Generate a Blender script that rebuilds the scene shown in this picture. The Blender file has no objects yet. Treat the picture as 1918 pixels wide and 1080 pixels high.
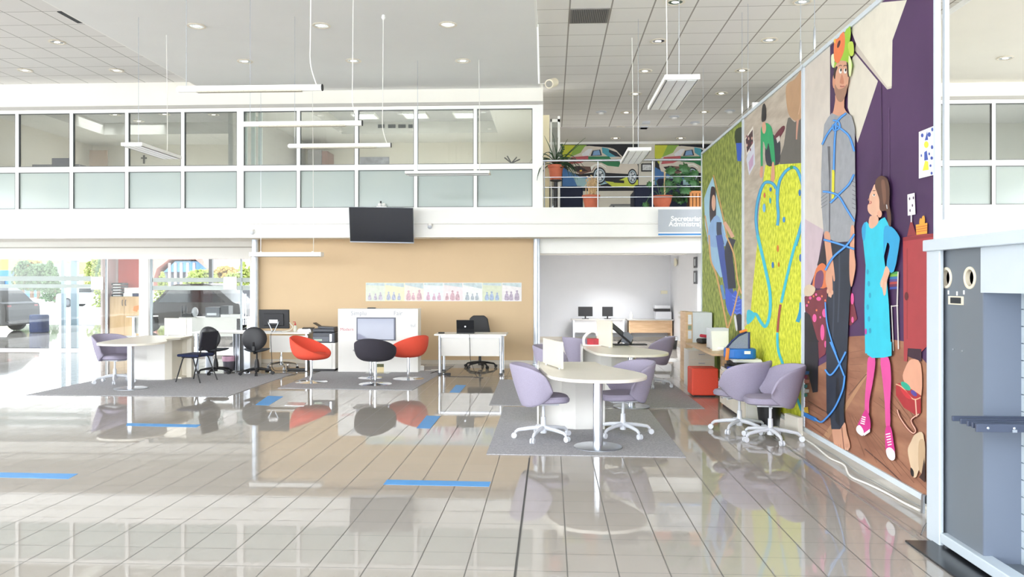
import bpy, bmesh, math, random
from mathutils import Vector, Matrix, Euler, noise
random.seed(7)
PI = math.pi
SC = bpy.context.scene
COL = SC.collection
# ------------------------------------------------------------------ camera model (image 1918 x 1080)
F = 1480.0; CX = 959.0; HY = 530.0; CH = 1.70
TH = math.atan(73.0 / F); st = math.sin(TH); ct = math.cos(TH)
def ray(u, v):
    a = (u - CX) / F
    return Vector((a * ct - st, a * st + ct, -(v - HY) / F))
def G(u, v, z=0.0):            # point at height z
    d = ray(u, v); t = (z - CH) / d.z
    return Vector((d.x * t, d.y * t, z))
def P(u, v, Y):                # point on the plane y = Y
    d = ray(u, v); t = Y / d.y
    return Vector((d.x * t, Y, CH + d.z * t))
def Q(u, v, X):                # point on the plane x = X
    d = ray(u, v); t = X / d.x
    return Vector((X, d.y * t, CH + d.z * t))
# ------------------------------------------------------------------ materials
MATS = {}
def lin(c):
    return tuple((x / 12.92) if x <= .04045 else ((x + .055) / 1.055) ** 2.4 for x in c)
def H(s):
    return lin(tuple(int(s[i:i + 2], 16) / 255 for i in (0, 2, 4)))
def mat(name, col, rough=.5, metal=0., nz=0., sc=8., bump=0., emit=None, es=1., spec=None, coat=0., stretch=None):
    if name in MATS: return MATS[name]
    if isinstance(col, str): col = H(col)
    m = bpy.data.materials.new(name); m.use_nodes = True
    nt = m.node_tree; b = nt.nodes['Principled BSDF']
    b.inputs['Base Color'].default_value = (*col, 1); b.inputs['Roughness'].default_value = rough
    b.inputs['Metallic'].default_value = metal
    if spec is not None: b.inputs['Specular IOR Level'].default_value = spec
    if coat: b.inputs['Coat Weight'].default_value = coat; b.inputs['Coat Roughness'].default_value = .05
    if emit is not None:
        b.inputs['Emission Color'].default_value = (*(H(emit) if isinstance(emit, str) else emit), 1)
        b.inputs['Emission Strength'].default_value = es
    if nz or bump:
        tc = nt.nodes.new('ShaderNodeTexCoord'); n = nt.nodes.new('ShaderNodeTexNoise')
        n.inputs['Scale'].default_value = sc; n.inputs['Detail'].default_value = 4
        src = tc.outputs['Object']
        if stretch:
            mp = nt.nodes.new('ShaderNodeMapping'); mp.inputs['Scale'].default_value = stretch
            nt.links.new(src, mp.inputs[0]); src = mp.outputs[0]
        nt.links.new(src, n.inputs['Vector'])
        if nz:
            r = nt.nodes.new('ShaderNodeValToRGB')
            r.color_ramp.elements[0].position = .3; r.color_ramp.elements[1].position = .7
            r.color_ramp.elements[0].color = (*[max(0, c * (1 - nz)) for c in col], 1)
            r.color_ramp.elements[1].color = (*[min(1, c * (1 + nz)) for c in col], 1)
            nt.links.new(n.outputs['Fac'], r.inputs[0]); nt.links.new(r.outputs[0], b.inputs['Base Color'])
        if bump:
            bp = nt.nodes.new('ShaderNodeBump'); bp.inputs['Strength'].default_value = bump
            bp.inputs['Distance'].default_value = .01
            nt.links.new(n.outputs['Fac'], bp.inputs['Height']); nt.links.new(bp.outputs[0], b.inputs['Normal'])
    MATS[name] = m
    return m
def two_tone(name, c1, c2, sc, rough=.8, stretch=(1, 1, 1), c3=None, detail=6.):
    if name in MATS: return MATS[name]
    m = bpy.data.materials.new(name); m.use_nodes = True; nt = m.node_tree; b = nt.nodes['Principled BSDF']
    tc = nt.nodes.new('ShaderNodeTexCoord'); mp = nt.nodes.new('ShaderNodeMapping'); n = nt.nodes.new('ShaderNodeTexNoise')
    mp.inputs['Scale'].default_value = stretch; n.inputs['Scale'].default_value = sc; n.inputs['Detail'].default_value = detail
    r = nt.nodes.new('ShaderNodeValToRGB'); r.color_ramp.elements[0].position = .35; r.color_ramp.elements[1].position = .65
    r.color_ramp.elements[0].color = (*H(c1), 1); r.color_ramp.elements[1].color = (*H(c2), 1)
    if c3:
        e = r.color_ramp.elements.new(.5); e.color = (*H(c3), 1)
    nt.links.new(tc.outputs['Object'], mp.inputs[0]); nt.links.new(mp.outputs[0], n.inputs['Vector'])
    nt.links.new(n.outputs['Fac'], r.inputs[0]); nt.links.new(r.outputs[0], b.inputs['Base Color'])
    b.inputs['Roughness'].default_value = rough
    MATS[name] = m
    return m
def glass(name, tint, gloss=.9, base=.04):
    m = bpy.data.materials.new(name); m.use_nodes = True; nt = m.node_tree
    for n in list(nt.nodes):
        if n.type != 'OUTPUT_MATERIAL': nt.nodes.remove(n)
    out = nt.nodes['Material Output']
    t = nt.nodes.new('ShaderNodeBsdfTransparent'); t.inputs[0].default_value = (*tint, 1)
    g = nt.nodes.new('ShaderNodeBsdfGlossy'); g.inputs['Roughness'].default_value = .02; g.inputs[0].default_value = (gloss,) * 3 + (1,)
    fr = nt.nodes.new('ShaderNodeFresnel'); fr.inputs[0].default_value = 1.45
    ad = nt.nodes.new('ShaderNodeMath'); ad.operation = 'ADD'; ad.inputs[1].default_value = base
    mx = nt.nodes.new('ShaderNodeMixShader')
    nt.links.new(fr.outputs[0], ad.inputs[0]); nt.links.new(ad.outputs[0], mx.inputs[0])
    nt.links.new(t.outputs[0], mx.inputs[1]); nt.links.new(g.outputs[0], mx.inputs[2]); nt.links.new(mx.outputs[0], out.inputs[0])
    MATS[name] = m
    return m
def tile_mat(name, c, joint, sx, sy, w, ox=0, oy=0, rough=.06, var=.03, wx=None, bump=0., spec=.5):
    """square tiles laid on world x/y with thin joints"""
    m = bpy.data.materials.new(name); m.use_nodes = True; nt = m.node_tree; b = nt.nodes['Principled BSDF']
    L = nt.links.new; N = nt.nodes.new
    ge = N('ShaderNodeNewGeometry'); se = N('ShaderNodeSeparateXYZ'); L(ge.outputs['Position'], se.inputs[0])
    def mth(op, a, bb=None):
        n = N('ShaderNodeMath'); n.operation = op
        for i, v in enumerate((a, bb)):
            if v is None: continue
            if isinstance(v, (int, float)): n.inputs[i].default_value = v
            else: L(v, n.inputs[i])
        return n.outputs[0]
    def line(o, off, s, ww):
        t = mth('DIVIDE', mth('ADD', o, 1000 * s - off), s)
        f = mth('FRACT', t); d = mth('ABSOLUTE', mth('SUBTRACT', f, .5))
        return mth('GREATER_THAN', d, .5 - ww / (2 * s)), mth('FLOOR', t)
    lx, ix = line(se.outputs[0], ox, sx, wx or w); ly, iy = line(se.outputs[1], oy, sy, w)
    j = mth('MAXIMUM', lx, ly)
    cmb = N('ShaderNodeCombineXYZ'); L(ix, cmb.inputs[0]); L(iy, cmb.inputs[1])
    wn = N('ShaderNodeTexWhiteNoise'); L(cmb.outputs[0], wn.inputs['Vector'])
    v = mth('ADD', mth('MULTIPLY', wn.outputs['Value'], var * 2), 1 - var)
    hs = N('ShaderNodeHueSaturation'); hs.inputs['Color'].default_value = (*H(c), 1); L(v, hs.inputs['Value'])
    mx = N('ShaderNodeMix'); mx.data_type = 'RGBA'; L(j, mx.inputs[0]); L(hs.outputs[0], mx.inputs[6]); mx.inputs[7].default_value = (*H(joint), 1)
    L(mx.outputs[2], b.inputs['Base Color'])
    b.inputs['Specular IOR Level'].default_value = spec
    L(mth('ADD', mth('MULTIPLY', j, .5), rough), b.inputs['Roughness'])
    if bump:
        nz = N('ShaderNodeTexNoise'); nz.inputs['Scale'].default_value = 1.6; nz.inputs['Detail'].default_value = 1
        vm = N('ShaderNodeVectorMath'); vm.operation = 'ADD'
        L(ge.outputs['Position'], vm.inputs[0]); L(wn.outputs['Color'], vm.inputs[1]); L(vm.outputs[0], nz.inputs['Vector'])
        bp = N('ShaderNodeBump'); bp.inputs['Strength'].default_value = bump; bp.inputs['Distance'].default_value = .01
        L(nz.outputs['Fac'], bp.inputs['Height']); L(bp.outputs[0], b.inputs['Normal'])
    MATS[name] = m
    return m
# ------------------------------------------------------------------ mesh builder
class MB:
    def __init__(s): s.v = []; s.f = []; s.m = []; s.cur = 0
    def add(s, vs, fs):
        o = len(s.v); s.v += [Vector(a) for a in vs]; s.f += [tuple(i + o for i in f) for f in fs]; s.m += [s.cur] * len(fs); return s
    def box(s, x0, x1, y0, y1, z0, z1):
        x0, x1 = sorted((x0, x1)); y0, y1 = sorted((y0, y1)); z0, z1 = sorted((z0, z1))
        return s.add([(x0, y0, z0), (x1, y0, z0), (x1, y1, z0), (x0, y1, z0), (x0, y0, z1), (x1, y0, z1), (x1, y1, z1), (x0, y1, z1)],
                     [(0, 3, 2, 1), (4, 5, 6, 7), (0, 1, 5, 4), (1, 2, 6, 5), (2, 3, 7, 6), (3, 0, 4, 7)])
    def cbox(s, c, d, rz=0, rx=0, ry=0):
        R = Euler((rx, ry, rz)).to_matrix(); c = Vector(c); o = len(s.v)
        h = Vector(d) / 2
        pts = [(-1, -1, -1), (1, -1, -1), (1, 1, -1), (-1, 1, -1), (-1, -1, 1), (1, -1, 1), (1, 1, 1), (-1, 1, 1)]
        return s.add([c + R @ Vector((p[0] * h.x, p[1] * h.y, p[2] * h.z)) for p in pts],
                     [(0, 3, 2, 1), (4, 5, 6, 7), (0, 1, 5, 4), (1, 2, 6, 5), (2, 3, 7, 6), (3, 0, 4, 7)])
    def prism(s, pts, z0, z1):
        n = len(pts); a = sum(pts[i][0] * pts[(i + 1) % n][1] - pts[(i + 1) % n][0] * pts[i][1] for i in range(n))
        if a < 0: pts = pts[::-1]
        return s.add([(p[0], p[1], z0) for p in pts] + [(p[0], p[1], z1) for p in pts],
                     [tuple(range(n - 1, -1, -1)), tuple(range(n, 2 * n))] + [(i, (i + 1) % n, n + (i + 1) % n, n + i) for i in range(n)])
    def vprism(s, pts, Y0, Y1):      # outline in x,z extruded along y
        n = len(pts); a = sum(pts[i][0] * pts[(i + 1) % n][1] - pts[(i + 1) % n][0] * pts[i][1] for i in range(n))
        if a < 0: pts = pts[::-1]
        return s.add([(p[0], Y0, p[1]) for p in pts] + [(p[0], Y1, p[1]) for p in pts],
                     [tuple(range(n)), tuple(range(2 * n - 1, n - 1, -1))] + [(i, n + i, n + (i + 1) % n, (i + 1) % n) for i in range(n)])
    def sprism(s, pts, X0, X1):      # outline in y,z extruded along x
        n = len(pts); a = sum(pts[i][0] * pts[(i + 1) % n][1] - pts[(i + 1) % n][0] * pts[i][1] for i in range(n))
        if a < 0: pts = pts[::-1]
        return s.add([(X0, p[0], p[1]) for p in pts] + [(X1, p[0], p[1]) for p in pts],
                     [tuple(range(n - 1, -1, -1)), tuple(range(n, 2 * n))] + [(i, (i + 1) % n, n + (i + 1) % n, n + i) for i in range(n)])
    def tube(s, path, r, n=8, closed=False, caps=True):
        path = [Vector(p) for p in path]; k = len(path)
        rs = r if isinstance(r, (list, tuple)) else [r] * k
        rings = []; up = None
        for i, p in enumerate(path):
            a = path[(i - 1) % k] if (i > 0 or closed) else p; b = path[(i + 1) % k] if (i < k - 1 or closed) else p
            t = (b - a); t = t.normalized() if t.length > 1e-9 else Vector((0, 0, 1))
            if up is None: up = Vector((0, 0, 1)) if abs(t.z) < .9 else Vector((1, 0, 0))
            e1 = up - t * up.dot(t)
            if e1.length < 1e-6: e1 = t.orthogonal()
            e1.normalize(); up = e1; e2 = t.cross(e1)
            rings.append([p + (e1 * math.cos(2 * PI * j / n) + e2 * math.sin(2 * PI * j / n)) * rs[i] for j in range(n)])
        vs = [q for rg in rings for q in rg]; fs = []
        for i in range(k if closed else k - 1):
            for j in range(n):
                fs.append((i * n + j, i * n + (j + 1) % n, ((i + 1) % k) * n + (j + 1) % n, ((i + 1) % k) * n + j))
        if caps and not closed:
            fs.append(tuple(range(n - 1, -1, -1))); fs.append(tuple((k - 1) * n + j for j in range(n)))
        return s.add(vs, fs)
    def lathe(s, prof, c=(0, 0, 0), n=24, ax='z', cap=True):
        c = Vector(c); vs = []; fs = []
        for r, z in prof:
            for j in range(n):
                a = 2 * PI * j / n
                if ax == 'z': vs.append(c + Vector((r * math.cos(a), r * math.sin(a), z)))
                elif ax == 'y': vs.append(c + Vector((r * math.cos(a), z, r * math.sin(a))))
                else: vs.append(c + Vector((z, r * math.cos(a), r * math.sin(a))))
        for i in range(len(prof) - 1):
            for j in range(n): fs.append((i * n + j, i * n + (j + 1) % n, (i + 1) * n + (j + 1) % n, (i + 1) * n + j))
        if cap and prof[0][0] > 1e-6: fs.append(tuple(range(n - 1, -1, -1)))
        if cap and prof[-1][0] > 1e-6: fs.append(tuple((len(prof) - 1) * n + j for j in range(n)))
        return s.add(vs, fs)
    def ell(s, c, r, n=16, m=10):
        c = Vector(c); vs = []; fs = []
        for i in range(m + 1):
            a = PI * i / m
            for j in range(n):
                b = 2 * PI * j / n
                vs.append(c + Vector((r[0] * math.sin(a) * math.cos(b), r[1] * math.sin(a) * math.sin(b), -r[2] * math.cos(a))))
        for i in range(m):
            for j in range(n): fs.append((i * n + j, i * n + (j + 1) % n, (i + 1) * n + (j + 1) % n, (i + 1) * n + j))
        return s.add(vs, fs)
    def grid(s, fn, nu, nv, wrap=False):
        vs = [fn(i / (nu if wrap else nu - 1), j / (nv - 1)) for i in range(nu) for j in range(nv)]; fs = []
        for i in range(nu if wrap else nu - 1):
            for j in range(nv - 1):
                a = i * nv + j; b = ((i + 1) % nu) * nv + j
                fs.append((a, b, b + 1, a + 1))
        return s.add(vs, fs)
    def poly(s, pts):
        return s.add(pts, [tuple(range(len(pts)))])
    def build(s, name, m, parent=None, smooth=False, bevel=0., seg=2, recenter=True, fix=False, solid=0., sub=0, keep=False, origin=None):
        me = bpy.data.meshes.new(name)
        loc = Vector((0, 0, 0))
        if parent is None and recenter:
            xs = [v.x for v in s.v]; ys = [v.y for v in s.v]; zs = [v.z for v in s.v]
            loc = Vector(((min(xs) + max(xs)) / 2, (min(ys) + max(ys)) / 2, min(zs)))
        elif parent is not None and parent.get('_w'):
            loc = Vector(parent['_w'])
        me.from_pydata([tuple(v - loc) for v in s.v], [], s.f)
        ms = m if isinstance(m, (list, tuple)) else [m]
        for a in ms: me.materials.append(a)
        if len(ms) > 1: me.polygons.foreach_set('material_index', s.m)
        if fix or smooth:
            bm = bmesh.new(); bm.from_mesh(me)
            if fix: bmesh.ops.remove_doubles(bm, verts=bm.verts, dist=1e-5)
            bmesh.ops.recalc_face_normals(bm, faces=bm.faces); bm.to_mesh(me); bm.free()
        if smooth: me.polygons.foreach_set('use_smooth', [True] * len(me.polygons)); 
        me.update()
        o = bpy.data.objects.new(name, me); COL.objects.link(o)
        if smooth and not sub: 
            try: me.set_sharp_from_angle(angle=math.radians(40))
            except Exception: pass
        if solid:
            md = o.modifiers.new('s', 'SOLIDIFY'); md.thickness = solid; md.offset = 0
        if sub:
            md = o.modifiers.new('u', 'SUBSURF'); md.levels = sub; md.render_levels = sub
        if bevel:
            md = o.modifiers.new('b', 'BEVEL'); md.width = bevel; md.segments = seg; md.limit_method = 'ANGLE'
        if parent is not None: o.parent = parent
        else: o.location = loc
        return o
def tag(o, label, cat, group=None):
    o['label'] = label; o['category'] = cat
    if group: o['group'] = group
    return o
def thing(name, label, cat, loc=(0, 0, 0), rz=0, group=None, world=False):
    """an Empty at the thing's base; world=True: parts are given in world coordinates"""
    o = bpy.data.objects.new(name, None); COL.objects.link(o); o.location = loc; o.rotation_euler = (0, 0, rz)
    o.empty_display_size = .1
    if world: o['_w'] = tuple(loc)
    return tag(o, label, cat, group)
def struct(o): o['kind'] = 'structure'; return o
def dup(root, loc, rz, label, group=None):
    r = root.copy(); COL.objects.link(r); r.location = loc; r.rotation_euler = (0, 0, rz); r['label'] = label
    if group: r['group'] = group
    def rec(a, b):
        for ch in a.children:
            c = ch.copy(); COL.objects.link(c); c.parent = b; rec(ch, c)
    rec(root, r)
    return r
def cr(pts, k=5, closed=True):      # Catmull-Rom smoothing
    n = len(pts); out = []
    for i in range(n if closed else n - 1):
        g = (lambda j: pts[j % n]) if closed else (lambda j: pts[max(0, min(n - 1, j))])
        p0, p1, p2, p3 = g(i - 1), g(i), g(i + 1), g(i + 2)
        for a in range(k):
            t = a / k
            out.append(tuple(.5 * ((2 * p1[d]) + (-p0[d] + p2[d]) * t + (2 * p0[d] - 5 * p1[d] + 4 * p2[d] - p3[d]) * t * t + (-p0[d] + 3 * p1[d] - 3 * p2[d] + p3[d]) * t ** 3) for d in range(len(p1))))
    if not closed: out.append(tuple(pts[-1]))
    return out
def text(name, body, size, m, loc, rot, parent=None, ext=.002, align='LEFT', bold=0.):
    cu = bpy.data.curves.new(name, 'FONT'); cu.body = body; cu.size = size; cu.extrude = ext; cu.align_x = align; cu.offset = bold
    cu.materials.append(m); o = bpy.data.objects.new(name, cu); COL.objects.link(o)
    o.location = loc if not (parent is not None and parent.get('_w')) else Vector(loc) - Vector(parent['_w'])
    o.rotation_euler = rot; o.name = 'font_tmp'
    bpy.context.view_layer.update()
    me = bpy.data.meshes.new_from_object(o); n = bpy.data.objects.new(name, me); COL.objects.link(n)
    n.location = o.location; n.rotation_euler = o.rotation_euler
    bpy.data.objects.remove(o); bpy.data.curves.remove(cu)
    if parent is not None: n.parent = parent
    return n
# ------------------------------------------------------------------ common materials
WHITE = mat('white_paint', 'FAF9F5', .55, nz=.01, sc=3)
CREAM = mat('cream_paint', 'FAF6EB', .6, nz=.01, sc=2)
CEILS = mat('smooth_ceiling_paint', 'F2F2F0', .75, nz=.012, sc=1.2)
LAM = mat('white_laminate', 'EFEDE8', .3, nz=.01, sc=5)
LAMC = mat('cream_laminate', 'EAE4D6', .32, nz=.015, sc=5)
ALU = mat('brushed_aluminium', 'C9CED6', .28, 1., nz=.05, sc=30)
CHROME = mat('chrome', 'E6EAF0', .08, 1., nz=.02, sc=10)
LPLA = mat('light_grey_plastic', 'D9DCE2', .35, nz=.02, sc=20)
BLK = mat('black_plastic', '1C1C1F', .45, nz=.1, sc=40)
BLKG = mat('glossy_black', '0D0F16', .12, nz=.05, sc=4)
DGREY = mat('dark_grey_plastic', '4A4D55', .4, nz=.06, sc=30)
LILAC = mat('lilac_grey_fabric', 'A29BAF', .9, nz=.06, sc=120, bump=.2)
REDF = mat('coral_red_fabric', 'E8553F', .85, nz=.05, sc=120, bump=.15)
BLKF = mat('charcoal_fabric', '34313A', .9, nz=.1, sc=120, bump=.2)
NAVYF = mat('navy_fabric', '232B4D', .9, nz=.1, sc=80, bump=.2)
REDL = mat('coral_leatherette', 'F0543C', .5, nz=.05, sc=60)
WOOD = two_tone('pale_wood', 'CDA982', 'DDBd98'.upper(), 3, .5, (1, 1, 6))
WOODH = two_tone('pale_wood_top', 'CDA982', 'DDBD98', 3, .45, (6, 1, 1))
TAN = mat('tan_wall_paint', 'DDC29C', .7, nz=.015, sc=2)
STEEL = mat('column_steel', 'D3DCE8', .35, .5, nz=.03, sc=5)
WIRE = mat('white_cable', 'EDEBE4', .5, nz=.02, sc=10)
BWIRE = mat('black_cable', '242428', .5, nz=.05, sc=10)
PVC = mat('white_window_frame', 'FBFBF7', .35, nz=.01, sc=4)
LENS = mat('lamp_diffuser', 'F4F8FC', .2, nz=.03, sc=6)
GLS = glass('clear_glass', (.97, .985, .98), base=-.02)
GLM = glass('smoky_office_glass', (.80, .83, .82), base=.05)
def frosted():
    m = bpy.data.materials.new('frosted_film'); m.use_nodes = True; b = m.node_tree.nodes['Principled BSDF']
    b.inputs['Base Color'].default_value = (*H('C3D3CC'), 1); b.inputs['Roughness'].default_value = .12
    nt = m.node_tree; tc = nt.nodes.new('ShaderNodeTexCoord'); n = nt.nodes.new('ShaderNodeTexNoise'); n.inputs['Scale'].default_value = .8
    r = nt.nodes.new('ShaderNodeValToRGB'); r.color_ramp.elements[0].color = (*H('AFBDBC'), 1); r.color_ramp.elements[1].color = (*H('BDC6BE'), 1)
    nt.links.new(tc.outputs['Object'], n.inputs['Vector']); nt.links.new(n.outputs['Fac'], r.inputs[0]); nt.links.new(r.outputs[0], b.inputs['Base Color'])
    MATS['frosted_film'] = m; return m
FROST = frosted()
FLOORM = tile_mat('floor_tiles', 'B0A9A1', '6A6661', .3005, .3005, .006, ox=G(993, 855).x, oy=G(400, 1058).y, rough=.03, var=.02, wx=.008, bump=.012, spec=.75)
CTILE = tile_mat('ceiling_tiles', 'F0EDE9', 'A6A09A', .6, .6, .012, ox=G(1061, 105, 5.67).x, oy=G(1200, 104, 5.67).y, rough=.8, var=.012, wx=.022, spec=.1)
CTILEL = tile_mat('ceiling_tiles_pale', 'EDEBE8', 'A5A19C', .6, .6, .012, ox=.1, oy=.2, rough=.8, var=.012, wx=.016, spec=.1)

# ================================================================== ROOM SHELL
YM = 15.8                                   # front plane of the mezzanine
HC, HT, HL = 5.60, 5.67, 5.81               # smooth, tiled and left tiled ceiling heights
XL, XR = -19.0, 16.0                        # hall extent
xsr = P(1010, 165, YM).x                    # right edge of the smooth ceiling
xsl = P(390, 160, YM).x                     # left edge of the smooth ceiling
xcr = 5.8
XB = 2.80                                   # plane of the hanging banners
o = MB().box(-24, 20, -4, 31.5, -.12, 0).build('floor', FLOORM); struct(o)
o = MB().box(xsl, xsr, -3, YM, HC, HC + .06).build('ceiling', CEILS); struct(o)
o = MB().box(xsr + .03, xcr, -3, 20.15, HT, HT + .06).build('ceiling', CTILE); struct(o)
o = MB().box(XL, xsl, -3, YM, HL, HL + .06).build('ceiling', CTILEL); struct(o)
o = MB().box(xcr, XR, -3, YM, HC, HC + .06).build('ceiling', CREAM); struct(o)
o = MB().box(xsr, xsr + .03, -3, YM, HC, HL).build('trim_1', WHITE); struct(o)
o = MB().box(xsl - .03, xsl, -3, YM, HC, HL + .05).build('trim_2', WHITE); struct(o)
o = MB().box(xcr - .03, xcr, -3, 20, HC, HT).build('trim_3', WHITE); struct(o)
# lounge ceiling beyond the tiled part
o = MB().box(xsr + .03, xcr, 20.15, 22.4, HT - .03, HT + .06).build('ceiling', mat('lounge_ceiling_paint', 'CFCCC8', .8, nz=.01)); struct(o)
# header above the glazing
xw1 = P(1001, 250, YM).x; xend = P(1017, 250, YM).x
zt = P(500, 199, YM).z; ztr = P(1800, 181, YM).z
o = MB().box(XL, xend, YM, YM + .22, 5.27, 5.95).build('wall_header_left', CREAM); struct(o)
o = MB().box(XL, xend, YM - .03, YM, 5.27, 5.33).build('trim_4', mat('grey_bead', 'BDB9B2', .6, nz=.02)); struct(o)
o = MB().box(xcr - .2, XR, YM, YM + .22, 5.27, 5.95).build('wall_header_right', CREAM); struct(o)
o = MB().box(xcr - .2, XR, YM - .03, YM, 5.27, 5.33).build('trim_5', MATS['grey_bead']); struct(o)
# mezzanine slab (floor of the upper level) with its white front
ZF, ZS = 3.21, 2.62
o = MB().box(XL, XR, YM - .02, 22.4, ZS + .12, ZF).build('floor_mezzanine', WHITE); struct(o)
o = MB().box(XL, XR, YM - .02, YM + .55, ZS, ZS + .12).build('trim_6', WHITE); struct(o)
o = MB().tube([P(655, 418, YM - .06), P(1232, 418, YM - .06)], .016, 6).tube([(XL, YM - .06, P(300, 414, YM).z), P(655, 418, YM - .06)], .016, 6).build('trim_7', WHITE); struct(o)
# tan wall below the mezzanine and its baseboard
YT = G(985, 682).y
xt0, xt1 = P(482, 600, YT).x, P(1001, 600, YT).x
o = MB().box(xt0, xt1, YT, YT + .15, 0, ZS + .12).build('wall_tan', TAN); struct(o)
o = MB().box(xt0, xt1, YT - .015, YT, 0, .085).build('baseboard_tan', mat('baseboard_tile', 'DDD6CA', .25, nz=.03, sc=3)); struct(o)
# round columns each side of the tan wall
for i, u in enumerate((478, 1005)):
    c = P(u, 600, YT - .10)
    o = MB().lathe([(.085, 0), (.085, .03), (.068, .035), (.068, ZS + .05)], (c.x, c.y, 0), 24).build('column', STEEL, smooth=True); struct(o)
# rear office on the right
YR = G(1150, 636).y
WG = mat('rear_office_paint', 'E4E6EA', .65, nz=.01, sc=2)
xrr = P(1256, 560, YR).x
o = MB().box(xt1 - .1, xrr + .1, YR, YR + .15, 0, ZS + .15).build('wall_rear_office', WG); struct(o)
o = MB().box(xt1 - .12, xt1, YT + .15, YR, 0, ZS + .15).build('wall_rear_office_left', WG); struct(o)
o = MB().box(xrr, xrr + .12, Q(1306, 560, xrr).y, YR, 0, ZS + .15).build('wall_rear_office_right', WG); struct(o)
o = MB().box(xt1, 8, 21, 21.3, 2.45, ZS + .12).box(xt1, 8, YM + .55, YR, ZS + .05, ZS + .12).build('ceiling_rear_office', WHITE); struct(o)
o = MB().box(xt1 + .05, 8, YT - .05, YT + .2, 2.32, ZS + .12).build('trim_8', WHITE); struct(o)
o = MB().box(xrr + .12, 8, 21.6, 21.75, 0, ZS + .15).build('wall_rear_right', WHITE); struct(o)
o = MB().box(xrr - .012, xrr, Q(1306, 560, xrr).y, YR, 0, .09).box(xt1, xrr - .012, YR - .012, YR, 0, .09).build('baseboard_rear_office', MATS['baseboard_tile']); struct(o)
# wall under the right mezzanine
o = MB().box(8, XR, YT, YT + .15, 0, ZS + .12).build('wall_right_back', WHITE); struct(o)

# ---- mezzanine glazing: frame grid, clear panes above and frosted panes below
us = [30, 132, 236, 341, 449, 558, 667, 778, 890]
dx = P(132, 250, YM).x - P(30, 250, YM).x
x_l = P(30, 250, YM).x - dx * 3
def glaz2(name, xs, wides):
    zT, zm0, zm1, zB = 5.20, P(0, 313, YM).z, P(0, 323, YM).z, ZF + .02
    y0, y1 = YM + .03, YM + .10
    fr = MB().box(xs[0], xs[-1], y0, y1, zT, 5.27).box(xs[0], xs[-1], y0, y1, zm1, zm0).box(xs[0], xs[-1], y0, y1, ZF, zB)
    for i, x in enumerate(xs):
        w = .07 if i in wides else .035
        fr.box(x - w, x + w, y0 - .004, y1 + .004, ZF, 5.27)
    f = fr.build(name, PVC); struct(f); f['_w'] = tuple(f.location)
    dk = MB()
    for i, (a, b) in enumerate(zip(xs[:-1], xs[1:])):
        wa = .07 if i in wides else .035; wb = .07 if i + 1 in wides else .035
        for (z0, z1) in ((zB, zm1), (zm0, zT)):
            for bx in ((a + wa, a + wa + .011, z0, z1), (b - wb - .011, b - wb, z0, z1), (a + wa, b - wb, z1 - .012, z1), (a + wa, b - wb, z0, z0 + .012)):
                dk.box(bx[0], bx[1], y0 - .002, y0 + .05, bx[2], bx[3])
    dk.build('gasket', mat('grey_gasket', '6C6F70', .6, nz=.03), f)
    for a, b in zip(xs[:-1], xs[1:]):
        MB().box(a + .03, b - .03, YM + .06, YM + .068, zm0, zT).build('pane', GLM, f)
        MB().box(a + .03, b - .03, YM + .06, YM + .068, zB, zm1).build('frosted_pane', FROST, f)
    return f
xsA = [x_l + dx * i for i in range(3)] + [P(u, 250, YM).x for u in us] + [xw1 + .03]
glaz2('window_1', xsA, (7, len(xsA) - 1))
xR0 = P(1863, 250, YM).x; dR = 1.15
glaz2('window_2', [xR0 + dR * i for i in range(-4, 5)], ())
o = MB().box(xw1 + .08, xend, YM + .0, YM + .25, ZF, 5.3).build('trim_9', PVC); struct(o)

# ---- rooms behind the glazing
YB = 22.2
WO = mat('office_wall_paint', 'E2DCCF', .7, nz=.02, sc=1.5)
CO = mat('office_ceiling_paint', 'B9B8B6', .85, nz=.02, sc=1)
xo1 = P(173, 300, YB).x; xo2 = P(572, 300, YB).x; xo3 = P(1003, 300, 17.5).x
o = MB().box(XL, xo3, YB, YB + .15, ZF, 6.1).build('wall_office_back', WO); struct(o)
o = MB().box(xo1 - .12, xo1, YM + .3, YB, ZF, 6.1).build('wall_office_left', WO); struct(o)
o = MB().box(xo2 - .1, xo2, YM + 1.25, YB, ZF, 6.1).build('wall_office_divider', mat('office_grey_paint', 'C7C5C0', .7, nz=.02)); struct(o)
o = MB().box(xo3, xo3 + .1, YM + .75, YB, ZF, 6.1).build('wall_office_right', WO); struct(o)
def recess(x0, x1, xa, xb, ya, yb):
    m = MB()
    m.box(x0, x1, YM + .22, ya, HT, 6.1).box(x0, x1, yb, YB, HT, 6.1).box(x0, xa, ya, yb, HT, 6.1).box(xb, x1, ya, yb, HT, 6.1)
    o = m.build('ceiling_office', mat('office_soffit_paint', 'DAD8D2', .8, nz=.01)); struct(o)
    o = MB().box(x0, x1, ya, yb, 5.98, 6.08).build('ceiling_office_recess', CO); struct(o)
recess(xo1, xo2 - .1, P(195, 249, 20.6).x, xo2 - .4, 17.2, 20.6)
recess(xo2, xo3, P(640, 250, 20.8).x, P(932, 250, 20.8).x, 17.2, 20.8)
o = MB().box(XL, xo1 - .12, YM + .22, YB, HT, HT + .1).build('ceiling_office', CO); struct(o)
# right rooms
o = MB().box(xcr + .2, XR, YB - 2, YB - 1.85, ZF, 6).build('wall_upper_right', mat('upper_right_paint', 'BDBBB2', .7, nz=.03, sc=.7)); struct(o)
o = MB().box(xcr + .2, XR, YM + .22, YB - 2, HT, HT + .1).build('ceiling_upper_right', CO); struct(o)
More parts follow.
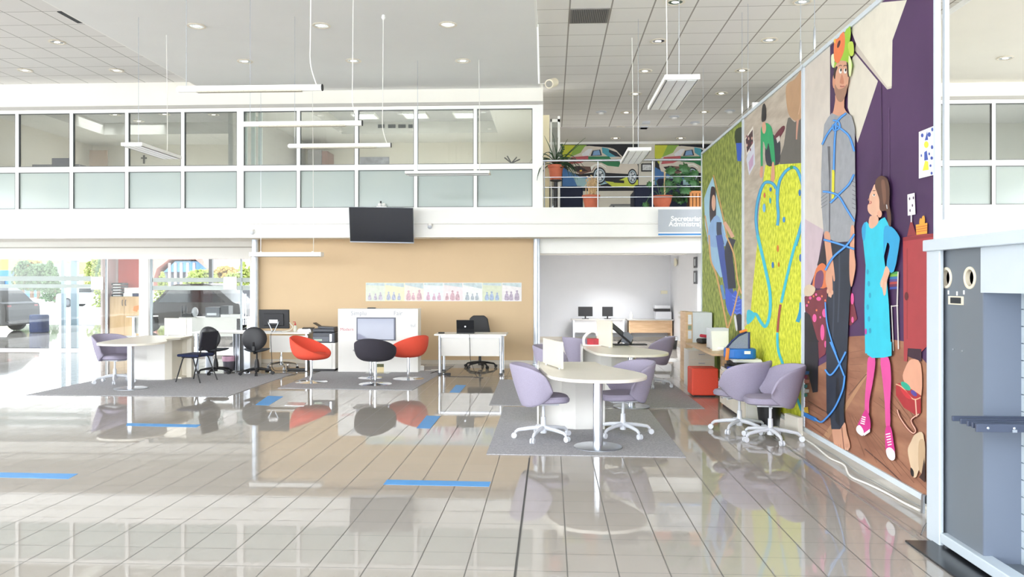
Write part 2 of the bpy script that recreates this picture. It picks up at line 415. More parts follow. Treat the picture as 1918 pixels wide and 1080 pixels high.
# lounge back wall and side walls
o = MB().box(xo3 + .1, xcr + .2, YB, YB + .15, ZF, HT + .1).build('wall_lounge', mat('lounge_paint', 'D3CFC3', .7, nz=.01)); struct(o)
o = MB().box(xcr, xcr + .2, YM, YB, ZF, HT).build('wall_lounge_right', MATS['lounge_paint']); struct(o)
o = MB().box(xo3 + .1, xcr, YB - .06, YB, P(1100, 265, YB).z - .08, P(1100, 265, YB).z).build('trim_10', WHITE); struct(o)
# outer shell of the hall: side walls with tall glazing openings
PIER = WHITE
m = MB()
for y in (-3, 2, 7, 12):
    m.box(XL - .3, XL, y, y + .35, 0, 5.9)
m.box(XL - .3, XL, -3, YM, 0, .25).box(XL - .3, XL, -3, YM, 4.9, 5.9).box(XL - .3, XL, YM, 31.5, ZS, 6)
struct(m.build('wall_left', PIER))
m = MB()
for y in (-3, 2, 7, 12):
    m.box(XR, XR + .3, y, y + .35, 0, 5.9)
m.box(XR, XR + .3, -3, YM, 0, .25).box(XR, XR + .3, -3, YM, 4.9, 5.9).box(XR, XR + .3, YM, YT + 6, 0, 6)
struct(m.build('wall_right', PIER))
m = MB()
for x in range(-19, 17, 5):
    m.box(x - .12, x + .12, -3.3, -3, 0, 5.9)
m.box(XL, XR, -3.3, -3, 5.3, 5.9)
struct(m.build('wall_front', PIER))

# ================================================================== GROUND-FLOOR GLAZING AT LEFT
YG = G(130, 656).y
zg3 = P(300, 485, YG).z
m = MB()
m.box(XL, P(478, 600, YG).x + .4, YG - .05, YG + .07, P(300, 485, YG).z, ZS + .14)
for u, w in ((271, .12), (477, .10)):
    x = P(u, 560, YG).x; m.box(x - w, x + w, YG - .055, YG + .075, 0, zg3 + .004)
m.box(XL, P(271, 600, YG).x, YG - .03, YG + .05, 0, .045)
m.box(P(271, 600, YG).x, P(477, 600, YG).x, YG - .03, YG + .05, 0, .10)
w3 = struct(m.build('window_3', PVC))
q_ = P(300, 463, YG - .06); struct(MB().box(XL, P(474, 600, YG).x, YG - .062, YG - .05, q_.z - .012, q_.z + .012).build('trim_18', MATS['grey_bead'])); w3['_w'] = tuple(w3.location)
zg = P(300, 485, YG).z
xg = [XL, P(-150, 560, YG).x, P(200, 560, YG).x, P(262, 560, YG).x]
for a, b in zip(xg[:-1], xg[1:]):
    MB().box(a + .01, b - .01, YG, YG + .01, .07, zg).build('pane', GLS, w3)
MB().box(P(282, 560, YG).x, P(452, 560, YG).x, YG, YG + .01, .10, zg).build('pane', GLS, w3)
GF = mat('grey_glass_film', 'B9C4C2', .5, nz=.02, sc=3)
fb = MB()
for (u0, u1, v0, v1) in ((-300, 171, 517, 526), (-300, 171, 532, 539), (282, 419, 520, 528), (282, 419, 535, 543), (444, 472, 520, 528), (444, 472, 535, 543)):
    a = P(u0, v0, YG); b = P(u1, v1, YG); fb.box(a.x, b.x, YG - .006, YG - .002, b.z, a.z)
fb.build('film_stripe', GF, w3)
MB().box(P(282, 560, YG).x, P(286, 560, YG).x, YG - .02, YG + .02, .1, zg).box(P(450.5, 560, YG).x, P(453.5, 560, YG).x, YG - .02, YG + .02, .1, zg).box(P(198, 560, YG).x, P(200.5, 560, YG).x, YG - .02, YG + .02, .07, zg).build('profile', mat('grey_profile', '8B9396', .4, .5, nz=.02), w3)
for u0, u1 in ((171, 194), (419, 444)):
    a = P(u0, 518, YG); b = P(u1, 542, YG)
    t = tag(MB().box(a.x, b.x, YG - .02, YG - .008, b.z, a.z).build('notice_sheet', mat('paper', 'F2F2F2', .7, nz=.01)), 'white paper notice stuck on glass door by the red alcove' if u0 < 200 else 'white paper notice stuck on glass near the steel column', 'notice')
# door pull handles
hp = P(456, 550, YG - .07); hq = P(456, 608, YG - .07)
dh = thing('door_handle_bar', 'pair of tall vertical chrome door pulls on the glass door', 'door handle', (hp.x, YG - .07, hq.z), world=True)
for du in (0, 4.5):
    a = P(456 + du, 550, YG - .07); b = P(456 + du, 608, YG - .07)
    MB().tube([a, b], .017, 10).tube([a + Vector((0, 0, -.1)), a + Vector((0, .065, -.1))], .01, 8).tube([b + Vector((0, 0, .1)), b + Vector((0, .065, .1))], .01, 8).build('pull', CHROME, dh, smooth=True)

struct(MB().box(XL - .3, 8, 22.36, 31.3, 3.0, 3.15).build('ceiling_sky_block', WHITE))  # unseen roof added to keep sky light off the annex
# alcove with the red wall beyond the glass
YA = G(225, 634).y + .45
xa0, xa1 = P(203, 560, YA).x, P(264, 560, YA).x
o = MB().box(P(220, 520, YA).x, xa1, YA + .05, YA + .15, 0, 3).build('wall_red', mat('red_wall_paint', 'D9584A', .7, nz=.02)); struct(o)
o = MB().box(P(199, 520, YA - .5).x - .06, P(199, 520, YA - .5).x, YA - .7, YA + .15, 0, 3).box(P(199, 520, YA - .5).x, P(220, 520, YA).x, YA + .03, YA + .13, 0, 3).build('wall_alcove', mat('pale_mauve_paint', 'D9CBCB', .7, nz=.02)); struct(o)

# ================================================================== FURNITURE MODELS (local coordinates, front = -Y)
def star_base(t, hub_z, r=.31, n=5, m=LPLA, cm=None, rot=.3, hz=.09, cas=.03, arm_r=.018, col=None):
    """five-star foot with castors; column up to hub_z"""
    b = MB()
    b.lathe([(.035, hz - .03), (.04, hz + .02), (.028, hz + .07), (.026, hub_z * .62), (.016, hub_z * .63), (.016, hub_z)], n=14)
    b.build('column', col or m, t, smooth=True)
    a_ = MB()
    for k in range(n):
        an = rot + 2 * PI * k / n
        d = Vector((math.cos(an), math.sin(an), 0))
        a_.tube([d * .02 + Vector((0, 0, hz + .03)), d * (r * .5) + Vector((0, 0, hz + .02)), d * (r * .9) + Vector((0, 0, hz)), d * r + Vector((0, 0, hz - .025))], [arm_r * 1.4, arm_r * 1.2, arm_r, arm_r * .8], 8)
    a_.build('base', m, t, smooth=True)
    for k in range(n):
        an = rot + 2 * PI * k / n + 0.0
        d = Vector((math.cos(an), math.sin(an), 0)); e = Vector((-d.y, d.x, 0))
        c = MB()
        for s_ in (-1, 1):
            ctr = d * (r + .012) + e * (s_ * .014) + Vector((0, 0, cas))
            pth = [ctr - e * .009, ctr + e * .009]
            c.tube(pth, cas, 12)
        c.tube([d * r + Vector((0, 0, cas)), d * r + Vector((0, 0, hz - .02))], .008, 6)
        c.build('caster', cm or m, t)
def purple_chair(label, loc, rz):
    t = thing('tub_office_chair', label, 'chair', loc, rz, 'lilac grey office chairs on castors')
    def sh(u, v):
        s = u * 2 - 1; ph = s * 1.78
        top = .54 + .285 * (1 - abs(s) ** 3.2) ** .5; bot = .36 + .14 * abs(s) ** 4
        z = bot + (top - bot) * v
        lean = .05 * v - .05 * (1 - v) ** 2 * (1 - .3 * abs(s))
        wob = 1 + .04 * abs(s) ** 2
        r = .275 + lean
        return Vector((math.sin(ph) * r * wob * 1.04, math.cos(ph) * r * .98 + .0 + .045 * v * (1 - abs(s)), z))
    MB().grid(sh, 25, 9).build('backrest', LILAC, t, smooth=True, solid=.034, bevel=.0, sub=1)
    def seat(u, v):
        a = 2 * PI * u
        ca, sa = math.cos(a), math.sin(a)
        n_ = 2.9
        rr = (abs(ca) ** n_ + abs(sa) ** n_) ** (-1 / n_)
        prof = [(0, .485), (.7, .483), (.93, .474), (1, .45), (.98, .42), (.9, .405), (0, .40)]
        k = v * (len(prof) - 1); i = min(int(k), len(prof) - 2); f = k - i
        q = prof[i][0] * (1 - f) + prof[i + 1][0] * f; z = prof[i][1] * (1 - f) + prof[i + 1][1] * f
        x = ca * rr * .24 * q; y = sa * rr * .245 * q - .035
        return Vector((x, y, z - .02 * max(0, -(y + .2)) / .08 * .5))
    MB().grid(seat, 32, 13, wrap=True).build('seat', LILAC, t, smooth=True, fix=True)
    MB().cbox((0, -.01, .385), (.20, .30, .028)).cbox((0, .16, .375), (.14, .12, .02)).cbox((.15, -.03, .378), (.12, .02, .014)).build('seat_mechanism', LPLA, t, bevel=.006)
    star_base(t, .38, rot=.15)
    return t
def bucket_chair(name, label, m, loc, rz, group):
    t = thing(name, label, 'armchair', loc, rz, group)
    def rim(ph):
        c = (1 + math.cos(ph)) / 2
        return .475 + .345 * c ** .95
    def sh(u, v):
        ph = 2 * PI * u; h = rim(ph)
        back = (1 + math.cos(ph)) / 2
        if v <= .55:     # outer
            q = v / .55
            rr = .06 + (.345 - .06) * math.sin(q * 1.75) ** .6 if q > 0 else .06
            z = .385 + (h - .385) * q ** 1.9
            ex = .0 + .05 * back * q
        else:
            q = (v - .55) / .45
            seat_z = .475
            hh = h + (min(seat_z, h - .01) - h) * min(1, q * 1.5) ** .8
            rr = .327 - .04 * min(1, q * 1.5) - (0 if q < .6 else (q - .6) / .4 * .25)
            z = hh
            ex = .05 * back * (1 - min(1, q * 1.5))
        x = math.sin(ph) * rr * 1.02; y = math.cos(ph) * (rr * .93 + ex) - .0
        return Vector((x, y, z))
    MB().grid(sh, 40, 24, wrap=True).build('shell', m, t, smooth=True)
    def cu(u, v):
        ph = 2 * PI * u; q = [(0, .505), (.75, .503), (.95, .495), (1, .48), (.97, .465)]
        k = v * 4; i = min(int(k), 3); f = k - i
        r = (q[i][0] * (1 - f) + q[i + 1][0] * f) * .262; z = q[i][1] * (1 - f) + q[i + 1][1] * f
        return Vector((math.sin(ph) * r, math.cos(ph) * r * .93 - .015, z))
    MB().grid(cu, 28, 9, wrap=True).build('seat_cushion', m, t, smooth=True, fix=True)
    MB().lathe([(.026, .02), (.026, .37), (.05, .375), (.05, .39)], n=16).build('pole', CHROME, t, smooth=True)
    MB().lathe([(.275, 0), (.275, .006), (.26, .010), (.06, .016), (.03, .03), (.026, .04)], n=36).build('foot_plate', CHROME, t, smooth=True)
    return t
def task_chair(label, loc, rz):
    t = thing('task_chair', label, 'chair', loc, rz, 'black oval-backed task chairs')
    def bk(u, v):
        a = 2 * PI * u; r = math.sin(v * PI)
        return Vector((math.cos(a) * r * .225, .235 + (.035 if math.cos(v * PI) > 0 else .03) * math.cos(v * PI) - .05 * (r * math.cos(a)) ** 2, .675 + math.sin(a) * r * .22))
    MB().grid(bk, 28, 11, wrap=True).build('backrest', mat('black_leather', '27272B', .45, nz=.1, sc=60), t, smooth=True, fix=True)
    def st_(u, v):
        a = 2 * PI * u; r = math.sin(v * PI)
        return Vector((math.cos(a) * r * .235, -.02 + math.sin(a) * r * .225, .445 - math.cos(v * PI) * .035 + .03 * (r * math.cos(a)) ** 2))
    MB().grid(st_, 28, 11, wrap=True).build('seat', mat('dark_grey_seat_fabric', '4C5158', .8, nz=.1, sc=80), t, smooth=True, fix=True)
    MB().tube([(0, .05, .40), (0, .20, .41), (0, .255, .47), (0, .265, .62)], .02, 8).cbox((0, .27, .5), (.05, .03, .08)).build('back_bracket', BLK, t, smooth=True)
    star_base(t, .41, r=.29, m=BLK, rot=.5, hz=.075, col=BLK)
    MB().lathe([(.05, .10), (.045, .2), (.03, .27), (.03, .28)], n=12).build('bellows', BLK, t, smooth=True)
    return t
def tabletop_pts(rear=1.35, xr=.05, xl=-.62):
    c = cr([(0, -.46), (.28, -.40), (.46, -.19), (.5, .06), (.42, .36), (.24, .72), (xr + .05, 1.02)], 6, closed=False)
    d = cr([(xl, .92), (-.585, .5), (-.53, .1), (-.46, -.18), (-.27, -.39), (0, -.46)], 6, closed=False)
    return c + [(xr, rear), (xl, rear)] + d[:-1]
def consult_table(label, loc, rz, variant=0):
    t = thing('consultation_table', label, 'table', loc, rz, 'drop-shaped consultation tables')
    top = tabletop_pts() if variant == 0 else tabletop_pts(1.62, .28, -.60)
    MB().prism(top, .712, .745).build('tabletop', LAMC, t, bevel=.004)
    MB().lathe([(.05, .012), (.05, .712)], n=28).build('pole', ALU, t, smooth=True)
    MB().lathe([(.25, 0), (.25, .008), (.235, .012), (.05, .016)], n=40).build('foot_plate', ALU, t, smooth=True)
    if variant == 0:
        MB().prism([(-.62, 1.34), (-.62, 1.18), (-.36, 1.02), (-.2, .97), (.14, 1.0), (.14, 1.34)], .0, .711).build('pedestal', LAM, t, bevel=.003)
        MB().cbox((-.635, 1.2, .373), (.022, .5, .745)).build('side_panel', LAM, t, bevel=.002)
    else:
        MB().prism([(-.60, 1.6), (-.62, 1.18), (-.3, 1.08), (0, 1.12), (.0, 1.6)], .0, .711).build('pedestal', LAM, t, bevel=.003)
        MB().prism([(.0, 1.12), (.09, 1.2), (.09, 1.6), (.0, 1.6)], .0, .711).box(.09, .30, 1.58, 1.6, 0, .711).box(.21, .30, 1.5, 1.58, 0, .711).box(.09, .21, 1.3, 1.58, 0, .03).build('open_shelf', LAMC, t, bevel=.002)
    return t
def screen(label, pts, z0, z1, group='white desk divider screens'):
    (x0, y0), (x1, y1) = pts
    d = Vector((x1 - x0, y1 - y0, 0)); n = Vector((-d.y, d.x, 0)).normalized() * .011
    a, b = Vector((x0, y0, 0)), Vector((x1, y1, 0))
    t = thing('desk_screen', label, 'divider', ((x0 + x1) / 2, (y0 + y1) / 2, z0), world=True, group=group)
    m = MB().prism([tuple((a + n)[:2]), tuple((b + n)[:2]), tuple((b - n)[:2]), tuple((a - n)[:2])], z0 + .012, z1)
    m.build('panel', LAMC, t, bevel=.002)
    for k in (.15, .85):
        c = a + d * k; MB().lathe([(.014, z0), (.014, z0 + .012)], c, 10).build('clamp', ALU, t)
    return t
RUG = two_tone('grey_carpet_tile', '9C9B9F', 'B6B5B8', 60, .97)
def rug(label, pts):
    m = MB().prism([tuple(p[:2]) for p in pts], 0, .008)
    o = m.build('carpet_mat', RUG, bevel=.002)
    return tag(o, label, 'carpet', 'grey carpet mats under the desks')
def rug_px(label, fl, fr, br, bl):
    return rug(label, [G(*fl), G(*fr), G(*br), G(*bl)])

# ================================================================== CARPET MATS AND TAPE
a, b = G(911, 851), G(1285, 857); c, d = G(1215, 767), G(944, 762)
rug('grey carpet mat under the front consultation table', [a, b, c, d])
a, b = G(913, 760), G(1320, 767.5); c, d = G(1257, 716), G(936, 711)
rug('grey carpet mat under the rear consultation table by the orange cube', [G(916, 758.5), G(1320, 765.5), c, d])
rug('long grey carpet mat under the task chairs and table at the glass wall', [G(48, 740), G(425, 743), G(549, 700), G(235, 700)])
rr = [G(520, 727), G(772, 731), G(850, 685), G(610, 692)]
rug('grey carpet mat under the coral and charcoal armchairs', rr)
TAPE = mat('blue_tape', '4E9BDD', .45, nz=.03, sc=8)
for pts, lab in (([(-30, 884), (146, 887), (128, 896.5), (-30, 893)], 'long blue floor tape running out of the picture at the left edge'),
                 ([(238, 792), (376, 795), (368, 800), (236, 797)], 'thin blue floor tape in front of the long carpet mat'),
                 ([(502, 741), (531, 742), (503, 759), (478, 758)], 'short blue floor tape between the two mats'),
                 ([(725, 898), (919, 902), (916, 911), (718, 907)], 'wide blue floor tape in front of the armchairs, nearest of the tapes'),
                 ([(799, 778), (825, 779), (806, 802), (780, 801.5)], 'square blue floor tape reflecting the coral chair'),
                 ([(854, 720.5), (873, 721), (861, 735), (842, 734.5)], 'small blue floor tape in front of the laptop desk')):
    m = MB(); q = [G(*p) for p in pts]; m.prism([tuple(p[:2]) for p in q], 0, .0015)
    tag(m.build('floor_tape', TAPE), lab, 'tape', 'blue social-distance tape on the floor')
m = MB().prism([tuple(G(*p)[:2]) for p in ((539, 753), (574, 754), (569, 760), (533, 759))], 0, .003)
t = tag(m.build('floor_hatch', ALU), 'small metal floor hatch in front of the coral chair', 'floor hatch')
m = MB(); a = G(992, 857); b = G(963, 1078)
xj = (a.x + b.x) / 2
struct(MB().box(xj - .006, xj + .006, -3, a.y + 0, 0, .0008).build('trim_11', mat('expansion_joint', '4B4A48', .6, nz=.05)))
xs_ = G(1700, 994).x
struct(MB().box(xs_ - .012, xs_ + .012, -3, G(1500, 843).y + 1.5, 0, .004).build('trim_12', mat('metal_joint', 'A9A8A6', .3, .6, nz=.03)))

# ================================================================== CONSULTATION TABLES AND CHAIRS
RT = .008
p1 = G(1120, 838); p1.z = RT
T1 = consult_table('white drop-shaped table on a steel pole, front mat', p1, 0)
p2 = Vector((p1.x + .62, p1.y + 2.72, RT))
T2 = dup(T1, p2, 0, 'white drop-shaped table on the rear mat before the back office')
p3 = G(245, 728); p3.z = RT
T3 = consult_table('white drop-shaped table on a steel pole beside the glass wall', p3, 0, 1)
screen('white divider screen on the front consultation table', [(p1.x - .36, p1.y + .42), (p1.x - .57, p1.y + 1.12)], .745 + RT, 1.055)
screen('white divider screen on the rear consultation table', [(p2.x - .22, p2.y + .62), (p2.x - .40, p2.y + 1.2)], .745 + RT, 1.15)
screen('white divider screen on the table at the glass wall', [(p3.x - .22, p3.y + 1.56), (p3.x + .22, p3.y + 1.48)], .745 + RT, 1.07)
def at(u, v, z=RT):
    p = G(u, v); p.z = z; return p
R = math.radians
C1 = purple_chair('lilac office chair left of the front consultation table', at(1018, 822), R(97))
for (u, v, rz, lab, z) in ((1167, 815, -70, 'lilac office chair right of the front consultation table', RT),
                           (1094, 724, 125, 'lilac office chair behind the divider screen of the front table', RT),
                           (1046, 757, 75, 'lilac office chair mostly hidden by the front divider screen', RT),
                           (1222, 724, -105, 'lilac office chair at the far right of the rear table', RT),
                           (1385, 806, -135, 'lilac office chair with its back turned, beside the low cabinet', 0),
                           (1443, 824, -93, 'lilac office chair against the boy-and-carpet banner', 0),
                           (215, 717, 72, 'lilac office chair behind the pole of the table at the glass wall', RT)):
    dup(C1, at(u, v, z), R(rz), lab)
B1 = bucket_chair('bucket_armchair', 'coral bucket armchair opening towards the charcoal one, beside the printer', REDF, at(583, 716), R(76), 'bucket armchairs on chrome discs')
dup(B1, at(765, 710), R(-128), 'coral bucket armchair beside the white display stand')
bucket_chair('bucket_armchair', 'charcoal bucket armchair with its back to the hall', BLKF, at(703, 720), R(176), 'bucket armchairs on chrome discs')
q = at(694, 708.5)
t = thing('side_table', 'small round grey side table hidden behind the charcoal armchair', 'table', q)
MB().lathe([(.30, .49), (.31, .495), (.31, .505), (.30, .51)], n=36).build('tabletop', mat('grey_glass_top', 'A7A9AC', .2, nz=.02), t)
MB().lathe([(.024, .01), (.024, .49)], n=16).build('pole', CHROME, t, smooth=True)
MB().lathe([(.22, 0), (.22, .006), (.05, .014), (.03, .03)], n=32).build('foot_plate', CHROME, t, smooth=True)
K1 = task_chair('black oval-backed task chair behind the navy conference chair', at(404, 700), R(170))
dup(K1, at(481, 701.5), R(188), 'black oval-backed task chair in front of the monitor desk')
# navy conference chair
t = thing('conference_chair', 'navy fabric conference chair on thin black legs', 'chair', at(369, 714), R(-103))
MB().cbox((0, -.02, .455), (.46, .43, .045)).build('seat', NAVYF, t, bevel=.02, seg=3)
MB().cbox((0, .235, .70), (.44, .035, .33), rx=R(-12)).build('backrest', mat('navy_back_shell', '20202B', .6, nz=.1, sc=60), t, bevel=.03, seg=3)
for sx in (-1, 1):
    MB().tube([(sx * .23, -.25, 0), (sx * .20, -.13, .40), (sx * .20, -.10, .425)], .011, 8).build('leg', BLK, t, smooth=True)
    MB().tube([(sx * .23, .24, 0), (sx * .20, .08, .40), (sx * .20, .05, .425)], .011, 8).build('leg', BLK, t, smooth=True)
    MB().tube([(sx * .20, -.15, .425), (sx * .20, .16, .425), (sx * .20, .20, .45), (sx * .20, .25, .60)], .011, 8).build('side_rail', BLK, t, smooth=True)

# ================================================================== DESKS
def axbox(u0, u1, vbase, depth, z0, z1):
    y = G((u0 + u1) / 2, vbase).y
    return P(u0, vbase, y).x, P(u1, vbase, y).x, y, y + depth, z0, z1
# laptop desk
yl = G(880, 702).y; lx0, lx1 = P(813, 627, yl).x, P(948, 627, yl).x
t = thing('desk', 'white desk with laptop, closed front panel and aluminium legs', 'desk', ((lx0 + lx1) / 2, yl + .3, 0), world=True)
MB().box(lx0, lx1, yl, yl + .66, .725, .755).build('desktop', LAM, t, bevel=.003)
MB().box(lx0 + .10, lx1 - .10, yl + .06, yl + .078, .345, .69).build('front_panel', LAM, t, bevel=.002)
MB().box(lx0 + .09, lx1 - .09, yl + .03, yl + .06, .69, .725).box(lx0 + .09, lx1 - .09, yl + .57, yl + .6, .69, .725).build('frame', ALU, t)
for x in (lx0 + .10, lx1 - .10):
    for y in (yl + .045, yl + .60):
        leg = MB().tube([(x, y, .035), (x, y, .725)], .026, 12).build('leg', ALU, t, smooth=True)
        MB().lathe([(.034, 0), (.036, .02), (.028, .036)], (x, y, 0), 12).build('foot', mat('rubber_foot', '55585C', .5, nz=.05), t, smooth=True)
# laptop seen from behind
lx = P(869, 620, yl).x; ly = yl + .22
t = thing('laptop', 'open black laptop seen from behind on the white desk', 'laptop', (lx, ly, .755), world=True)
MB().box(lx - .165, lx + .165, ly, ly + .23, .755, .775).build('keyboard_half', BLK, t, bevel=.004)
lid = MB().cbox((lx, ly - .0, .775 + .115), (.33, .014, .24), rx=R(9)).build('lid', BLKG, t, bevel=.004)
MB().cbox((lx, ly - .015, .985), (.325, .004, .012), rx=R(9)).build('trim_strip', ALU, t)
MB().lathe([(.014, 0), (.014, .003), (.009, .004)], (lx + .0, ly - .015, .885), 20, ax='y').build('lid_badge', ALU, t)
tag(MB().cbox((P(824, 620, yl).x, yl + .2, .768), (.12, .06, .025)).build('computer_mouse', BLK, bevel=.012, seg=3), 'small black mouse left of the laptop', 'mouse')
# office chair behind it
t = thing('office_chair', 'black office chair behind the laptop desk', 'chair', at(899, 688, 0), R(8))
MB().cbox((0, 0, .46), (.5, .48, .08)).build('seat', BLK, t, bevel=.03, seg=3)
MB().vprism([(-.22, .55), (.25, .55), (.17, .98), (.10, 1.04), (-.13, 1.04), (-.20, .98)], .19, .26).build('backrest', BLK, t, bevel=.02, seg=3)
MB().tube([(0, .1, .42), (0, .24, .44), (0, .25, .6)], .022, 8).build('back_bracket', BLK, t)
star_base(t, .43, r=.31, m=BLK, rot=.1, hz=.08)
# cable below the laptop desk
tag(MB().tube(cr([P(879, 626, yl - .012), P(880, 640, yl - .012), P(881, 672, yl + .0), (P(885, 685, yl + .1)), at(893, 705, .006), at(905, 708, .006), at(880, 706, .006), at(845, 705, .006), at(836, 702, .006)], 5, False), .005, 6).build('laptop_cable', BWIRE, smooth=True), 'thin black cable from the laptop down to the floor', 'cable')
tag(MB().cbox(at(838, 702, .02), (.12, .06, .035), rz=.2).tube(cr([at(833, 702, .006), at(815, 697, .008), at(806, 700, .006), at(822, 695, .02)], 5, False), .006, 6).build('power_adapter', BWIRE, bevel=.004), 'black power adapter on the tiles beside the laptop desk leg', 'adapter')
cc = at(784, 694, 0); cc.x += .03
t = thing('power_brick', 'white and black plug block at the foot of the display stand', 'adapter', cc, world=True)
MB().cbox(cc + Vector((0, 0, .05)), (.14, .10, .10), rz=.4).build('white_block', WHITE, t, bevel=.01)
MB().cbox(cc + Vector((-.07, .03, .05)), (.06, .06, .09)).build('black_plug', BLK, t, bevel=.01)
tag(MB().tube(cr([cc + Vector((.1, 0, .012)), cc + Vector((.25, -.05, .012)), cc + Vector((.4, .05, .012)), cc + Vector((.35, .12, .012)), cc + Vector((.2, .1, .012))], 5, False), .007, 6).build('white_floor_cable', WIRE, smooth=True), 'short white cable looped on the mat by the plug block', 'cable')

# white display stand with screen
dx0, dx1, dy0, dy1, _, _ = axbox(633, 783, 697, .35, 0, 1)
RTOP = .008
zt_ = P(700, 578, dy0).z
t = thing('display_stand', 'tall white display stand with a built-in screen and the word Modern', 'display stand', ((dx0 + dx1) / 2, dy0 + .1, RTOP), world=True)
MB().box(dx0, dx1, dy0, dy1, RTOP, zt_).build('body', LAM, t, bevel=.004)
a, b = P(668, 594, dy0), P(741, 637, dy0)
MB().box(a.x, b.x, dy0 - .02, dy0, b.z, a.z).build('screen_bezel', mat('grey_bezel', '5A5E70', .35, nz=.03), t, bevel=.003)
MB().box(a.x + .025, b.x - .03, dy0 - .022, dy0 - .02, b.z + .02, a.z - .025).build('screen_glass', mat('dim_screen', '9AA0B4', .06, nz=.03, sc=2, coat=.5), t)
TG = mat('pale_grey_print', 'A8ACB4', .5, nz=.02); TR = mat('faded_red_print', 'C4707C', .5, nz=.02); TY = mat('pale_yellow_sticker', 'EBD9A6', .5, nz=.05)
def frontal(u, v, y): p = P(u, v, y); return p
text('lettering', 'Simplu', .115, TG, frontal(657, 590, dy0 - .002), (PI / 2, 0, 0), t, .001)
text('lettering', 'Fair', .115, TG, frontal(737, 590, dy0 - .002), (PI / 2, 0, 0), t, .001)
text('lettering', 'Modern', .082, TR, frontal(637, 619, dy0 - .002), (PI / 2, 0, 0), t, .001)
text('lettering', 'tul', .09, TG, frontal(769, 612, dy0 - .002), (PI / 2, 0, 0), t, .001)
a, b = P(706, 681, dy0), P(719, 697, dy0)
MB().box(a.x, b.x, dy0 - .004, dy0, b.z, a.z).build('sticker', TY, t)
MB().box(a.x, b.x, dy0 - .006, dy0 - .004, a.z - .06, a.z).build('sticker_emblem', mat('olive_print', '5C5F3C', .6, nz=.4, sc=40), t)
tag(MB().cbox((P(695, 577, dy0 + .1).x, dy0 + .15, zt_ + .01), (.15, .1, .02)).build('card_reader', BLK, bevel=.004), 'flat black card reader on top of the display stand', 'card reader')
a = G(678, 703); b = G(729, 699)
tag(MB().cbox(((a.x + b.x) / 2, dy0 - .16, RT + .004), (.45, .16, .006)).build('clear_sheet', GLS), 'clear plastic sheet lying on the mat before the display stand', 'sheet')

# photo strip on the tan wall
ys = YT - .006
a, b = P(685, 529, ys), P(977, 564, ys)
t = thing('photo_strip', 'pale horizontal strip of eight family photo prints on the tan wall', 'photo prints', ((a.x + b.x) / 2, ys, b.z), world=True)
cols = [('DFE6D8', 'C6C0CE'), ('EDEBC9', 'B9BFD2'), ('F1E9E0', 'D9B6BE'), ('E9F1F3', 'D9B8CB'), ('F3E6E8', 'D2AFB8'), ('EEF1EE', 'B3BCC4'), ('DCE2C9', 'A9BBD4'), ('F0ECEC', 'BDB0C2')]
n = 8
for i in range(n):
    x0 = a.x + (b.x - a.x) * i / n; x1 = a.x + (b.x - a.x) * (i + 1) / n
    m = MB(); m.box(x0, x1, ys, ys + .005, b.z, a.z)
    m.cur = 1
    w = x1 - x0; h = a.z - b.z
    for k in range(3):      # printed figures: head and body shapes
        cx = x0 + w * (.22 + .27 * k + random.uniform(-.04, .04)); s = h * random.uniform(.32, .5)
        body = cr([(cx - .25 * s, b.z + .03), (cx + .25 * s, b.z + .03), (cx + .2 * s, b.z + s * .8), (cx, b.z + s), (cx - .22 * s, b.z + s * .75)], 3)
        m.poly([(p[0], ys - .001 - .0003 * k, p[1]) for p in body])
        m.poly([(cx + .13 * s * math.cos(q), ys - .001, b.z + s * 1.12 + .14 * s * math.sin(q)) for q in [2 * PI * j / 12 for j in range(12)]])
    m.cur = 2
    m.poly([(x0 + .01, ys - .0005, a.z - .01), (x1 - .01, ys - .0005, a.z - .01), (x1 - .01, ys - .0005, a.z - .07 - .03 * (i % 3)), (x0 + .01, ys - .0005, a.z - .05)])
    m.build('photo', [mat(f'print_base_{i}', cols[i][0], .5, nz=.06, sc=14), mat(f'print_fig_{i}', cols[i][1], .5, nz=.25, sc=20), mat('print_sky', 'C9D8DA', .5, nz=.15, sc=12)], t)

# monitor desk (back towards the hall)
yd = G(540, 697).y + .1
d0, d1 = P(458, 622, yd).x, P(579, 622, yd).x
yd2 = yd
t = thing('desk', 'white monitor desk with front panel beside the printer cabinet', 'desk', ((d0 + d1) / 2, yd, 0), world=True)
MB().box(d0, d1, yd, yd + .66, .725, .755).build('desktop', LAM, t, bevel=.003)
MB().box(P(503, 650, yd).x, d1 - .04, yd + .05, yd + .068, .37, .69).build('front_panel', LAM, t, bevel=.002)
MB().box(d1 - .10, d1 - .06, yd + .07, yd + .6, RT, .725).build('leg', ALU, t, bevel=.004)
MB().box(P(450, 650, yd).x + .06, P(458, 650, yd).x + .1, yd + .02, yd + .62, RT, .725).build('leg', ALU, t, bevel=.004)
e0, e1 = P(357, 622, yd).x, d0 - .02
t = thing('desk', 'white side desk with aluminium legs behind the navy chair', 'desk', ((e0 + e1) / 2, yd, 0), world=True)
MB().box(e0, e1, yd, yd + .70, .725, .755).build('desktop', LAM, t, bevel=.003)
for u in (365, 437, 444):
    x = P(u, 650, yd).x
    MB().box(x - .025, x + .035, yd + .04, yd + .64 if u != 365 else yd + .09, RT, .725).build('leg', ALU, t, bevel=.004)
MB().box(P(372, 650, yd).x, P(384, 650, yd).x, yd + .3, yd + .36, RT, .725).build('leg', ALU, t, bevel=.004)
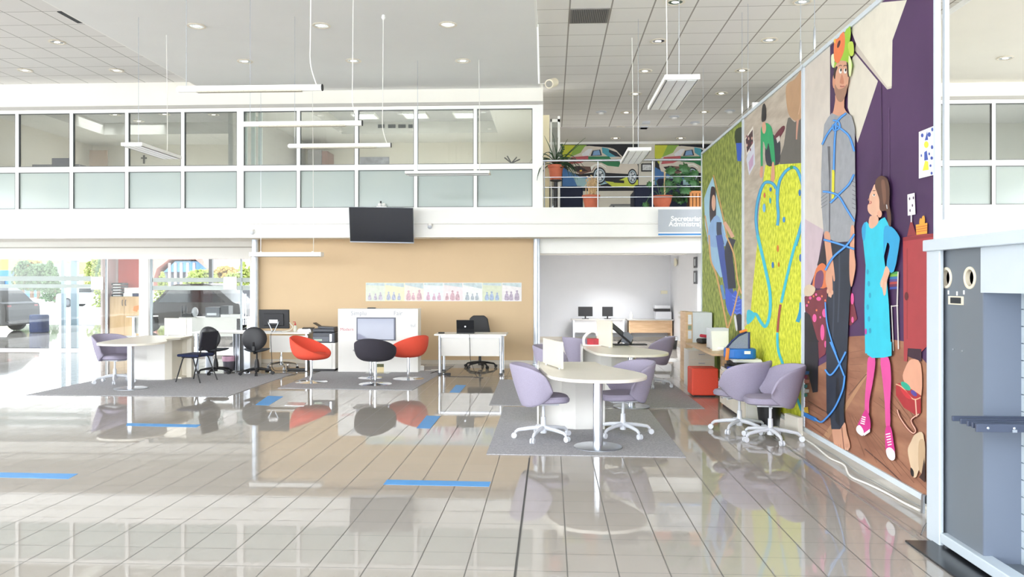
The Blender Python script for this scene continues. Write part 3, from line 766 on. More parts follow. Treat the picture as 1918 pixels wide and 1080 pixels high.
# monitor from behind
mx = P(512, 600, yd + .2).x; my = yd + .25
t = thing('monitor', 'large black monitor seen from behind on the white desk', 'monitor', (mx, my, .755), world=True)
MB().cbox((mx, my, 1.0), (.60, .045, .37), rx=R(4)).build('housing', BLK, t, bevel=.012, seg=3)
MB().cbox((mx, my - .03, .99), (.40, .03, .24), rx=R(4)).build('rear_cover', mat('black_ribbed_plastic', '242428', .5, nz=.1, sc=20), t, bevel=.012)
MB().cbox((mx, my - .048, .955), (.17, .004, .07), rx=R(4)).build('label_sheet', mat('paper', 'F2F2F2', .7), t)
MB().cbox((mx - .13, my - .028, 1.12), (.07, .004, .018), rx=R(4)).build('maker_badge', ALU, t)
for s in (-1, 1):
    MB().tube([(mx + s * .02, my - .05, .765), (mx + s * .10, my - .05, .93)], .007, 6).tube([(mx + s * .10, my - .05, .93), (mx + s * .11, my - .02, 1.0)], .007, 6).build('stand_strut', ALU, t)
MB().cbox((mx, my - .02, .761), (.34, .18, .012)).build('stand_foot', ALU, t, bevel=.004)
tag(MB().tube(cr([(mx + .02, my - .06, .80), (mx + .03, yd - .02, .70), (mx + .05, yd - .03, .3), (mx + .08, yd - .03, .05), (mx + .3, yd - .05, .02), (mx + .7, yd - .02, .02)], 6, False), .006, 6).build('hanging_cable', BWIRE, smooth=True), 'black cables hanging from the monitor desk to the floor', 'cable')
tag(MB().tube(cr([(mx + .30, my, .93), (mx + .36, my, .86), (mx + .34, my - .02, .80), (mx + .24, my - .04, .765), (mx + .15, my - .05, .765)], 6, False), .008, 6).build('white_monitor_cable', WIRE, smooth=True), 'white cable curving down right of the monitor', 'cable')
bx = P(553, 612, yd + .3).x
t = thing('sanitiser_bottle', 'small pale bottle with a red pump on the monitor desk', 'bottle', (bx, yd + .3, .755), world=True)
MB().lathe([(.034, .755), (.036, .77), (.036, .85), (.015, .875)], (bx, yd + .3, 0), 16).build('bottle_body', mat('milky_plastic', 'DAD8C8', .3, nz=.03), t, smooth=True)
MB().lathe([(.016, .875), (.018, .91), (.006, .912), (.006, .94)], (bx, yd + .3, 0), 12).cbox((bx - .02, yd + .3, .94), (.05, .014, .012)).build('pump', mat('red_plastic', 'C8313A', .4, nz=.03), t)
px = P(572, 616, yd + .3).x
tag(MB().cbox((px, yd + .3, .775), (.26, .22, .04), rz=.1).cbox((px + .02, yd + .3, .805), (.24, .2, .02), rz=-.1).build('paper_pile', mat('paper', 'F2F2F2', .7), bevel=.002), 'pile of white papers on the monitor desk', 'papers')
tag(MB().cbox((px + .07, yd + .27, .825), (.22, .16, .018), rz=.15, rx=.06).build('black_folder', BLK, bevel=.003), 'black folder lying on the paper pile', 'folder')

# printer cabinet and printers
yc = G(605, 696).y + .05; c0, c1 = P(581, 650, yc).x + .02, P(622, 650, yc).x
t = thing('printer_cabinet', 'white low cabinet carrying the grey copier', 'cabinet', ((c0 + c1) / 2, yc, 0), world=True)
zc_ = P(600, 642, yc).z
MB().box(c0, c1 + .06, yc, yc + .42, .05, zc_).build('body', LAM, t, bevel=.003)
MB().box(c0 + .01, c1 - .0, yc - .018, yc, .06, zc_ - .015).build('door', LAM, t, bevel=.003)
MB().box(c0 + .02, c1 + .04, yc + .03, yc + .38, RT, .05).build('plinth', BLK, t)
cx = (c0 + c1) / 2 + .03
t = thing('copier', 'dark grey multifunction copier on the white cabinet', 'printer', (cx, yc + .2, zc_), world=True)
MB().box(cx - .21, cx + .22, yc + .01, yc + .40, zc_, zc_ + .20).build('body', DGREY, t, bevel=.015)
MB().box(cx - .20, cx + .12, yc - .012, yc + .01, zc_ + .02, zc_ + .12).build('paper_tray', mat('mid_grey_plastic', '6D717B', .4, nz=.04), t, bevel=.006)
MB().box(cx - .17, cx - .02, yc - .016, yc - .012, zc_ + .04, zc_ + .075).build('tray_label', mat('pale_green_label', 'C4D8C4', .6, nz=.03), t)
MB().cbox((cx + .0, yc + .2, zc_ + .24), (.42, .36, .07)).build('scanner_lid', mat('slate_plastic', '3A3D46', .35, nz=.05), t, bevel=.015)
MB().cbox((cx + .04, yc + .18, zc_ + .29), (.32, .28, .04), ry=.05).build('document_feeder', DGREY, t, bevel=.012)
MB().cbox((cx - .13, yc + .15, zc_ + .33), (.20, .2, .01), ry=.55).build('feeder_tray', BLK, t, bevel=.003)
MB().box(cx + .13, cx + .17, yc - .014, yc + .01, zc_ + .03, zc_ + .17).build('side_grip', ALU, t)

# wastepaper bin with pink liner
bp = at(428, 696, RT)
def bin_(label, p, r=.11, h=.29, m=None, liner=None):
    t = thing('waste_bin', label, 'bin', p, 0)
    MB().lathe([(r * .8, 0), (r, h), (r * .94, h), (r * .75, .01), (0, .01)], n=24).build('bucket', m or mat('mesh_bin', '55525C', .5, nz=.15, sc=90), t, smooth=True)
    if liner:
        MB().lathe([(r * .93, h - .04), (r * 1.03, h + .005), (r * 1.06, h - .02), (r * 1.05, h - .09)], n=18).build('liner', liner, t, smooth=True)
    return t
bin_('small dark waste bin with pink liner under the side desk', bp, liner=mat('pink_liner', 'D7A9C0', .5, nz=.1, sc=20))
bin_('black waste bin with clear liner on the rear office floor', at(1258, 653, 0), .16, .32, BLK, mat('clear_liner', 'D5DADF', .3, nz=.05, sc=20))
bin_('ribbed black bin behind the chairs at the banner', Vector((2.56, 9.42, 0)), .14, .27, BLK)

# chrome office chair frame under the monitor desk
t = thing('chair_base', 'bare chrome five-star chair base under the monitor desk', 'chair base', at(527, 691, 0), 0)
star_base(t, .4, r=.30, m=CHROME, rot=.2, hz=.11)
tag(MB().cbox(at(556, 693, .02), (.36, .06, .035), rz=.1).build('power_strip', BLK, bevel=.004), 'black power strip on the floor under the monitor desk', 'power strip')

# CCTV and small fittings
def mount_cam(label, u, v, y):
    p = P(u, v, y)
    t = thing('security_camera', label, 'camera', p, world=True)
    MB().lathe([(.035, .0), (.05, .03), (.05, .05)], (p.x, p.y, p.z), 14).build('bracket', WHITE, t, smooth=True)
    MB().ell((p.x, p.y, p.z - .015), (.045, .045, .045), 14, 8).build('dome', LPLA, t, smooth=True)
mount_cam('small white dome camera under the ledge near the steel column', 472, 434, YM - .08)
mount_cam('tiny white camera on the ledge right of the television', 805, 423, YM - .08)
a = P(472, 430, YM - .07)
tag(MB().tube(cr([a + Vector((.02, 0, .07)), a + Vector((-.07, 0, .12)), a + Vector((-.06, 0, .18)), a + Vector((.05, 0, .15))], 5, False), .006, 6).build('camera_cable', WIRE, smooth=True), 'thin white cable looping above the dome camera', 'cable')

# television hung on the ledge, tilted down
ytv = YM - .35
a, b = P(655, 389, ytv), P(775, 389, ytv); zb = P(700, 454, ytv).z
w = b.x - a.x; h = a.z - zb
t = thing('television', 'large black wall television hanging under the glazed office', 'television', ((a.x + b.x) / 2 + .02, ytv, zb), world=True)
MB().cbox(((a.x + b.x) / 2, ytv, (a.z + zb) / 2), (w, .05, h + .02), rx=R(13), ry=R(1.2)).build('housing', mat('silver_bezel', 'B9BDC6', .35, .5, nz=.02), t, bevel=.006)
MB().cbox(((a.x + b.x) / 2, ytv - .028, (a.z + zb) / 2 + .004), (w - .01, .012, h - .01), rx=R(13), ry=R(1.2)).build('screen', mat('tv_panel', '11121B', .15, nz=.05, sc=2), t, bevel=.004)
MB().box((a.x + b.x) / 2 - .2, (a.x + b.x) / 2 + .2, ytv + .05, YM - .02, (a.z + zb) / 2 - .1, (a.z + zb) / 2 + .1).build('wall_bracket', BLK, t)
a = P(715, 383, YM - .06)
t = thing('motion_sensor', 'small white double sensor above the television', 'sensor', a, world=True)
for s in (-1, 1):
    MB().ell((a.x + s * .04, a.y, a.z), (.04, .04, .035), 12, 8).build('housing', WHITE, t, smooth=True)
MB().box(a.x - .1, a.x + .1, a.y - .03, a.y + .05, a.z - .06, a.z - .03).build('shelf_bracket', WHITE, t)
MB().tube([(a.x - .02, a.y, a.z + .03), (a.x - .02, a.y, a.z + .07)], .018, 8).build('knob', BLK, t)

# sign
ysg = YM - .10
a, b = P(1233, 392, ysg), P(1325, 434.5, ysg)
t = thing('hanging_sign', 'grey sign reading Secretariat Administratie above the rear office', 'sign', ((a.x + b.x) / 2, ysg, b.z - .1), world=True)
xsg = b.x + .25
MB().box(a.x, xsg, ysg, ysg + .02, b.z, a.z).build('board', mat('sign_grey', 'B4BAC2', .5, nz=.02), t, bevel=.002)
MB().box(a.x, xsg, ysg + .001, ysg + .019, b.z - .075, b.z).build('lower_board', WHITE, t)
MB().box(a.x, xsg, ysg - .002, ysg + .003, b.z - .06, b.z - .025).build('blue_line', mat('sign_blue', '3A86C8', .5, nz=.02), t)
TW = mat('sign_letter_white', 'FFFFFF', .5, nz=.005)
cxs = P(1285, 410, ysg).x
text('lettering', 'Secretariat', .135, TW, (cxs, ysg - .002, P(1285, 413.5, ysg).z), (PI / 2, 0, 0), t, .001, 'CENTER', .003)
text('lettering', 'Administrație', .135, TW, (cxs + .03, ysg - .002, P(1285, 423.5, ysg).z), (PI / 2, 0, 0), t, .001, 'CENTER', .003)

# ================================================================== RIGHT-HAND CLUSTER IN FRONT OF THE BANNERS
# orange cube
yp = G(1322, 743).y; a0, a1 = P(1296, 720, yp).x, P(1346, 720, yp).x
t = thing('cube_pouf', 'orange red upholstered cube stool on the tiles', 'pouf', ((a0 + a1) / 2, yp + .2, 0), world=True)
MB().box(a0, a1, yp, yp + .40, .02, .425).build('upholstery', REDL, t, bevel=.02, seg=3)
MB().box(a0 + .04, a1 - .04, yp + .04, yp + .36, 0, .02).build('glide', BLK, t)
# wooden desk
dz = .735
X0 = 2.12; ya, yb_ = yp + .06, 12.35
t = thing('wooden_desk', 'pale wooden desk with its end against the deckchair banner', 'desk', (2.4, 11.8, 0), world=True)
MB().box(2.20, XB - .03, 10.9, 13.0, dz - .028, dz).build('desktop', WOODH, t, bevel=.002)
MB().box(2.40, 2.46, 11.2, 11.26, 0, dz - .028).build('leg', WOOD, t, bevel=.002)
MB().box(XB - .06, XB - .035, 11.2, 12.95, 0, dz - .028).build('side_panel', WOOD, t)
# drawer unit beneath the desk
def drawers(label, x0, x1, y0, y1, z0, z1, n, side=False):
    t = thing('drawer_unit', label, 'drawers', ((x0 + x1) / 2, (y0 + y1) / 2, z0), world=True)
    MB().box(x0, x1, y0, y1, z0, z1).build('carcass', LAM, t, bevel=.003)
    h = (z1 - z0 - .02) / n
    for i in range(n):
        za = z0 + .01 + i * h
        if not side:
            d = MB().box(x0 + .006, x1 - .006, y0 - .016, y0, za + .004, za + h - .004).build('drawer', LAMC, t, bevel=.002)
            MB().box((x0 + x1) / 2 - .05, (x0 + x1) / 2 + .05, y0 - .03, y0 - .016, za + h * .55, za + h * .65).build('handle', ALU, d)
            fixh(d, t)
        else:
            d = MB().box(x0 - .016, x0, y0 + .006, y1 - .006, za + .004, za + h - .004).build('drawer', LAMC, t, bevel=.002)
            MB().box(x0 - .03, x0 - .016, (y0 + y1) / 2 - .05, (y0 + y1) / 2 + .05, za + h * .55, za + h * .65).build('handle', ALU, d)
            fixh(d, t)
    return t
def fixh(d, t):
    for ch in d.children: ch.location = -Vector(t['_w'])
xd0, xd1 = P(1283, 680, 13.15).x, P(1338, 680, 13.15).x
drawers('white three drawer unit standing behind the orange cube', xd0 + .05, xd1, 13.12, 13.55, 0.0, .60, 4)
# tall shelf cabinet with wooden edge
yt2 = 13.75
t = thing('tall_cabinet', 'tall white cabinet with a pale wooden edge beside the deckchair banner', 'cabinet', (2.5, yt2, 0), world=True)
w0, w1, w2 = P(1284, 650, yt2).x, P(1297, 650, yt2).x, P(1339, 650, yt2).x
ztc = P(1300, 585, yt2).z
MB().box(w1, min(w2, XB - .03), yt2, yt2 + .55, 0, ztc).build('carcass', mat('pale_cabinet', 'DDE1E8', .4, nz=.02), t, bevel=.002)
MB().box(w0, w1, yt2 - .01, yt2 + .56, 0, ztc + .01).build('side_panel', WOOD, t, bevel=.002)
MB().box(w0 - .002, w1, yt2 - .02, yt2 - .01, 0, .09).build('plinth', LAM, t)
for i, (v0, v1, c) in enumerate(((589, 607, 'E6E9EC'), (609, 617, '8FA08C'), (619, 634, 'DEE2E8'))):
    a, b = P(1288.5, v0, yt2), P(1295, v1, yt2)
    tag(MB().box(a.x, b.x, yt2 - .016, yt2 - .011, b.z, a.z).build('notice_paper', mat(f'notice_{i}', c, .7, nz=.2 if i == 1 else .03, sc=30)), ('topmost white note taped on the wooden cabinet edge', 'small green printed card taped between two notes', 'lower white note taped on the wooden cabinet edge')[i], 'note')
# red and black things beside the cabinet on the desk
q = P(1323, 634, 12.9)
t = tag(MB().cbox((q.x, 12.85, dz + .11), (.17, .2, .05), rz=.3, ry=.12).build('red_cloth_bag', mat('crimson_cloth', 'B3283C', .8, nz=.15, sc=30), bevel=.02, seg=3), 'crimson cloth bundle on black bag at the far end of the wooden desk', 'bag')
t = tag(MB().cbox((q.x, 12.83, dz + .04), (.30, .22, .075), rz=.2).build('black_bag', BLK, bevel=.03, seg=3), 'flat black bag at the far end of the wooden desk', 'bag')
# white box on desk
yb2 = 11.75; a, b = P(1326, 617, yb2), P(1362, 650, yb2)
t = thing('storage_box', 'tall white open box on the wooden desk', 'box', ((a.x + b.x) / 2, yb2 + .12, dz), world=True)
z1 = dz + .30
MB().box(a.x + .03, b.x + .02, yb2 - .01, yb2, dz, z1).box(a.x + .03, b.x + .02, yb2 + .25, yb2 + .26, dz, z1).box(a.x + .03, a.x + .04, yb2, yb2 + .25, dz, z1).box(b.x + .01, b.x + .02, yb2, yb2 + .25, dz, z1).box(a.x + .03, b.x + .02, yb2, yb2 + .25, dz, dz + .01).build('walls', LPLA, t)
# low white cabinet
zl = .55
lc0, lc1, lcy0, lcy1 = 2.36, XB - .03, 9.70, 11.12
t = thing('low_cabinet', 'long low white cabinet along the banner behind the lilac chairs', 'cabinet', (2.56, 10.6, 0), world=True)
MB().box(lc0, lc1, lcy0, lcy1, .04, zl).build('carcass', LAM, t, bevel=.003)
MB().box(lc0 + .02, lc1, lcy0 + .02, lcy1 - .02, 0, .04).build('plinth', BLK, t)
for k in range(4):
    y0 = lcy0 + (lcy1 - lcy0) * k / 4; y1 = lcy0 + (lcy1 - lcy0) * (k + 1) / 4
    if k < 3:
        d = MB().box(lc0 - .016, lc0, y0 + .004, y1 - .004, .05, zl - .01).build('door', LAMC, t, bevel=.002)
    else:
        for zz in (0.05, .2, .36):
            d = MB().box(lc0 - .016, lc0, y0 + .004, y1 - .004, zz + .003, zz + .15).build('drawer', LAMC, t, bevel=.002)
            MB().box(lc0 - .028, lc0 - .016, (y0 + y1) / 2 - .06, (y0 + y1) / 2 + .06, zz + .08, zz + .09).build('handle', ALU, d); fixh(d, t)
# trays, papers and the blue bag piled on the low cabinet
yq = 10.55
def onp(u, v): return P(u, v, yq)
tag(MB().box(onp(1366, 680).x, XB - .05, yq - .1, yq + .3, zl, zl + .06).cbox((2.56, yq + .05, zl + .09), (.36, .42, .05), rz=.08).build('document_tray', BLK, bevel=.006), 'black document tray under the blue bag', 'tray')
tag(MB().cbox((onp(1372, 690).x, yq - .22, zl + .04), (.2, .16, .07), rz=.5).build('blue_pouch', mat('dark_blue_vinyl', '243A8C', .4, nz=.1, sc=20), bevel=.02, seg=3), 'small dark blue pouch on the low cabinet beside the tray', 'pouch')
tag(MB().cbox((2.58, yq + .08, zl + .13), (.36, .40, .025), rz=-.1).cbox((2.54, yq + .05, zl + .15), (.34, .38, .012), rz=.15).build('loose_papers', mat('paper', 'F2F2F2', .7)), 'loose white papers between the black tray and blue bag', 'papers')
a = onp(1363, 648); b = onp(1415, 665)
t = thing('blue_bag', 'bright blue bag with raised mesh lid on a pile of papers', 'bag', ((a.x + b.x) / 2, yq, zl + .16), world=True)
zb0 = zl + .16; BL = mat('bright_blue_vinyl', '1F6FC9', .4, nz=.08, sc=15)
MB().prism(cr([(a.x, yq - .08), (b.x - .06, yq - .10), (b.x + .01, yq + .02), (b.x - .02, yq + .2), (a.x + .02, yq + .22), (a.x - .02, yq + .05)], 4), zb0, zb0 + .13).build('body', BL, t, bevel=.02, seg=3)
MB().cbox(((a.x + b.x) / 2 + .05, yq - .105, zb0 + .085), (.08, .01, .04)).build('white_label', mat('paper', 'F2F2F2', .7), t)
arc = [(a.x - .02, zb0 + .13), (a.x + .05, zb0 + .22), (a.x + .14, zb0 + .30), (a.x + .24, zb0 + .345), (a.x + .28, zb0 + .345), (a.x + .28, zb0 + .13)]
MB().tube([(x, yq, z) for x, z in arc], .014, 8).build('lid_piping', mat('navy_piping', '1A2C63', .5, nz=.05), t, smooth=True)
MB().vprism([(x, z) for x, z in arc], yq + .0, yq + .02).build('mesh_lid', mat('grey_mesh', '8B93A6', .7, nz=.25, sc=120), t)
MB().cbox((a.x - .02, yq - .07, zb0 + .06), (.04, .05, .16), ry=.1).build('orange_strap', mat('orange_vinyl', 'EC8A3C', .5, nz=.05), t, bevel=.008); MB().cbox((a.x + .2, yq - .01, zb0 + .36), (.10, .05, .03), ry=-.3).build('orange_tab', MATS['orange_vinyl'], t, bevel=.008)
tag(MB().cbox((onp(1373, 630).x + .02, 11.45, dz + .13), (.24, .012, .30), rx=-.15, rz=.1).build('leaning_sheet', mat('paper', 'F2F2F2', .7)), 'white printed sheet leaning behind the blue bag', 'paper')
tag(MB().ell((P(1352, 650, 11.5).x, 11.42, dz + .035), (.08, .06, .035), 12, 8).build('white_cloth', WHITE, smooth=True), 'crumpled white cloth on the wooden desk before the box', 'cloth')
tag(MB().cbox((2.70, 10.0, zl + .03), (.14, .3, .05)).cbox((2.70, 10.05, zl + .07), (.05, .05, .06)).build('white_socket_block', WHITE, bevel=.01), 'white socket block on the low cabinet end near the banner', 'socket block')
tag(MB().cbox((2.70, 8.95, .13), (.06, .3, .2), rz=.2).build('white_carton', LAMC, bevel=.004), 'small white carton on the tiles beneath the boy-and-carpet banner', 'carton')

# white and red thing, tilted screen on the second consultation table
tz = .745 + RT
zz2 = p2.y + 1.15
q = P(1110, 640, p2.y + 1.05)
t = thing('card_machine', 'white arched stand with a red box on the rear table', 'box', (p2.x - .5, p2.y + 1.05, tz), world=True)
bx_ = p2.x - .48; by_ = p2.y + 1.15
MB().tube(cr([(bx_ - .12, by_, tz), (bx_ - .12, by_, tz + .12), (bx_ - .02, by_, tz + .21), (bx_ + .06, by_, tz + .20), (bx_ + .08, by_, tz + .15)], 4, False), .022, 8).build('white_arch', WHITE, t, smooth=True)
MB().cbox((bx_ + .01, by_ + .02, tz + .055), (.17, .14, .10)).build('red_box', mat('red_box', 'B52B38', .5, nz=.2, sc=30), t, bevel=.004)
MB().cbox((bx_, by_, tz + .008), (.26, .18, .014)).build('base_plate', WHITE, t)
mx2 = p2.x + .02; my2 = p2.y + 1.28
t = thing('tilted_monitor', 'black monitor tipped back with its cover towards the hall', 'monitor', (mx2, my2, tz), world=True)
MB().cbox((mx2 - .06, my2 - .02, tz + .19), (.46, .24, .022), ry=R(40), rx=R(15)).build('screen', BLK, t, bevel=.006)
MB().vprism([(mx2 - .06, tz + .05), (mx2 + .04, tz + .02), (mx2 + .10, tz + .05), (mx2 + .13, tz + .13), (mx2 + .06, tz + .20), (mx2 - .02, tz + .20)], my2 - .10, my2 - .04).build('rear_cover', mat('cover_grey', '7C7F8A', .5, nz=.05), t, bevel=.006)
MB().cbox((mx2 + .08, my2 - .03, tz + .01), (.50, .2, .018), rz=.1).tube([(mx2 - .1, my2, tz + .02), (mx2 + .0, my2, tz + .12)], .014, 8).build('stand', BLK, t, bevel=.004)

# ================================================================== REAR OFFICE
yr = YR - .62
def desk_simple(label, u0, u1, v, ytop, mtop, mpan, depth=.6, ztop=.75, panel=True, ptz=.36):
    x0, x1 = P(u0, v, ytop).x, P(u1, v, ytop).x
    t = thing('desk', label, 'desk', ((x0 + x1) / 2, ytop + depth / 2, 0), world=True)
    MB().box(x0, x1, ytop, ytop + depth, ztop - .03, ztop).build('desktop', mtop, t, bevel=.002)
    if panel: MB().box(x0 + .08, x1 - .08, ytop + .04, ytop + .06, ztop - .03 - ptz, ztop - .03).build('front_panel', mpan, t)
    for x in (x0 + .05, x1 - .09):
        MB().box(x, x + .05, ytop + .02, ytop + depth - .03, 0, ztop - .03).build('leg', WOOD if mpan is WOOD else ALU, t)
    return t
GTOP = mat('grey_desktop', 'B9B7B4', .4, nz=.03)
yy = YR - .7
zk = P(1200, 598, yy).z
desk_simple('pale wooden desk against the rear office wall carrying a printer', 1175, 1262, 598, yy, GTOP, WOOD, ztop=zk)
desk_simple('white desk with dark monitors against the rear office wall', 1070, 1172, 598, yy, GTOP, WG, ztop=zk)
yp2 = yy + .28; q0, q1 = P(1227, 596, yp2), P(1256, 571, yp2)
t = thing('printer', 'white and black office printer on the rear wooden desk', 'printer', ((q0.x + q1.x) / 2, yp2, zk), world=True)
hh = q1.z - zk
MB().box(q0.x, q1.x, yp2 - .2, yp2 + .2, zk, zk + hh * .55).build('body', LPLA, t, bevel=.01)
MB().box(q0.x - .02, q1.x - .03, yp2 - .16, yp2 + .2, zk + hh * .55, zk + hh * .76).build('output_slot', BLK, t, bevel=.005)
MB().box(q0.x - .04, q1.x - .04, yp2 - .2, yp2 + .2, zk + hh * .76, zk + hh).build('scanner', LPLA, t, bevel=.01)
q = P(1182, 590, yp2)
tag(MB().lathe([(.045, 0), (.05, .02), (.05, .13), (.02, .17), (.02, .21)], (q.x, yp2, zk), 14).build('white_bottle', WHITE, smooth=True), 'small white bottle on the rear office desk', 'bottle')
for (u0, u1, lab) in ((1128, 1148, 'dark monitor on the rear office desk, right one'), (1083, 1110, 'dark monitor on the rear office desk, left one')):
    q0, q1 = P(u0, 598, yp2), P(u1, 578, yp2)
    t = thing('monitor', lab, 'monitor', ((q0.x + q1.x) / 2, yp2, zk), world=True)
    MB().box(q0.x, q1.x, yp2, yp2 + .04, zk + .08, zk + .36).build('screen', BLK, t, bevel=.005)
    MB().box((q0.x + q1.x) / 2 - .1, (q0.x + q1.x) / 2 + .1, yp2 - .05, yp2 + .12, zk, zk + .015).box((q0.x + q1.x) / 2 - .02, (q0.x + q1.x) / 2 + .02, yp2 + .02, yp2 + .05, zk, zk + .1).build('stand', BLK, t)
q = P(1268, 490, YR - .01)
q2 = Q(1267.5, 491, xrr - .03)
tag(MB().lathe([(.12, 0), (.12, .03), (.08, .07), (.0, .08)], (xrr - .09, q2.y, q2.z), 18, ax='x').build('wall_alarm', mat('ivory_plastic', 'EDE8D0', .4, nz=.02), smooth=True), 'round ivory alarm on the rear office side wall', 'alarm')
q = P(1244, 547, YR - .02)
tag(MB().box(q.x - .1, q.x + .1, YR - .03, YR, q.z - .05, q.z + .05).build('thermostat', MATS['ivory_plastic'], bevel=.01), 'small ivory switch box on the rear office back wall', 'switch')
for (v0, v1, lab) in ((481.5, 501, 'upper small framed picture on the rear office side wall'), (507, 531.5, 'lower small framed picture on the rear office side wall')):
    c0, c1 = Q(1299.5, v0, xrr - .02), Q(1305, v1, xrr - .02)
    t = thing('picture_frame', lab, 'picture', (xrr - .02, (c0.y + c1.y) / 2, c1.z), world=True)
    MB().box(xrr - .03, xrr, c0.y, c1.y, c1.z, c0.z).build('frame', mat('dark_frame', '4B4D52', .5, nz=.05), t)
    MB().box(xrr - .033, xrr - .03, min(c0.y, c1.y) + .12, max(c0.y, c1.y) - .12, c1.z + .05, c0.z - .05).build('picture_sheet', mat('pale_print', 'C9D2D6', .5, nz=.08, sc=10), t)
for (v0, v1) in ((583, 588), (591, 596)):
    c0, c1 = Q(1270, v0, xrr - .01), Q(1273, v1, xrr - .01)
    tag(MB().box(xrr - .012, xrr, c0.y, c1.y, c1.z, c0.z).build('socket_plate', mat('pale_socket', 'D6D6D2', .5, nz=.02)), 'upper white socket plates low on the rear office side wall' if v0 == 583 else 'lower white socket plates low on the rear office side wall', 'socket')

# ================================================================== HANGING BANNERS (printed sheets in the plane x = XB)
ZT, ZBB = 4.09, .105
PAL = {}
class Print:
    """flat print: coloured shapes layered on the sheet"""
    def __init__(s, X=None, Y=None, lim=None): s.lim = lim; s.X, s.Y = X, Y; s.m = MB(); s.mats = []; s.idx = {}; s.n = 0
    def col(s, c):
        if c not in s.idx:
            s.idx[c] = len(s.mats)
            s.mats.append(MATS[c] if c in MATS else mat('print_' + c, c, .55, nz=.05, sc=6))
        s.m.cur = s.idx[c]
    def pt(s, p, off):
        if s.X is not None:
            q = Q(p[0], p[1], s.X); return Vector((s.X - off, min(max(q.y, s.lim[0]), s.lim[1]), min(max(q.z, ZBB), ZT)))
        q = P(p[0], p[1], s.Y); return Vector((q.x, s.Y - off, q.z))
    def raw(s, c, pts3):
        s.n += 1; s.col(c); s.m.poly(pts3)
    def poly(s, c, pts, tf=None, smooth=0):
        if tf: pts = [(tf[0] + x / tf[2], tf[1] + y / tf[2]) for x, y in pts]
        if smooth: pts = cr(pts, smooth)
        s.n += 1; off = .001 + .00012 * s.n
        s.col(c); s.m.poly([s.pt(p, off) for p in pts])
    def ell(s, c, cx, cy, rx, ry, tf=None, rot=0, n=20):
        s.poly(c, [(cx + rx * math.cos(a) * math.cos(rot) - ry * math.sin(a) * math.sin(rot), cy + rx * math.cos(a) * math.sin(rot) + ry * math.sin(a) * math.cos(rot)) for a in [2 * PI * i / n for i in range(n)]], tf)
    def stroke(s, c, pts, w, tf=None, k=6):
        p = cr(pts, k, False) if k else pts; n = len(p); L, Rr = [], []
        for i in range(n):
            a = p[max(0, i - 1)]; b = p[min(n - 1, i + 1)]; dx, dy = b[0] - a[0], b[1] - a[1]; l = math.hypot(dx, dy) or 1
            ww = w if not isinstance(w, tuple) else w[0] + (w[1] - w[0]) * i / (n - 1)
            L.append((p[i][0] - dy / l * ww / 2, p[i][1] + dx / l * ww / 2)); Rr.append((p[i][0] + dy / l * ww / 2, p[i][1] - dx / l * ww / 2))
        if tf:
            L = [(tf[0] + x / tf[2], tf[1] + y / tf[2]) for x, y in L]; Rr = [(tf[0] + x / tf[2], tf[1] + y / tf[2]) for x, y in Rr]
        s.n += 1; off = .001 + .00012 * s.n; s.col(c)
        vs = [s.pt(q, off) for q in L] + [s.pt(q, off) for q in Rr]
        s.m.add(vs, [(i, i + 1, n + i + 1, n + i) for i in range(n - 1)])
GRASS = two_tone('printed_lawn', '66762E', 'B2BA5E', 9, .6, (1, 1.6, 1), '8C9944')
SHAG = two_tone('printed_shag', 'B9C21E', 'EDEF55', 14, .6, (1, 1.5, 1), 'D6DC38')
LAMWOOD = two_tone('printed_floorboards', '8E5E48', 'AC7B5F', 1.4, .6, (1, 1.0, 5), '9D6C54')
LAMBOARD = two_tone('printed_grey_boards', 'B5A796', 'CBBFAF', 2, .6, (1, 1, 5))
PURP = two_tone('printed_purple_wall', '43284E', '5C3C66', .6, .6, (1, 1, 1))
MAROON = mat('printed_quilt', '7C3440', .6, nz=.15, sc=5)
def banner(label, y_near, y_far):
    t = thing('hanging_banner', label, 'banner', (XB, (y_near + y_far) / 2, ZBB), world=True, group='tall printed banners hung in a row')
    f = MB()
    for z0, z1 in ((ZBB - .035, ZBB + .012), (ZT - .012, ZT + .03)):
        f.box(XB - .02, XB + .02, y_near, y_far, z0, z1)
    for y0, y1 in ((y_near, y_near + .028), (y_far - .028, y_far)):
        f.box(XB - .02, XB + .02, y0, y1, ZBB, ZT)
    f.build('frame', mat('banner_frame', 'D5DEE4', .4, .0, nz=.02), t)
    return t
yA, yBn, yC, yD = Q(1315, 300, XB).y, Q(1393, 300, XB).y, Q(1506, 300, XB).y, Q(1757, 300, XB).y
# --- banner 1: woman in a deckchair on a lawn
t1 = banner('printed banner of a woman in a deckchair on grass', yBn + .01, yA)
pr = Print(X=XB, lim=(yBn + .03, yA - .02))
def rect3(pr, c, y0, y1, z0, z1, off=.0005):
    pr.raw(c, [(XB - off, y0, z0), (XB - off, y1, z0), (XB - off, y1, z1), (XB - off, y0, z1)])
rect3(pr, 'printed_lawn', yBn + .03, yA - .02, ZBB, ZT)
A_ = (1300, 120, 3.177); B_ = (1300, 440, 3.0)
pr.poly('2D3A22', [(244, 400), (275, 375), (290, 392), (288, 480), (250, 480)], A_, 3)
pr.poly('2F5FC4', [(250, 470), (286, 468), (280, 578), (258, 576)], A_)
pr.poly('A9D3E6', [(112, 668), (80, 740), (60, 800), (66, 960), (90, 1080), (205, 1080), (165, 900), (130, 760)], A_)
pr.poly('9CC5E2', [(95, 0), (150, 0), (200, 210), (150, 240), (100, 160), (85, 60)], B_)
pr.stroke('D6A26A', [(116, 660), (150, 800), (205, 1060)], 7, A_)
pr.stroke('D6A26A', [(66, 900), (82, 1000), (98, 1080)], 7, A_)
pr.poly('35222A', [(100, 745), (112, 728), (128, 745), (132, 830), (130, 920), (118, 985), (100, 960), (92, 860)], A_, 3)
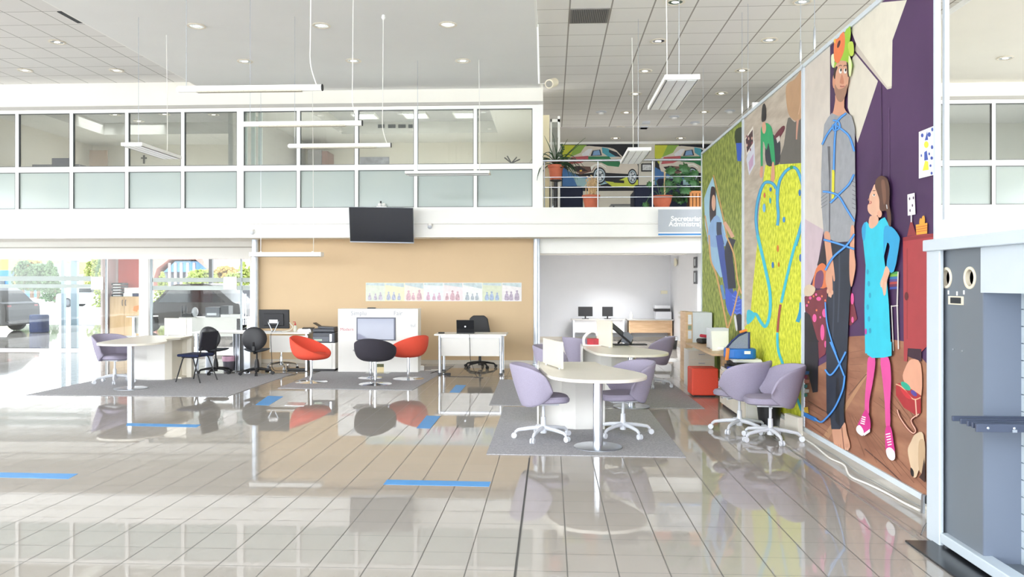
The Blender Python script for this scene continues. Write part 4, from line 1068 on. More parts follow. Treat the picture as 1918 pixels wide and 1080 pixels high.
pr.ell('E8B79B', 117, 825, 12, 48, A_)
pr.poly('8FB4E0', [(92, 960), (130, 900), (160, 930), (190, 1040), (192, 1080), (88, 1080)], A_, 3)
pr.stroke('E0AD90', [(180, 940), (205, 980), (232, 1030)], 22, A_)
pr.stroke('2B3550', [(150, 940), (150, 1000), (165, 1075)], 30, A_)
pr.stroke('3A55A8', [(140, 0), (165, 150), (195, 300), (215, 400)], (34, 50), B_)
pr.stroke('262A3C', [(215, 20), (195, 90), (205, 200), (215, 300)], 44, B_)
pr.stroke('DDAA6E', [(85, 0), (95, 140), (130, 240), (190, 535)], 9, B_)
pr.stroke('DDAA6E', [(180, 0), (225, 110), (245, 250), (268, 330)], 8, B_)
pr.poly('3D63D2', [(180, 300), (215, 330), (235, 310), (262, 360), (293, 335), (294, 460), (262, 470), (230, 440), (205, 455), (180, 390)], B_, 4)
for k in range(5): pr.stroke('6D8DE6', [(215 + 3 * k, 340 + 22 * k), (240, 352 + 22 * k), (262, 345 + 22 * k)], 5, B_)
pr.poly('22242E', [(238, 455), (270, 450), (275, 545), (248, 535)], B_, 3)
pr.poly('EAEAEA', [(226, 460), (236, 455), (246, 530), (236, 532)], B_, 3)
pr.stroke('DDAA6E', [(255, 290), (225, 420), (190, 530)], 8, B_)
pr.stroke('5F95C8', [(155, 280), (165, 330), (172, 360)], 16, B_)
pr.m.build('printed_sheet', pr.mats, t1)
# --- banner 2: boy on a lime carpet with a heart of blue track
t2 = banner('printed banner of a boy in green laying blue track on a lime carpet', yC + .01, yBn - .005)
pr = Print(X=XB, lim=(yC + .03, yBn - .03))
rect3(pr, 'printed_grey_boards', yC + .03, yBn - .03, ZBB, ZT)
pr.poly('6B6660', [(560, 320), (600, 345), (640, 300), (658, 250), (658, 590), (510, 592), (535, 480)], A_, 3)
pr.poly('C19A76', [(548, 135), (600, 90), (657, 30), (659, 260), (625, 335), (590, 330), (558, 280)], A_, 4)
pr.stroke('CF9B86', [(618, 330), (613, 390), (610, 448)], (14, 7), A_)
pr.stroke('D5B090', [(640, 90), (636, 220), (622, 300)], 6, A_)
rg = [(425, 600), (540, 594), (655, 585)]
rgp = [(A_[0] + x / A_[2], A_[1] + y / A_[2]) for x, y in rg]
left = [(B_[0] + x / B_[2], B_[1] + y / B_[2]) for x, y in ((300, 500), (318, 440), (330, 300), (350, 100), (362, 0))]
left2 = [(A_[0] + x / A_[2], A_[1] + y / A_[2]) for x, y in ((380, 1075), (385, 900), (405, 740))]
pr.poly('printed_shag', rgp + [(1505, 440), (1505, 798), (1394, 725), (1395, 612)] + left[:] + left2)
BLC = '4FB3DC'; BL2 = '3FC4D8'
pr.poly('D7D9E4', [(312, 565), (330, 500), (360, 455), (364, 595), (328, 662)], A_)
pr.poly('C9A6C4', [(325, 585), (355, 530), (352, 600), (330, 640)], A_)
pr.poly('EDE6DD', [(304, 445), (352, 368), (358, 470), (314, 545)], A_)
pr.poly('4A2B33', [(308, 448), (350, 388), (352, 466), (316, 528)], A_)
for k in range(8): pr.ell(('8C4A58', 'D9B0A0', '2E2A35')[k % 3], 316 + (k % 4) * 10, 430 + (k * 13) % 80, 4, 9, A_)
pr.poly('2F3440', [(425, 500), (465, 420), (490, 440), (515, 470), (510, 580), (485, 602), (435, 600)], A_, 3)
pr.poly('6B2A38', [(478, 430), (520, 375), (540, 368), (538, 395), (500, 450)], A_, 3)
pr.poly('D8D0CC', [(490, 440), (510, 425), (515, 450), (498, 470)], A_)
pr.poly('2DA86B', [(402, 375), (430, 350), (455, 365), (470, 410), (484, 585), (466, 592), (446, 470), (432, 510), (412, 460), (410, 612), (398, 612), (398, 430)], A_, 3)
pr.ell('E0A98C', 418, 378, 12, 36, A_)
pr.poly('241F22', [(403, 300), (408, 250), (420, 234), (430, 262), (430, 325), (418, 342), (404, 340)], A_, 3)
pr.poly('DDA185', [(398, 612), (411, 610), (410, 660), (400, 678), (392, 655)], A_, 3)
pr.poly('DDA185', [(466, 592), (478, 590), (482, 680), (470, 705), (458, 690)], A_, 3)
for off, cc_, w in ((0, '2F86B8', 18), (0, BLC, 12)):
    pr.stroke(cc_, [(498, 960), (503, 900), (498, 800), (510, 700), (545, 640), (585, 615), (615, 628), (640, 690), (656, 760)], w, A_)
    pr.stroke(cc_, [(492, 775), (485, 730), (460, 705), (425, 705), (400, 745), (378, 830), (370, 920), (378, 1000), (395, 1085)], w, A_)
    pr.stroke(cc_, [(657, 905), (635, 980), (606, 1080)], w + 2, A_)
pr.ell('3CA03C', 582, 614, 11, 11, A_)
pr.stroke(BL2, [(358, 0), (380, 90), (405, 200), (428, 320), (428, 440), (405, 512), (378, 490), (350, 445), (322, 452), (300, 475)], 17, B_)
pr.poly(BL2, [(300, 425), (325, 425), (345, 450), (330, 480), (300, 500)], B_, 3)
pr.stroke(BL2, [(588, 0), (560, 90), (525, 230), (492, 380)], 15, B_)
pr.stroke('A94B44', [(488, 390), (478, 460), (471, 545)], 13, B_)
pr.stroke(BL2, [(470, 548), (474, 640), (498, 715), (540, 810), (575, 900), (606, 985)], 14, B_)
pr.stroke('2C9DC4', [(606, 378), (602, 430), (584, 488)], 22, B_)
for cc_, x, y, tf, rx, ry in (('D8792E', 473, 75, B_, 6, 20), ('3C7DC0', 445, 168, B_, 7, 18), ('D8792E', 478, 165, B_, 4, 14), ('3E6FB0', 601, 128, B_, 8, 22), ('E06A5A', 422, 780, A_, 5, 16), ('3C7DC0', 458, 745, A_, 7, 13), ('4BB0B0', 456, 812, A_, 6, 18), ('6FB3E0', 420, 855, A_, 9, 26), ('3C7DC0', 632, 765, A_, 7, 20), ('3C8FD0', 538, 925, A_, 8, 17), ('E9D23C', 484, 758, A_, 5, 18)):
    pr.ell(cc_, x, y, rx, ry, tf)
pr.m.build('printed_sheet', pr.mats, t2)
# --- banner 3: tied-up man with paper crown and a girl in turquoise
t3 = banner('printed banner of a roped man in a paper crown and a girl in turquoise', yD, yC - .005)
pr = Print(X=XB, lim=(yD + .03, yC - .03))
D_ = (1500, 0, 3.177); E_ = (1500, 320, 3.177); F_ = (1480, 640, 3.0)
rect3(pr, 'printed_purple_wall', yD + .03, yC - .04, ZBB, ZT)
# pale wall at left and roof slope
pr.poly('D9CFC4', [(1507.5, 127), (1555, 82), (1555, 220), (1546, 250), (1542, 300), (1543, 430), (1531, 500), (1507.5, 560)])
pr.poly('CDB9C0', [(1507.5, 410), (1543, 430), (1531, 500), (1507.5, 560)])
pr.poly('E3DCCB', [(310, 150), (470, 0), (632, 0), (546, 240), (542, 512), (516, 520), (330, 262), (300, 180)], D_)
pr.poly('CDC2B4', [(330, 262), (516, 518), (542, 512), (540, 525), (515, 532), (322, 300)], D_)
pr.poly('DED6C6', [(322, 315), (460, 482), (338, 850), (300, 700), (280, 640), (285, 400)], D_)
# floorboards
pr.poly('printed_floorboards', [(1508, 700), (1560, 670), (1590, 630), (1626, 628), (1700, 640), (1757, 700), (1757, 950), (1508, 803)])
pr.poly('B98B68', [(445, 150), (470, 130), (210, 560), (180, 555)], F_)
pr.stroke('5A3A30', [(420, 600), (560, 720), (690, 850)], 6, F_)
pr.stroke('6A4636', [(100, 330), (215, 400)], 5, F_); pr.stroke('6A4636', [(330, 300), (430, 180)], 5, F_)
for k in range(7): pr.stroke('80543F', [(335, 60 + 34 * k), (450 - 18 * k, 40 + 42 * k)], 2.5, F_, 0)
for k in range(6): pr.stroke('80543F', [(330 + 18 * k, 400 + 10 * k), (420 + 70 * k, 640 + 38 * k)], 3, F_, 0)
for k in range(5): pr.stroke('80543F', [(470 + 30 * k, 330 - 20 * k), (600 + 30 * k, 420 + 10 * k)], 3, F_, 0)
for k in range(5): pr.stroke('80543F', [(78, 330 + 28 * k), (215, 400 + 36 * k)], 2.5, F_, 0)
pr.stroke('4E3058', [(480, 500), (484, 800), (482, 1085)], 5, D_, 0); pr.stroke('6A4A74', [(528, 640), (530, 1085)], 3, D_, 0)
# bed, quilt and pillow
pr.poly('1E1A22', [(25, 840), (70, 850), (120, 1000), (150, 1080), (25, 1080)], E_)
pr.poly('24202A', [(78, 0), (165, 0), (160, 120), (158, 280), (130, 285), (110, 200), (78, 130)], F_)
pr.poly('2B222E', [(100, 560), (150, 380), (175, 420), (165, 560)], E_)
pr.poly('E07A4A', [(75, 660), (95, 580), (130, 548), (158, 580), (160, 690), (80, 690)], E_, 3)
pr.poly('7B4668', [(85, 670), (95, 610), (125, 590), (140, 620), (128, 690), (90, 695)], E_, 3)
pr.poly('printed_quilt', [(25, 750), (60, 720), (160, 695), (300, 700), (340, 880), (300, 920), (165, 860), (165, 1080), (100, 1000), (60, 860), (28, 830)], E_)
pr.poly('printed_quilt', [(160, 0), (213, 0), (200, 70), (165, 95)], F_)
for x, y, rx, ry in ((110, 760, 14, 12), (145, 845, 14, 26), (85, 875, 12, 24), (132, 960, 12, 48), (310, 760, 10, 34), (312, 885, 7, 18), (60, 755, 8, 10), (150, 1030, 6, 20), (95, 735, 6, 8), (120, 870, 5, 7), (40, 800, 6, 8)):
    pr.ell('EE5FA0', x, y, rx, ry, E_)
for x, y in ((80, 745), (130, 745), (98, 828), (150, 770), (50, 780)): pr.ell('F0825A', x, y, 5, 7, E_)
pr.poly('D9C3A8', [(28, 690), (60, 675), (92, 700), (70, 740), (28, 740)], E_, 3)
# books on the floor
for k, (cc_, y) in enumerate((('4C7FC0', 160), ('B5466A', 185), ('D98A7A', 208), ('5AA0A0', 236), ('E5E5E0', 262), ('3E8E7A', 285))):
    pr.poly(cc_, [(77, y), (112 - (k % 2) * 10, y + 5), (110 - (k % 2) * 10, y + 22), (77, y + 22)], F_)
# purple back leg shadows: red cupboard, chair, lamp
pr.poly('A93E44', [(614, 396), (700, 380), (800, 372), (800, 1000), (720, 1080), (650, 1040), (640, 1080), (620, 1080)], E_)
pr.poly('8C3038', [(614, 396), (770, 378), (800, 372), (800, 392), (616, 418)], E_)
pr.stroke('8C3038', [(640, 460), (640, 1000)], 4, E_, 0)
pr.poly('A93E44', [(645, 0), (670, 0), (664, 110), (645, 108)], F_); pr.poly('A93E44', [(670, 0), (745, 0), (745, 40), (668, 35)], F_)
pr.poly('3A2030', [(668, 35), (745, 40), (745, 110), (665, 80)], F_)
pr.ell('5E2028', 636, 745, 12, 25, E_)
pr.poly('8C3038', [(640, 388), (660, 300), (670, 300), (695, 380)], E_)
pr.stroke('D8D4DA', [(665, 262), (665, 305)], 8, E_, 0)
pr.poly('EEE9EA', [(642, 140), (685, 130), (690, 258), (644, 266)], E_)
for x, y in ((655, 165), (672, 205), (658, 235), (678, 160)): pr.ell('4A3550', x, y, 4, 9, E_)
pr.poly('E9A23C', [(692, 320), (762, 308), (760, 372), (696, 380)], E_)
for k in range(3): pr.stroke('C8603A', [(694, 335 + 14 * k), (761, 324 + 14 * k)], 4, E_, 0)
pr.poly('E9A23C', [(715, 316), (718, 282), (728, 284), (732, 270), (744, 268), (746, 310)], E_, 3)
for k, cc_ in enumerate(('4BA05A', '7FB54A', '3F77B0', '5E4E8A', 'B04848', '6A3050', '3F4FA0')):
    pr.poly(cc_, [(540, 600 + 15 * k), (588, 597 + 15 * k), (588, 611 + 15 * k), (534, 615 + 15 * k)], E_)
pr.stroke('D9D2CC', [(588, 600), (582, 800), (590, 1060)], 7, E_, 0); pr.stroke('D9D2CC', [(548, 800), (560, 1070)], 6, E_, 0); pr.stroke('D9D2CC', [(545, 805), (588, 800)], 6, E_, 0)
# wall poster
pr.poly('EDEFF4', [(712, 785), (803, 748), (803, 1040), (712, 1062)], D_)
pr.ell('E6E94A', 757, 860, 14, 20, D_); pr.poly('4258A8', [(748, 835), (762, 780), (768, 832)], D_); pr.poly('4258A8', [(745, 905), (760, 895), (768, 950), (745, 955)], D_)
pr.poly('E6E94A', [(735, 1015), (750, 955), (768, 960), (772, 1010)], D_)
for x, y, rx, ry in ((733, 805, 8, 12), (775, 800, 10, 14), (793, 770, 6, 12), (728, 925, 4, 9), (775, 915, 5, 9), (792, 875, 7, 12), (790, 940, 8, 10), (783, 985, 6, 8), (790, 1030, 6, 9)): pr.ell('4258A8', x, y, rx, ry, D_)
# suitcase with rope
pr.poly('E0A488', [(690, 98), (745, 125), (748, 300), (700, 290), (645, 210), (655, 150)], F_, 3)
pr.poly('A92F34', [(604, 235), (640, 230), (745, 300), (745, 400), (715, 410), (650, 370), (605, 300)], F_)
pr.stroke('E0B08A', [(604, 237), (640, 255), (700, 320), (745, 312)], 6, F_)
pr.ell('2FA88A', 660, 248, 34, 16, F_, rot=.7); pr.ell('5B4A9A', 706, 288, 22, 12, F_, rot=.8); pr.poly('C8323A', [(625, 255), (660, 275), (695, 320), (660, 310)], F_, 3)
pr.stroke('7A3028', [(612, 380), (625, 420), (665, 480), (700, 512), (715, 495), (690, 440), (735, 405)], 13, F_)
pr.stroke('E6B7A0', [(612, 380), (625, 420), (665, 480), (700, 512), (715, 495), (690, 440), (735, 405)], 6, F_)
pr.stroke('E6B7A0', [(715, 320), (722, 420)], 7, F_)
# dog
pr.poly('D8BE9E', [(715, 518), (760, 520), (768, 700), (752, 740), (735, 720), (720, 758), (700, 755), (688, 700), (672, 610), (690, 560)], F_, 4)
pr.poly('1C1719', [(688, 705), (705, 725), (705, 757), (690, 745)], F_, 3)
pr.poly('C4A684', [(735, 560), (768, 560), (768, 700), (745, 735), (732, 690)], F_, 3)
pr.poly('3A231D', [(765, 650), (770, 700), (770, 790), (735, 760), (750, 740)], F_)
# blue hose on floor at left
pr.stroke('2F7FD0', [(78, 400), (110, 418), (155, 438)], 22, F_); pr.poly('E5B93C', [(85, 368), (108, 365), (112, 400), (88, 396)], F_)
# man: jeans, feet, sweater, arms, hands, neck, head, crown
pr.poly('D7A083', [(247, 490), (290, 488), (308, 560), (312, 600), (290, 610), (262, 595), (250, 540)], F_, 4)
pr.poly('D7A083', [(292, 470), (318, 455), (328, 510), (345, 570), (342, 598), (318, 600), (300, 560)], F_, 4)
for x, y in ((262, 598), (275, 604), (288, 608), (300, 606), (322, 600), (333, 600)): pr.ell('E3B195', x, y, 6, 9, F_)
pr.stroke('8A5A48', [(300, 480), (306, 540), (312, 598)], 5, F_)
for x in (268, 281, 293): pr.stroke('B27E66', [(x, 575), (x + 2, 602)], 2.5, F_, 0)
for x in (326, 336): pr.stroke('B27E66', [(x - 2, 572), (x, 600)], 2.5, F_, 0)
JEAN = mat('printed_jeans', '2A3140', .6, nz=.2, sc=3)
pr.poly('printed_jeans', [(188, 430), (300, 425), (318, 560), (300, 800), (290, 1000), (284, 1085), (160, 1085), (162, 800), (180, 560)], E_)
pr.poly('printed_jeans', [(215, 0), (333, 0), (330, 90), (322, 240), (312, 380), (316, 450), (292, 490), (242, 490), (236, 430), (215, 400), (212, 180)], F_)
pr.poly('1A1D26', [(270, 200), (285, 200), (290, 480), (262, 440)], F_)
for a0, a1 in (((240, 470), (232, 900)), ((205, 600), (200, 1000))): pr.stroke('3A4356', [a0, ((a0[0] + a1[0]) / 2 + 4, (a0[1] + a1[1]) / 2), a1], 9, E_)
SWE = mat('printed_sweater', '9EA0A5', .6, nz=.08, sc=12)
pr.poly('DCA184', [(215, 600), (220, 560), (268, 560), (270, 640), (290, 680), (240, 700), (195, 690), (205, 660)], D_, 3)
pr.poly('printed_sweater', [(195, 672), (235, 690), (285, 668), (315, 690), (333, 760), (336, 1085), (130, 1085), (138, 860), (150, 740), (172, 700)], D_)
pr.poly('printed_sweater', [(132, 0), (335, 0), (340, 240), (322, 400), (300, 420), (220, 425), (185, 405), (148, 380), (132, 180)], E_)
pr.poly('5F6066', [(180, 0), (188, 0), (186, 360), (178, 370)], E_); pr.poly('66676C', [(170, 870), (186, 870), (188, 1085), (180, 1085)], D_)
for k in range(7): pr.stroke('6E6F75', [(318, 60 + 26 * k), (338, 70 + 26 * k)], 4, E_, 0)
for k in range(4): pr.stroke('6E6F75', [(132, 160 + 20 * k), (170, 130 + 22 * k)], 3, E_, 0)
pr.poly('DCA184', [(150, 375), (182, 368), (192, 440), (205, 540), (216, 640), (208, 655), (200, 620), (202, 720), (190, 740), (170, 700), (158, 640), (165, 540)], E_, 3)
for x, y in ((172, 715), (181, 735), (190, 740), (200, 722)): pr.ell('E3B195', x, y, 6, 14, E_)
pr.poly('DCA184', [(312, 330), (332, 340), (332, 480), (340, 560), (328, 640), (314, 690), (304, 640), (302, 540), (306, 430)], E_, 3)
pr.poly('DDA588', [(215, 400), (240, 362), (292, 366), (298, 470), (285, 540), (262, 600), (235, 598), (218, 560), (210, 500)], D_, 4)
pr.ell('D9997B', 210, 485, 9, 40, D_)
pr.poly('A57C66', [(216, 500), (235, 530), (270, 520), (288, 500), (285, 548), (262, 602), (235, 600), (218, 560)], D_, 3)
pr.poly('3A2A24', [(208, 455), (210, 420), (222, 395), (232, 400), (222, 430), (216, 470)], D_, 3); pr.poly('3A2A24', [(286, 370), (298, 385), (300, 450), (292, 450)], D_, 3)
for x in (249, 278):
    pr.ell('F4EFEA', x, 422, 9, 16, D_); pr.ell('2C2420', x + 3, 416, 5, 9, D_); pr.stroke('3A2A24', [(x - 10, 394), (x, 388), (x + 9, 391)], 4, D_, 4)
pr.poly('C98467', [(258, 440), (270, 480), (268, 500), (250, 496), (246, 485)], D_, 3)
pr.stroke('B0665A', [(247, 512), (260, 515), (275, 512)], 8, D_)
pr.poly('9FCB3C', [(205, 395), (232, 330), (285, 160), (305, 140), (312, 200), (300, 300), (322, 390), (300, 440), (294, 372), (240, 362), (215, 400)], D_, 3)
pr.poly('C4DA58', [(295, 260), (325, 250), (330, 320), (308, 330)], D_, 3)
pr.poly('E9F0C8', [(195, 330), (215, 325), (210, 400), (196, 385)], D_, 3); pr.poly('E4ECB0', [(300, 330), (318, 380), (312, 450), (300, 440)], D_, 3)
pr.poly('F0824E', [(215, 240), (240, 225), (262, 178), (277, 215), (272, 300), (240, 372), (215, 360), (210, 310)], D_, 3)
pr.ell('5A2C2C', 240, 262, 8, 24, D_, rot=.3)
pr.poly('F2C64A', [(210, 215), (222, 225), (220, 260), (210, 250)], D_)
# ropes
RP = '3C8DE0'
def rope(pts, tf, w=13): pr.stroke('2D6FBE', pts, w, tf); pr.stroke('5AA4EC', pts, w * .6, tf)
rope([(285, 672), (250, 700), (215, 740), (170, 800), (140, 860)], D_); rope([(215, 740), (265, 775), (305, 815), (333, 900)], D_)
rope([(225, 735), (215, 850), (210, 1020)], D_); rope([(205, 715), (240, 725), (245, 760), (212, 775), (205, 740)], D_, 11)
pr.stroke('E6E03A', [(207, 1010), (206, 1085)], 14, D_, 0); pr.stroke('E6E03A', [(208, 0), (205, 165)], 15, E_, 0)
rope([(332, 20), (300, 80), (240, 140), (190, 190)], E_); rope([(145, 122), (190, 128), (240, 150), (290, 230), (335, 300)], E_)
rope([(150, 408), (230, 430), (335, 465)], E_); rope([(335, 375), (290, 440), (210, 510), (160, 590)], E_)
rope([(160, 780), (170, 900), (195, 1000), (225, 1085)], E_, 9)
rope([(240, 0), (275, 80), (318, 190)], F_, 11); rope([(328, 55), (300, 110), (260, 170), (235, 185), (210, 155)], F_, 11)
rope([(322, 190), (310, 270), (265, 370), (215, 430), (185, 450), (150, 430)], F_, 11)
# girl: legs, shoes, dress, arm, hand, head
pr.poly('E0529C', [(455, 90), (495, 90), (486, 200), (462, 330), (460, 400), (438, 400), (438, 300), (448, 190)], F_, 3)
pr.poly('E0529C', [(526, 90), (572, 90), (586, 200), (580, 350), (580, 470), (556, 470), (550, 350), (538, 220)], F_, 3)
pr.poly('D5338C', [(420, 415), (440, 380), (455, 400), (468, 440), (466, 495), (435, 520), (395, 500), (395, 470)], F_, 3)
pr.poly('F1EEF2', [(392, 475), (410, 468), (430, 500), (425, 528), (400, 515), (388, 495)], F_, 3); pr.poly('F1EEF2', [(428, 515), (466, 488), (466, 505), (432, 528)], F_)
for k in range(4): pr.stroke('FFFFFF', [(412 + 3 * k, 455 - 12 * k), (436 + 2 * k, 462 - 12 * k)], 6, F_, 0)
pr.poly('D5338C', [(556, 480), (585, 478), (600, 560), (608, 620), (596, 640), (560, 620), (553, 560)], F_, 3)
pr.poly('F1EEF2', [(558, 605), (580, 592), (605, 615), (608, 655), (590, 666), (566, 645)], F_, 3)
for k in range(5): pr.stroke('FFFFFF', [(556 + 3 * k, 520 + 15 * k), (582 + 2 * k, 514 + 15 * k)], 6, F_, 0)
TQ = mat('printed_turquoise', '35C4DC', .6, nz=.06, sc=6)
pr.poly('printed_turquoise', [(385, 330), (410, 300), (440, 335), (500, 285), (520, 275), (545, 320), (540, 400), (515, 510), (530, 620), (545, 800), (558, 1085), (402, 1085), (398, 800), (405, 560), (388, 400)], E_)
pr.poly('printed_turquoise', [(440, 0), (590, 0), (590, 78), (545, 88), (480, 90), (452, 72)], F_)
pr.poly('2E9FD2', [(520, 330), (565, 335), (605, 385), (608, 430), (575, 598), (530, 570), (550, 450), (528, 430), (515, 510), (512, 420)], E_, 3)
pr.poly('2E9FD2', [(382, 340), (405, 305), (402, 400), (388, 410)], E_, 3)
pr.poly('E2AE92', [(528, 565), (550, 598), (535, 650), (528, 720), (515, 742), (506, 700), (492, 670), (510, 620)], E_, 3)
pr.stroke('E9BEA6', [(505, 650), (500, 690)], 9, E_, 0); pr.stroke('E9BEA6', [(525, 660), (522, 735)], 8, E_, 0)
pr.poly('E2AE92', [(432, 270), (478, 270), (480, 310), (445, 342), (425, 325)], E_, 3)
pr.poly('E5B498', [(460, 80), (480, 95), (500, 180), (490, 240), (470, 268), (440, 262), (420, 238), (418, 205), (428, 190), (428, 150), (445, 110)], E_, 4)
pr.poly('5A3B30', [(462, 90), (470, 50), (500, 28), (535, 48), (550, 110), (548, 200), (558, 260), (556, 330), (540, 310), (530, 240), (505, 240), (490, 225), (488, 170), (475, 130)], E_, 4)
pr.poly('7A5444', [(500, 60), (520, 60), (530, 160), (515, 200), (505, 130)], E_, 3)
pr.ell('E0A78C', 490, 255, 14, 22, E_); pr.ell('F2ECE8', 456, 144, 8, 7, E_); pr.ell('2C2222', 457, 142, 4, 6, E_); pr.stroke('5A3B30', [(448, 118), (466, 116)], 4, E_, 0)
pr.stroke('B5564E', [(424, 196), (440, 190), (436, 178)], 5, E_); pr.stroke('C88A70', [(430, 160), (422, 172), (432, 176)], 3, E_)
pr.stroke('D6D8DA', [(532, 200), (536, 225)], 5, E_, 0)
for k in range(6): pr.ell('2FA0C4', 418 + (k * 7) % 20, 600 + 70 * k, 7, 16, E_)
pr.ell('C04AA0', 408, 955, 6, 18, E_)
pr.m.build('printed_sheet', pr.mats, t3)
# suspension wires of the banners
for i, (u, y, lab) in enumerate(((1315, yA - .1, 'far wire holding the deckchair banner'), (1389, yBn + .1, 'near wire holding the deckchair banner'), (1401, yBn - .25, 'far wire holding the boy-and-carpet banner'), (1500, yC + .12, 'near wire holding the boy-and-carpet banner'), (1527, yC - .35, 'far wire holding the man-and-girl banner'))):
    t = thing('banner_wire', lab + ', with its turnbuckle', 'wire', (XB, y, ZT + .03), world=True, group='wires holding the banners')
    MB().tube([(XB, y, ZT + .03), (XB, y, HT)], .0035, 6).build('cord', ALU, t)
    MB().tube([(XB, y, ZT + .10), (XB, y, ZT + .14), (XB, y, ZT + .3), (XB, y, ZT + .34)], [.006, .013, .013, .006], 8).build('turnbuckle', ALU, t, smooth=True)
# square post at the banner's near end
yp_ = Q(1757, 300, XB).y
t = struct(MB().box(XB - .012, XB + .02, yp_ - .125, yp_ - .085, ZBB, HC).build('trim_13', STEEL, bevel=.004))
# cables beneath the banners
pts = [at(u, v, .01) for u, v in ((1475, 805), (1520, 832), (1552, 858), (1580, 872), (1592, 893), (1625, 908), (1660, 925), (1690, 942), (1722, 958))]
tag(MB().tube(cr([tuple(p) for p in pts], 6, False), .008, 8).build('extension_cable', WIRE, smooth=True), 'thick white extension cable lying under the banners', 'cable')
pts = [at(u, v, .01) for u, v in ((1530, 836), (1570, 858), (1605, 886), (1640, 905), (1680, 928), (1725, 950))]
tag(MB().tube(cr([tuple(p) for p in pts], 6, False), .005, 6).build('thin_cable', mat('grey_cable', '9A9A98', .5, nz=.05), smooth=True), 'thin grey cable beside the white extension cable', 'cable')
a = at(1729, 960, 0)
t = thing('cable_clip', 'metal banner foot with black plug where the cables end', 'clip', a, world=True)
MB().cbox(a + Vector((0, 0, .07)), (.018, .03, .14), ry=.05).build('metal_foot', ALU, t)
MB().cbox(a + Vector((.03, 0, .10)), (.05, .05, .06)).build('plug', BLK, t, bevel=.01)
pts = [tuple(a + Vector((.03, 0, .1))), tuple(a + Vector((.05, -.1, .05))), tuple(at(1733, 985, .008)), tuple(at(1725, 1003, .008))]
tag(MB().tube(cr(pts, 5, False), .004, 6).build('black_cable', BWIRE, smooth=True), 'short black cable curling from the plug beside the display kiosk', 'cable')

# ================================================================== DISPLAY KIOSK AT THE RIGHT EDGE
XK, XP = 2.50, 2.545
yk = G(1740, 1010).y + .03
KW = mat('kiosk_white', 'C6D0D8', .35, nz=.01); KG = mat('kiosk_grey', '6C737B', .45, nz=.03, sc=2); KL = mat('kiosk_light_grey', '6F7888', .45, nz=.03, sc=2)
t = thing('display_kiosk', 'tall white framed display kiosk with two round ports and a grey slatted rack', 'kiosk', (2.7, yk - .8, 0), world=True)
ye = 3.0; zkt = Q(1733, 450, XK).z
MB().box(XK, XK + .03, yk - .18, yk, .0, zkt).build('post', KW, t, bevel=.01, seg=3)
MB().box(XK - .02, XK + .5, ye, yk + .01, zkt - .075, zkt).build('top_rail', KW, t, bevel=.006)
MB().box(XK + .004, XK + .10, ye, yk - .182, .03, .095).build('bottom_rail', KW, t, bevel=.006)
MB().box(XK + .105, XK + .6, ye, yk - .03, .02, .05).build('floor_board', KG, t)
MB().box(XK + .04, XK + .6, yk - .02, yk, .03, zkt - .08).build('rear_side', KW, t)
y2 = Q(1840, 560, XP).y
pp_ = MB().box(XP, XP + .02, y2, yk - .03, .05, zkt - .07).build('port_panel', KG, t)
for u in (1773, 1817):       # cut the two round holes and the slot
    c = Q(u, 520, XP)
    cut = MB().lathe([(.060, -.05), (.060, .06)], (XP, c.y, c.z), 36, ax='x').build('cutter_tmp', KG, t, fix=True)
    md = pp_.modifiers.new('c', 'BOOLEAN'); md.operation = 'DIFFERENCE'; md.object = cut; md.solver = 'EXACT'
    bpy.context.view_layer.update()
    me = bpy.data.meshes.new_from_object(pp_.evaluated_get(bpy.context.evaluated_depsgraph_get()))
    pp_.modifiers.clear(); pp_.data = me; bpy.data.objects.remove(cut)
MB().box(XP, 2.86, y2 - .014, y2, .05, zkt - .07).build('inner_panel', KL, t)
MB().box(XP - .01, XP + .01, ye, y2, Q(1850, 548, XP).z, zkt - .07).build('header_panel', KW, t)
sl = MB(); z = .05; XS = 2.76
while z < 1.70:
    sl.box(XS, XS + .02, ye, y2 - .014, z, z + .093); z += .10
sl.build('slatwall', KW, t)
MB().box(XS + .012, XS + .03, ye, y2 - .014, .05, 1.75).build('slat_groove', mat('groove_grey', 'A9B0BA', .4, .3, nz=.03), t)
for (u, col_in) in ((1773, 'port_dark'), (1817, 'port_grey')):
    c = Q(u, 520, XP)
    MB().lathe([(.050, .026), (.050, -.004), (.054, -.008), (.068, -.006), (.069, .0)], (XP, c.y, c.z), 40, ax='x', cap=False).build('port_ring', mat('port_cream', 'E6DCC6', .35, nz=.02), t, smooth=True)
    MB().lathe([(.054, 0), (0, 0)], (XP + .024, c.y, c.z), 30, ax='x').build('port_hole', mat(col_in, '22262B' if u == 1773 else '5D666E', .6, nz=.03), t)
a, b = Q(1779, 554, XP), Q(1805, 571, XP)
MB().box(XP - .01, XP, b.y, a.y, b.z, a.z).build('slot_frame', mat('port_cream', 'E6DCC6'), t)
MB().box(XP - .012, XP - .01, b.y + .012, a.y - .03, b.z + .008, a.z - .008).build('slot_opening', mat('port_dark', '22262B'), t)
for u, v in ((1777, 547), (1793, 549), (1806, 547)):
    c = Q(u, v, XP); MB().box(XP - .004, XP, c.y - .006, c.y + .006, c.z - .014, c.z + .012).build('mark', mat('port_mark', 'E8EAEC', .5), t)
for u, v in ((1786, 654), (1803, 657)):
    c = Q(u, v, XP); MB().lathe([(.006, 0), (.006, -.004), (0, -.005)], (XP, c.y, c.z), 10, ax='x').build('screw', ALU, t)
RKM = mat('slate_rail', '4C5468', .4, .3, nz=.04)
rk = thing('rail_rack', 'slate grey rack of five parallel bars sticking out of the kiosk', 'rack', (2.5, 4.5, .9), world=True)
XE = 2.34
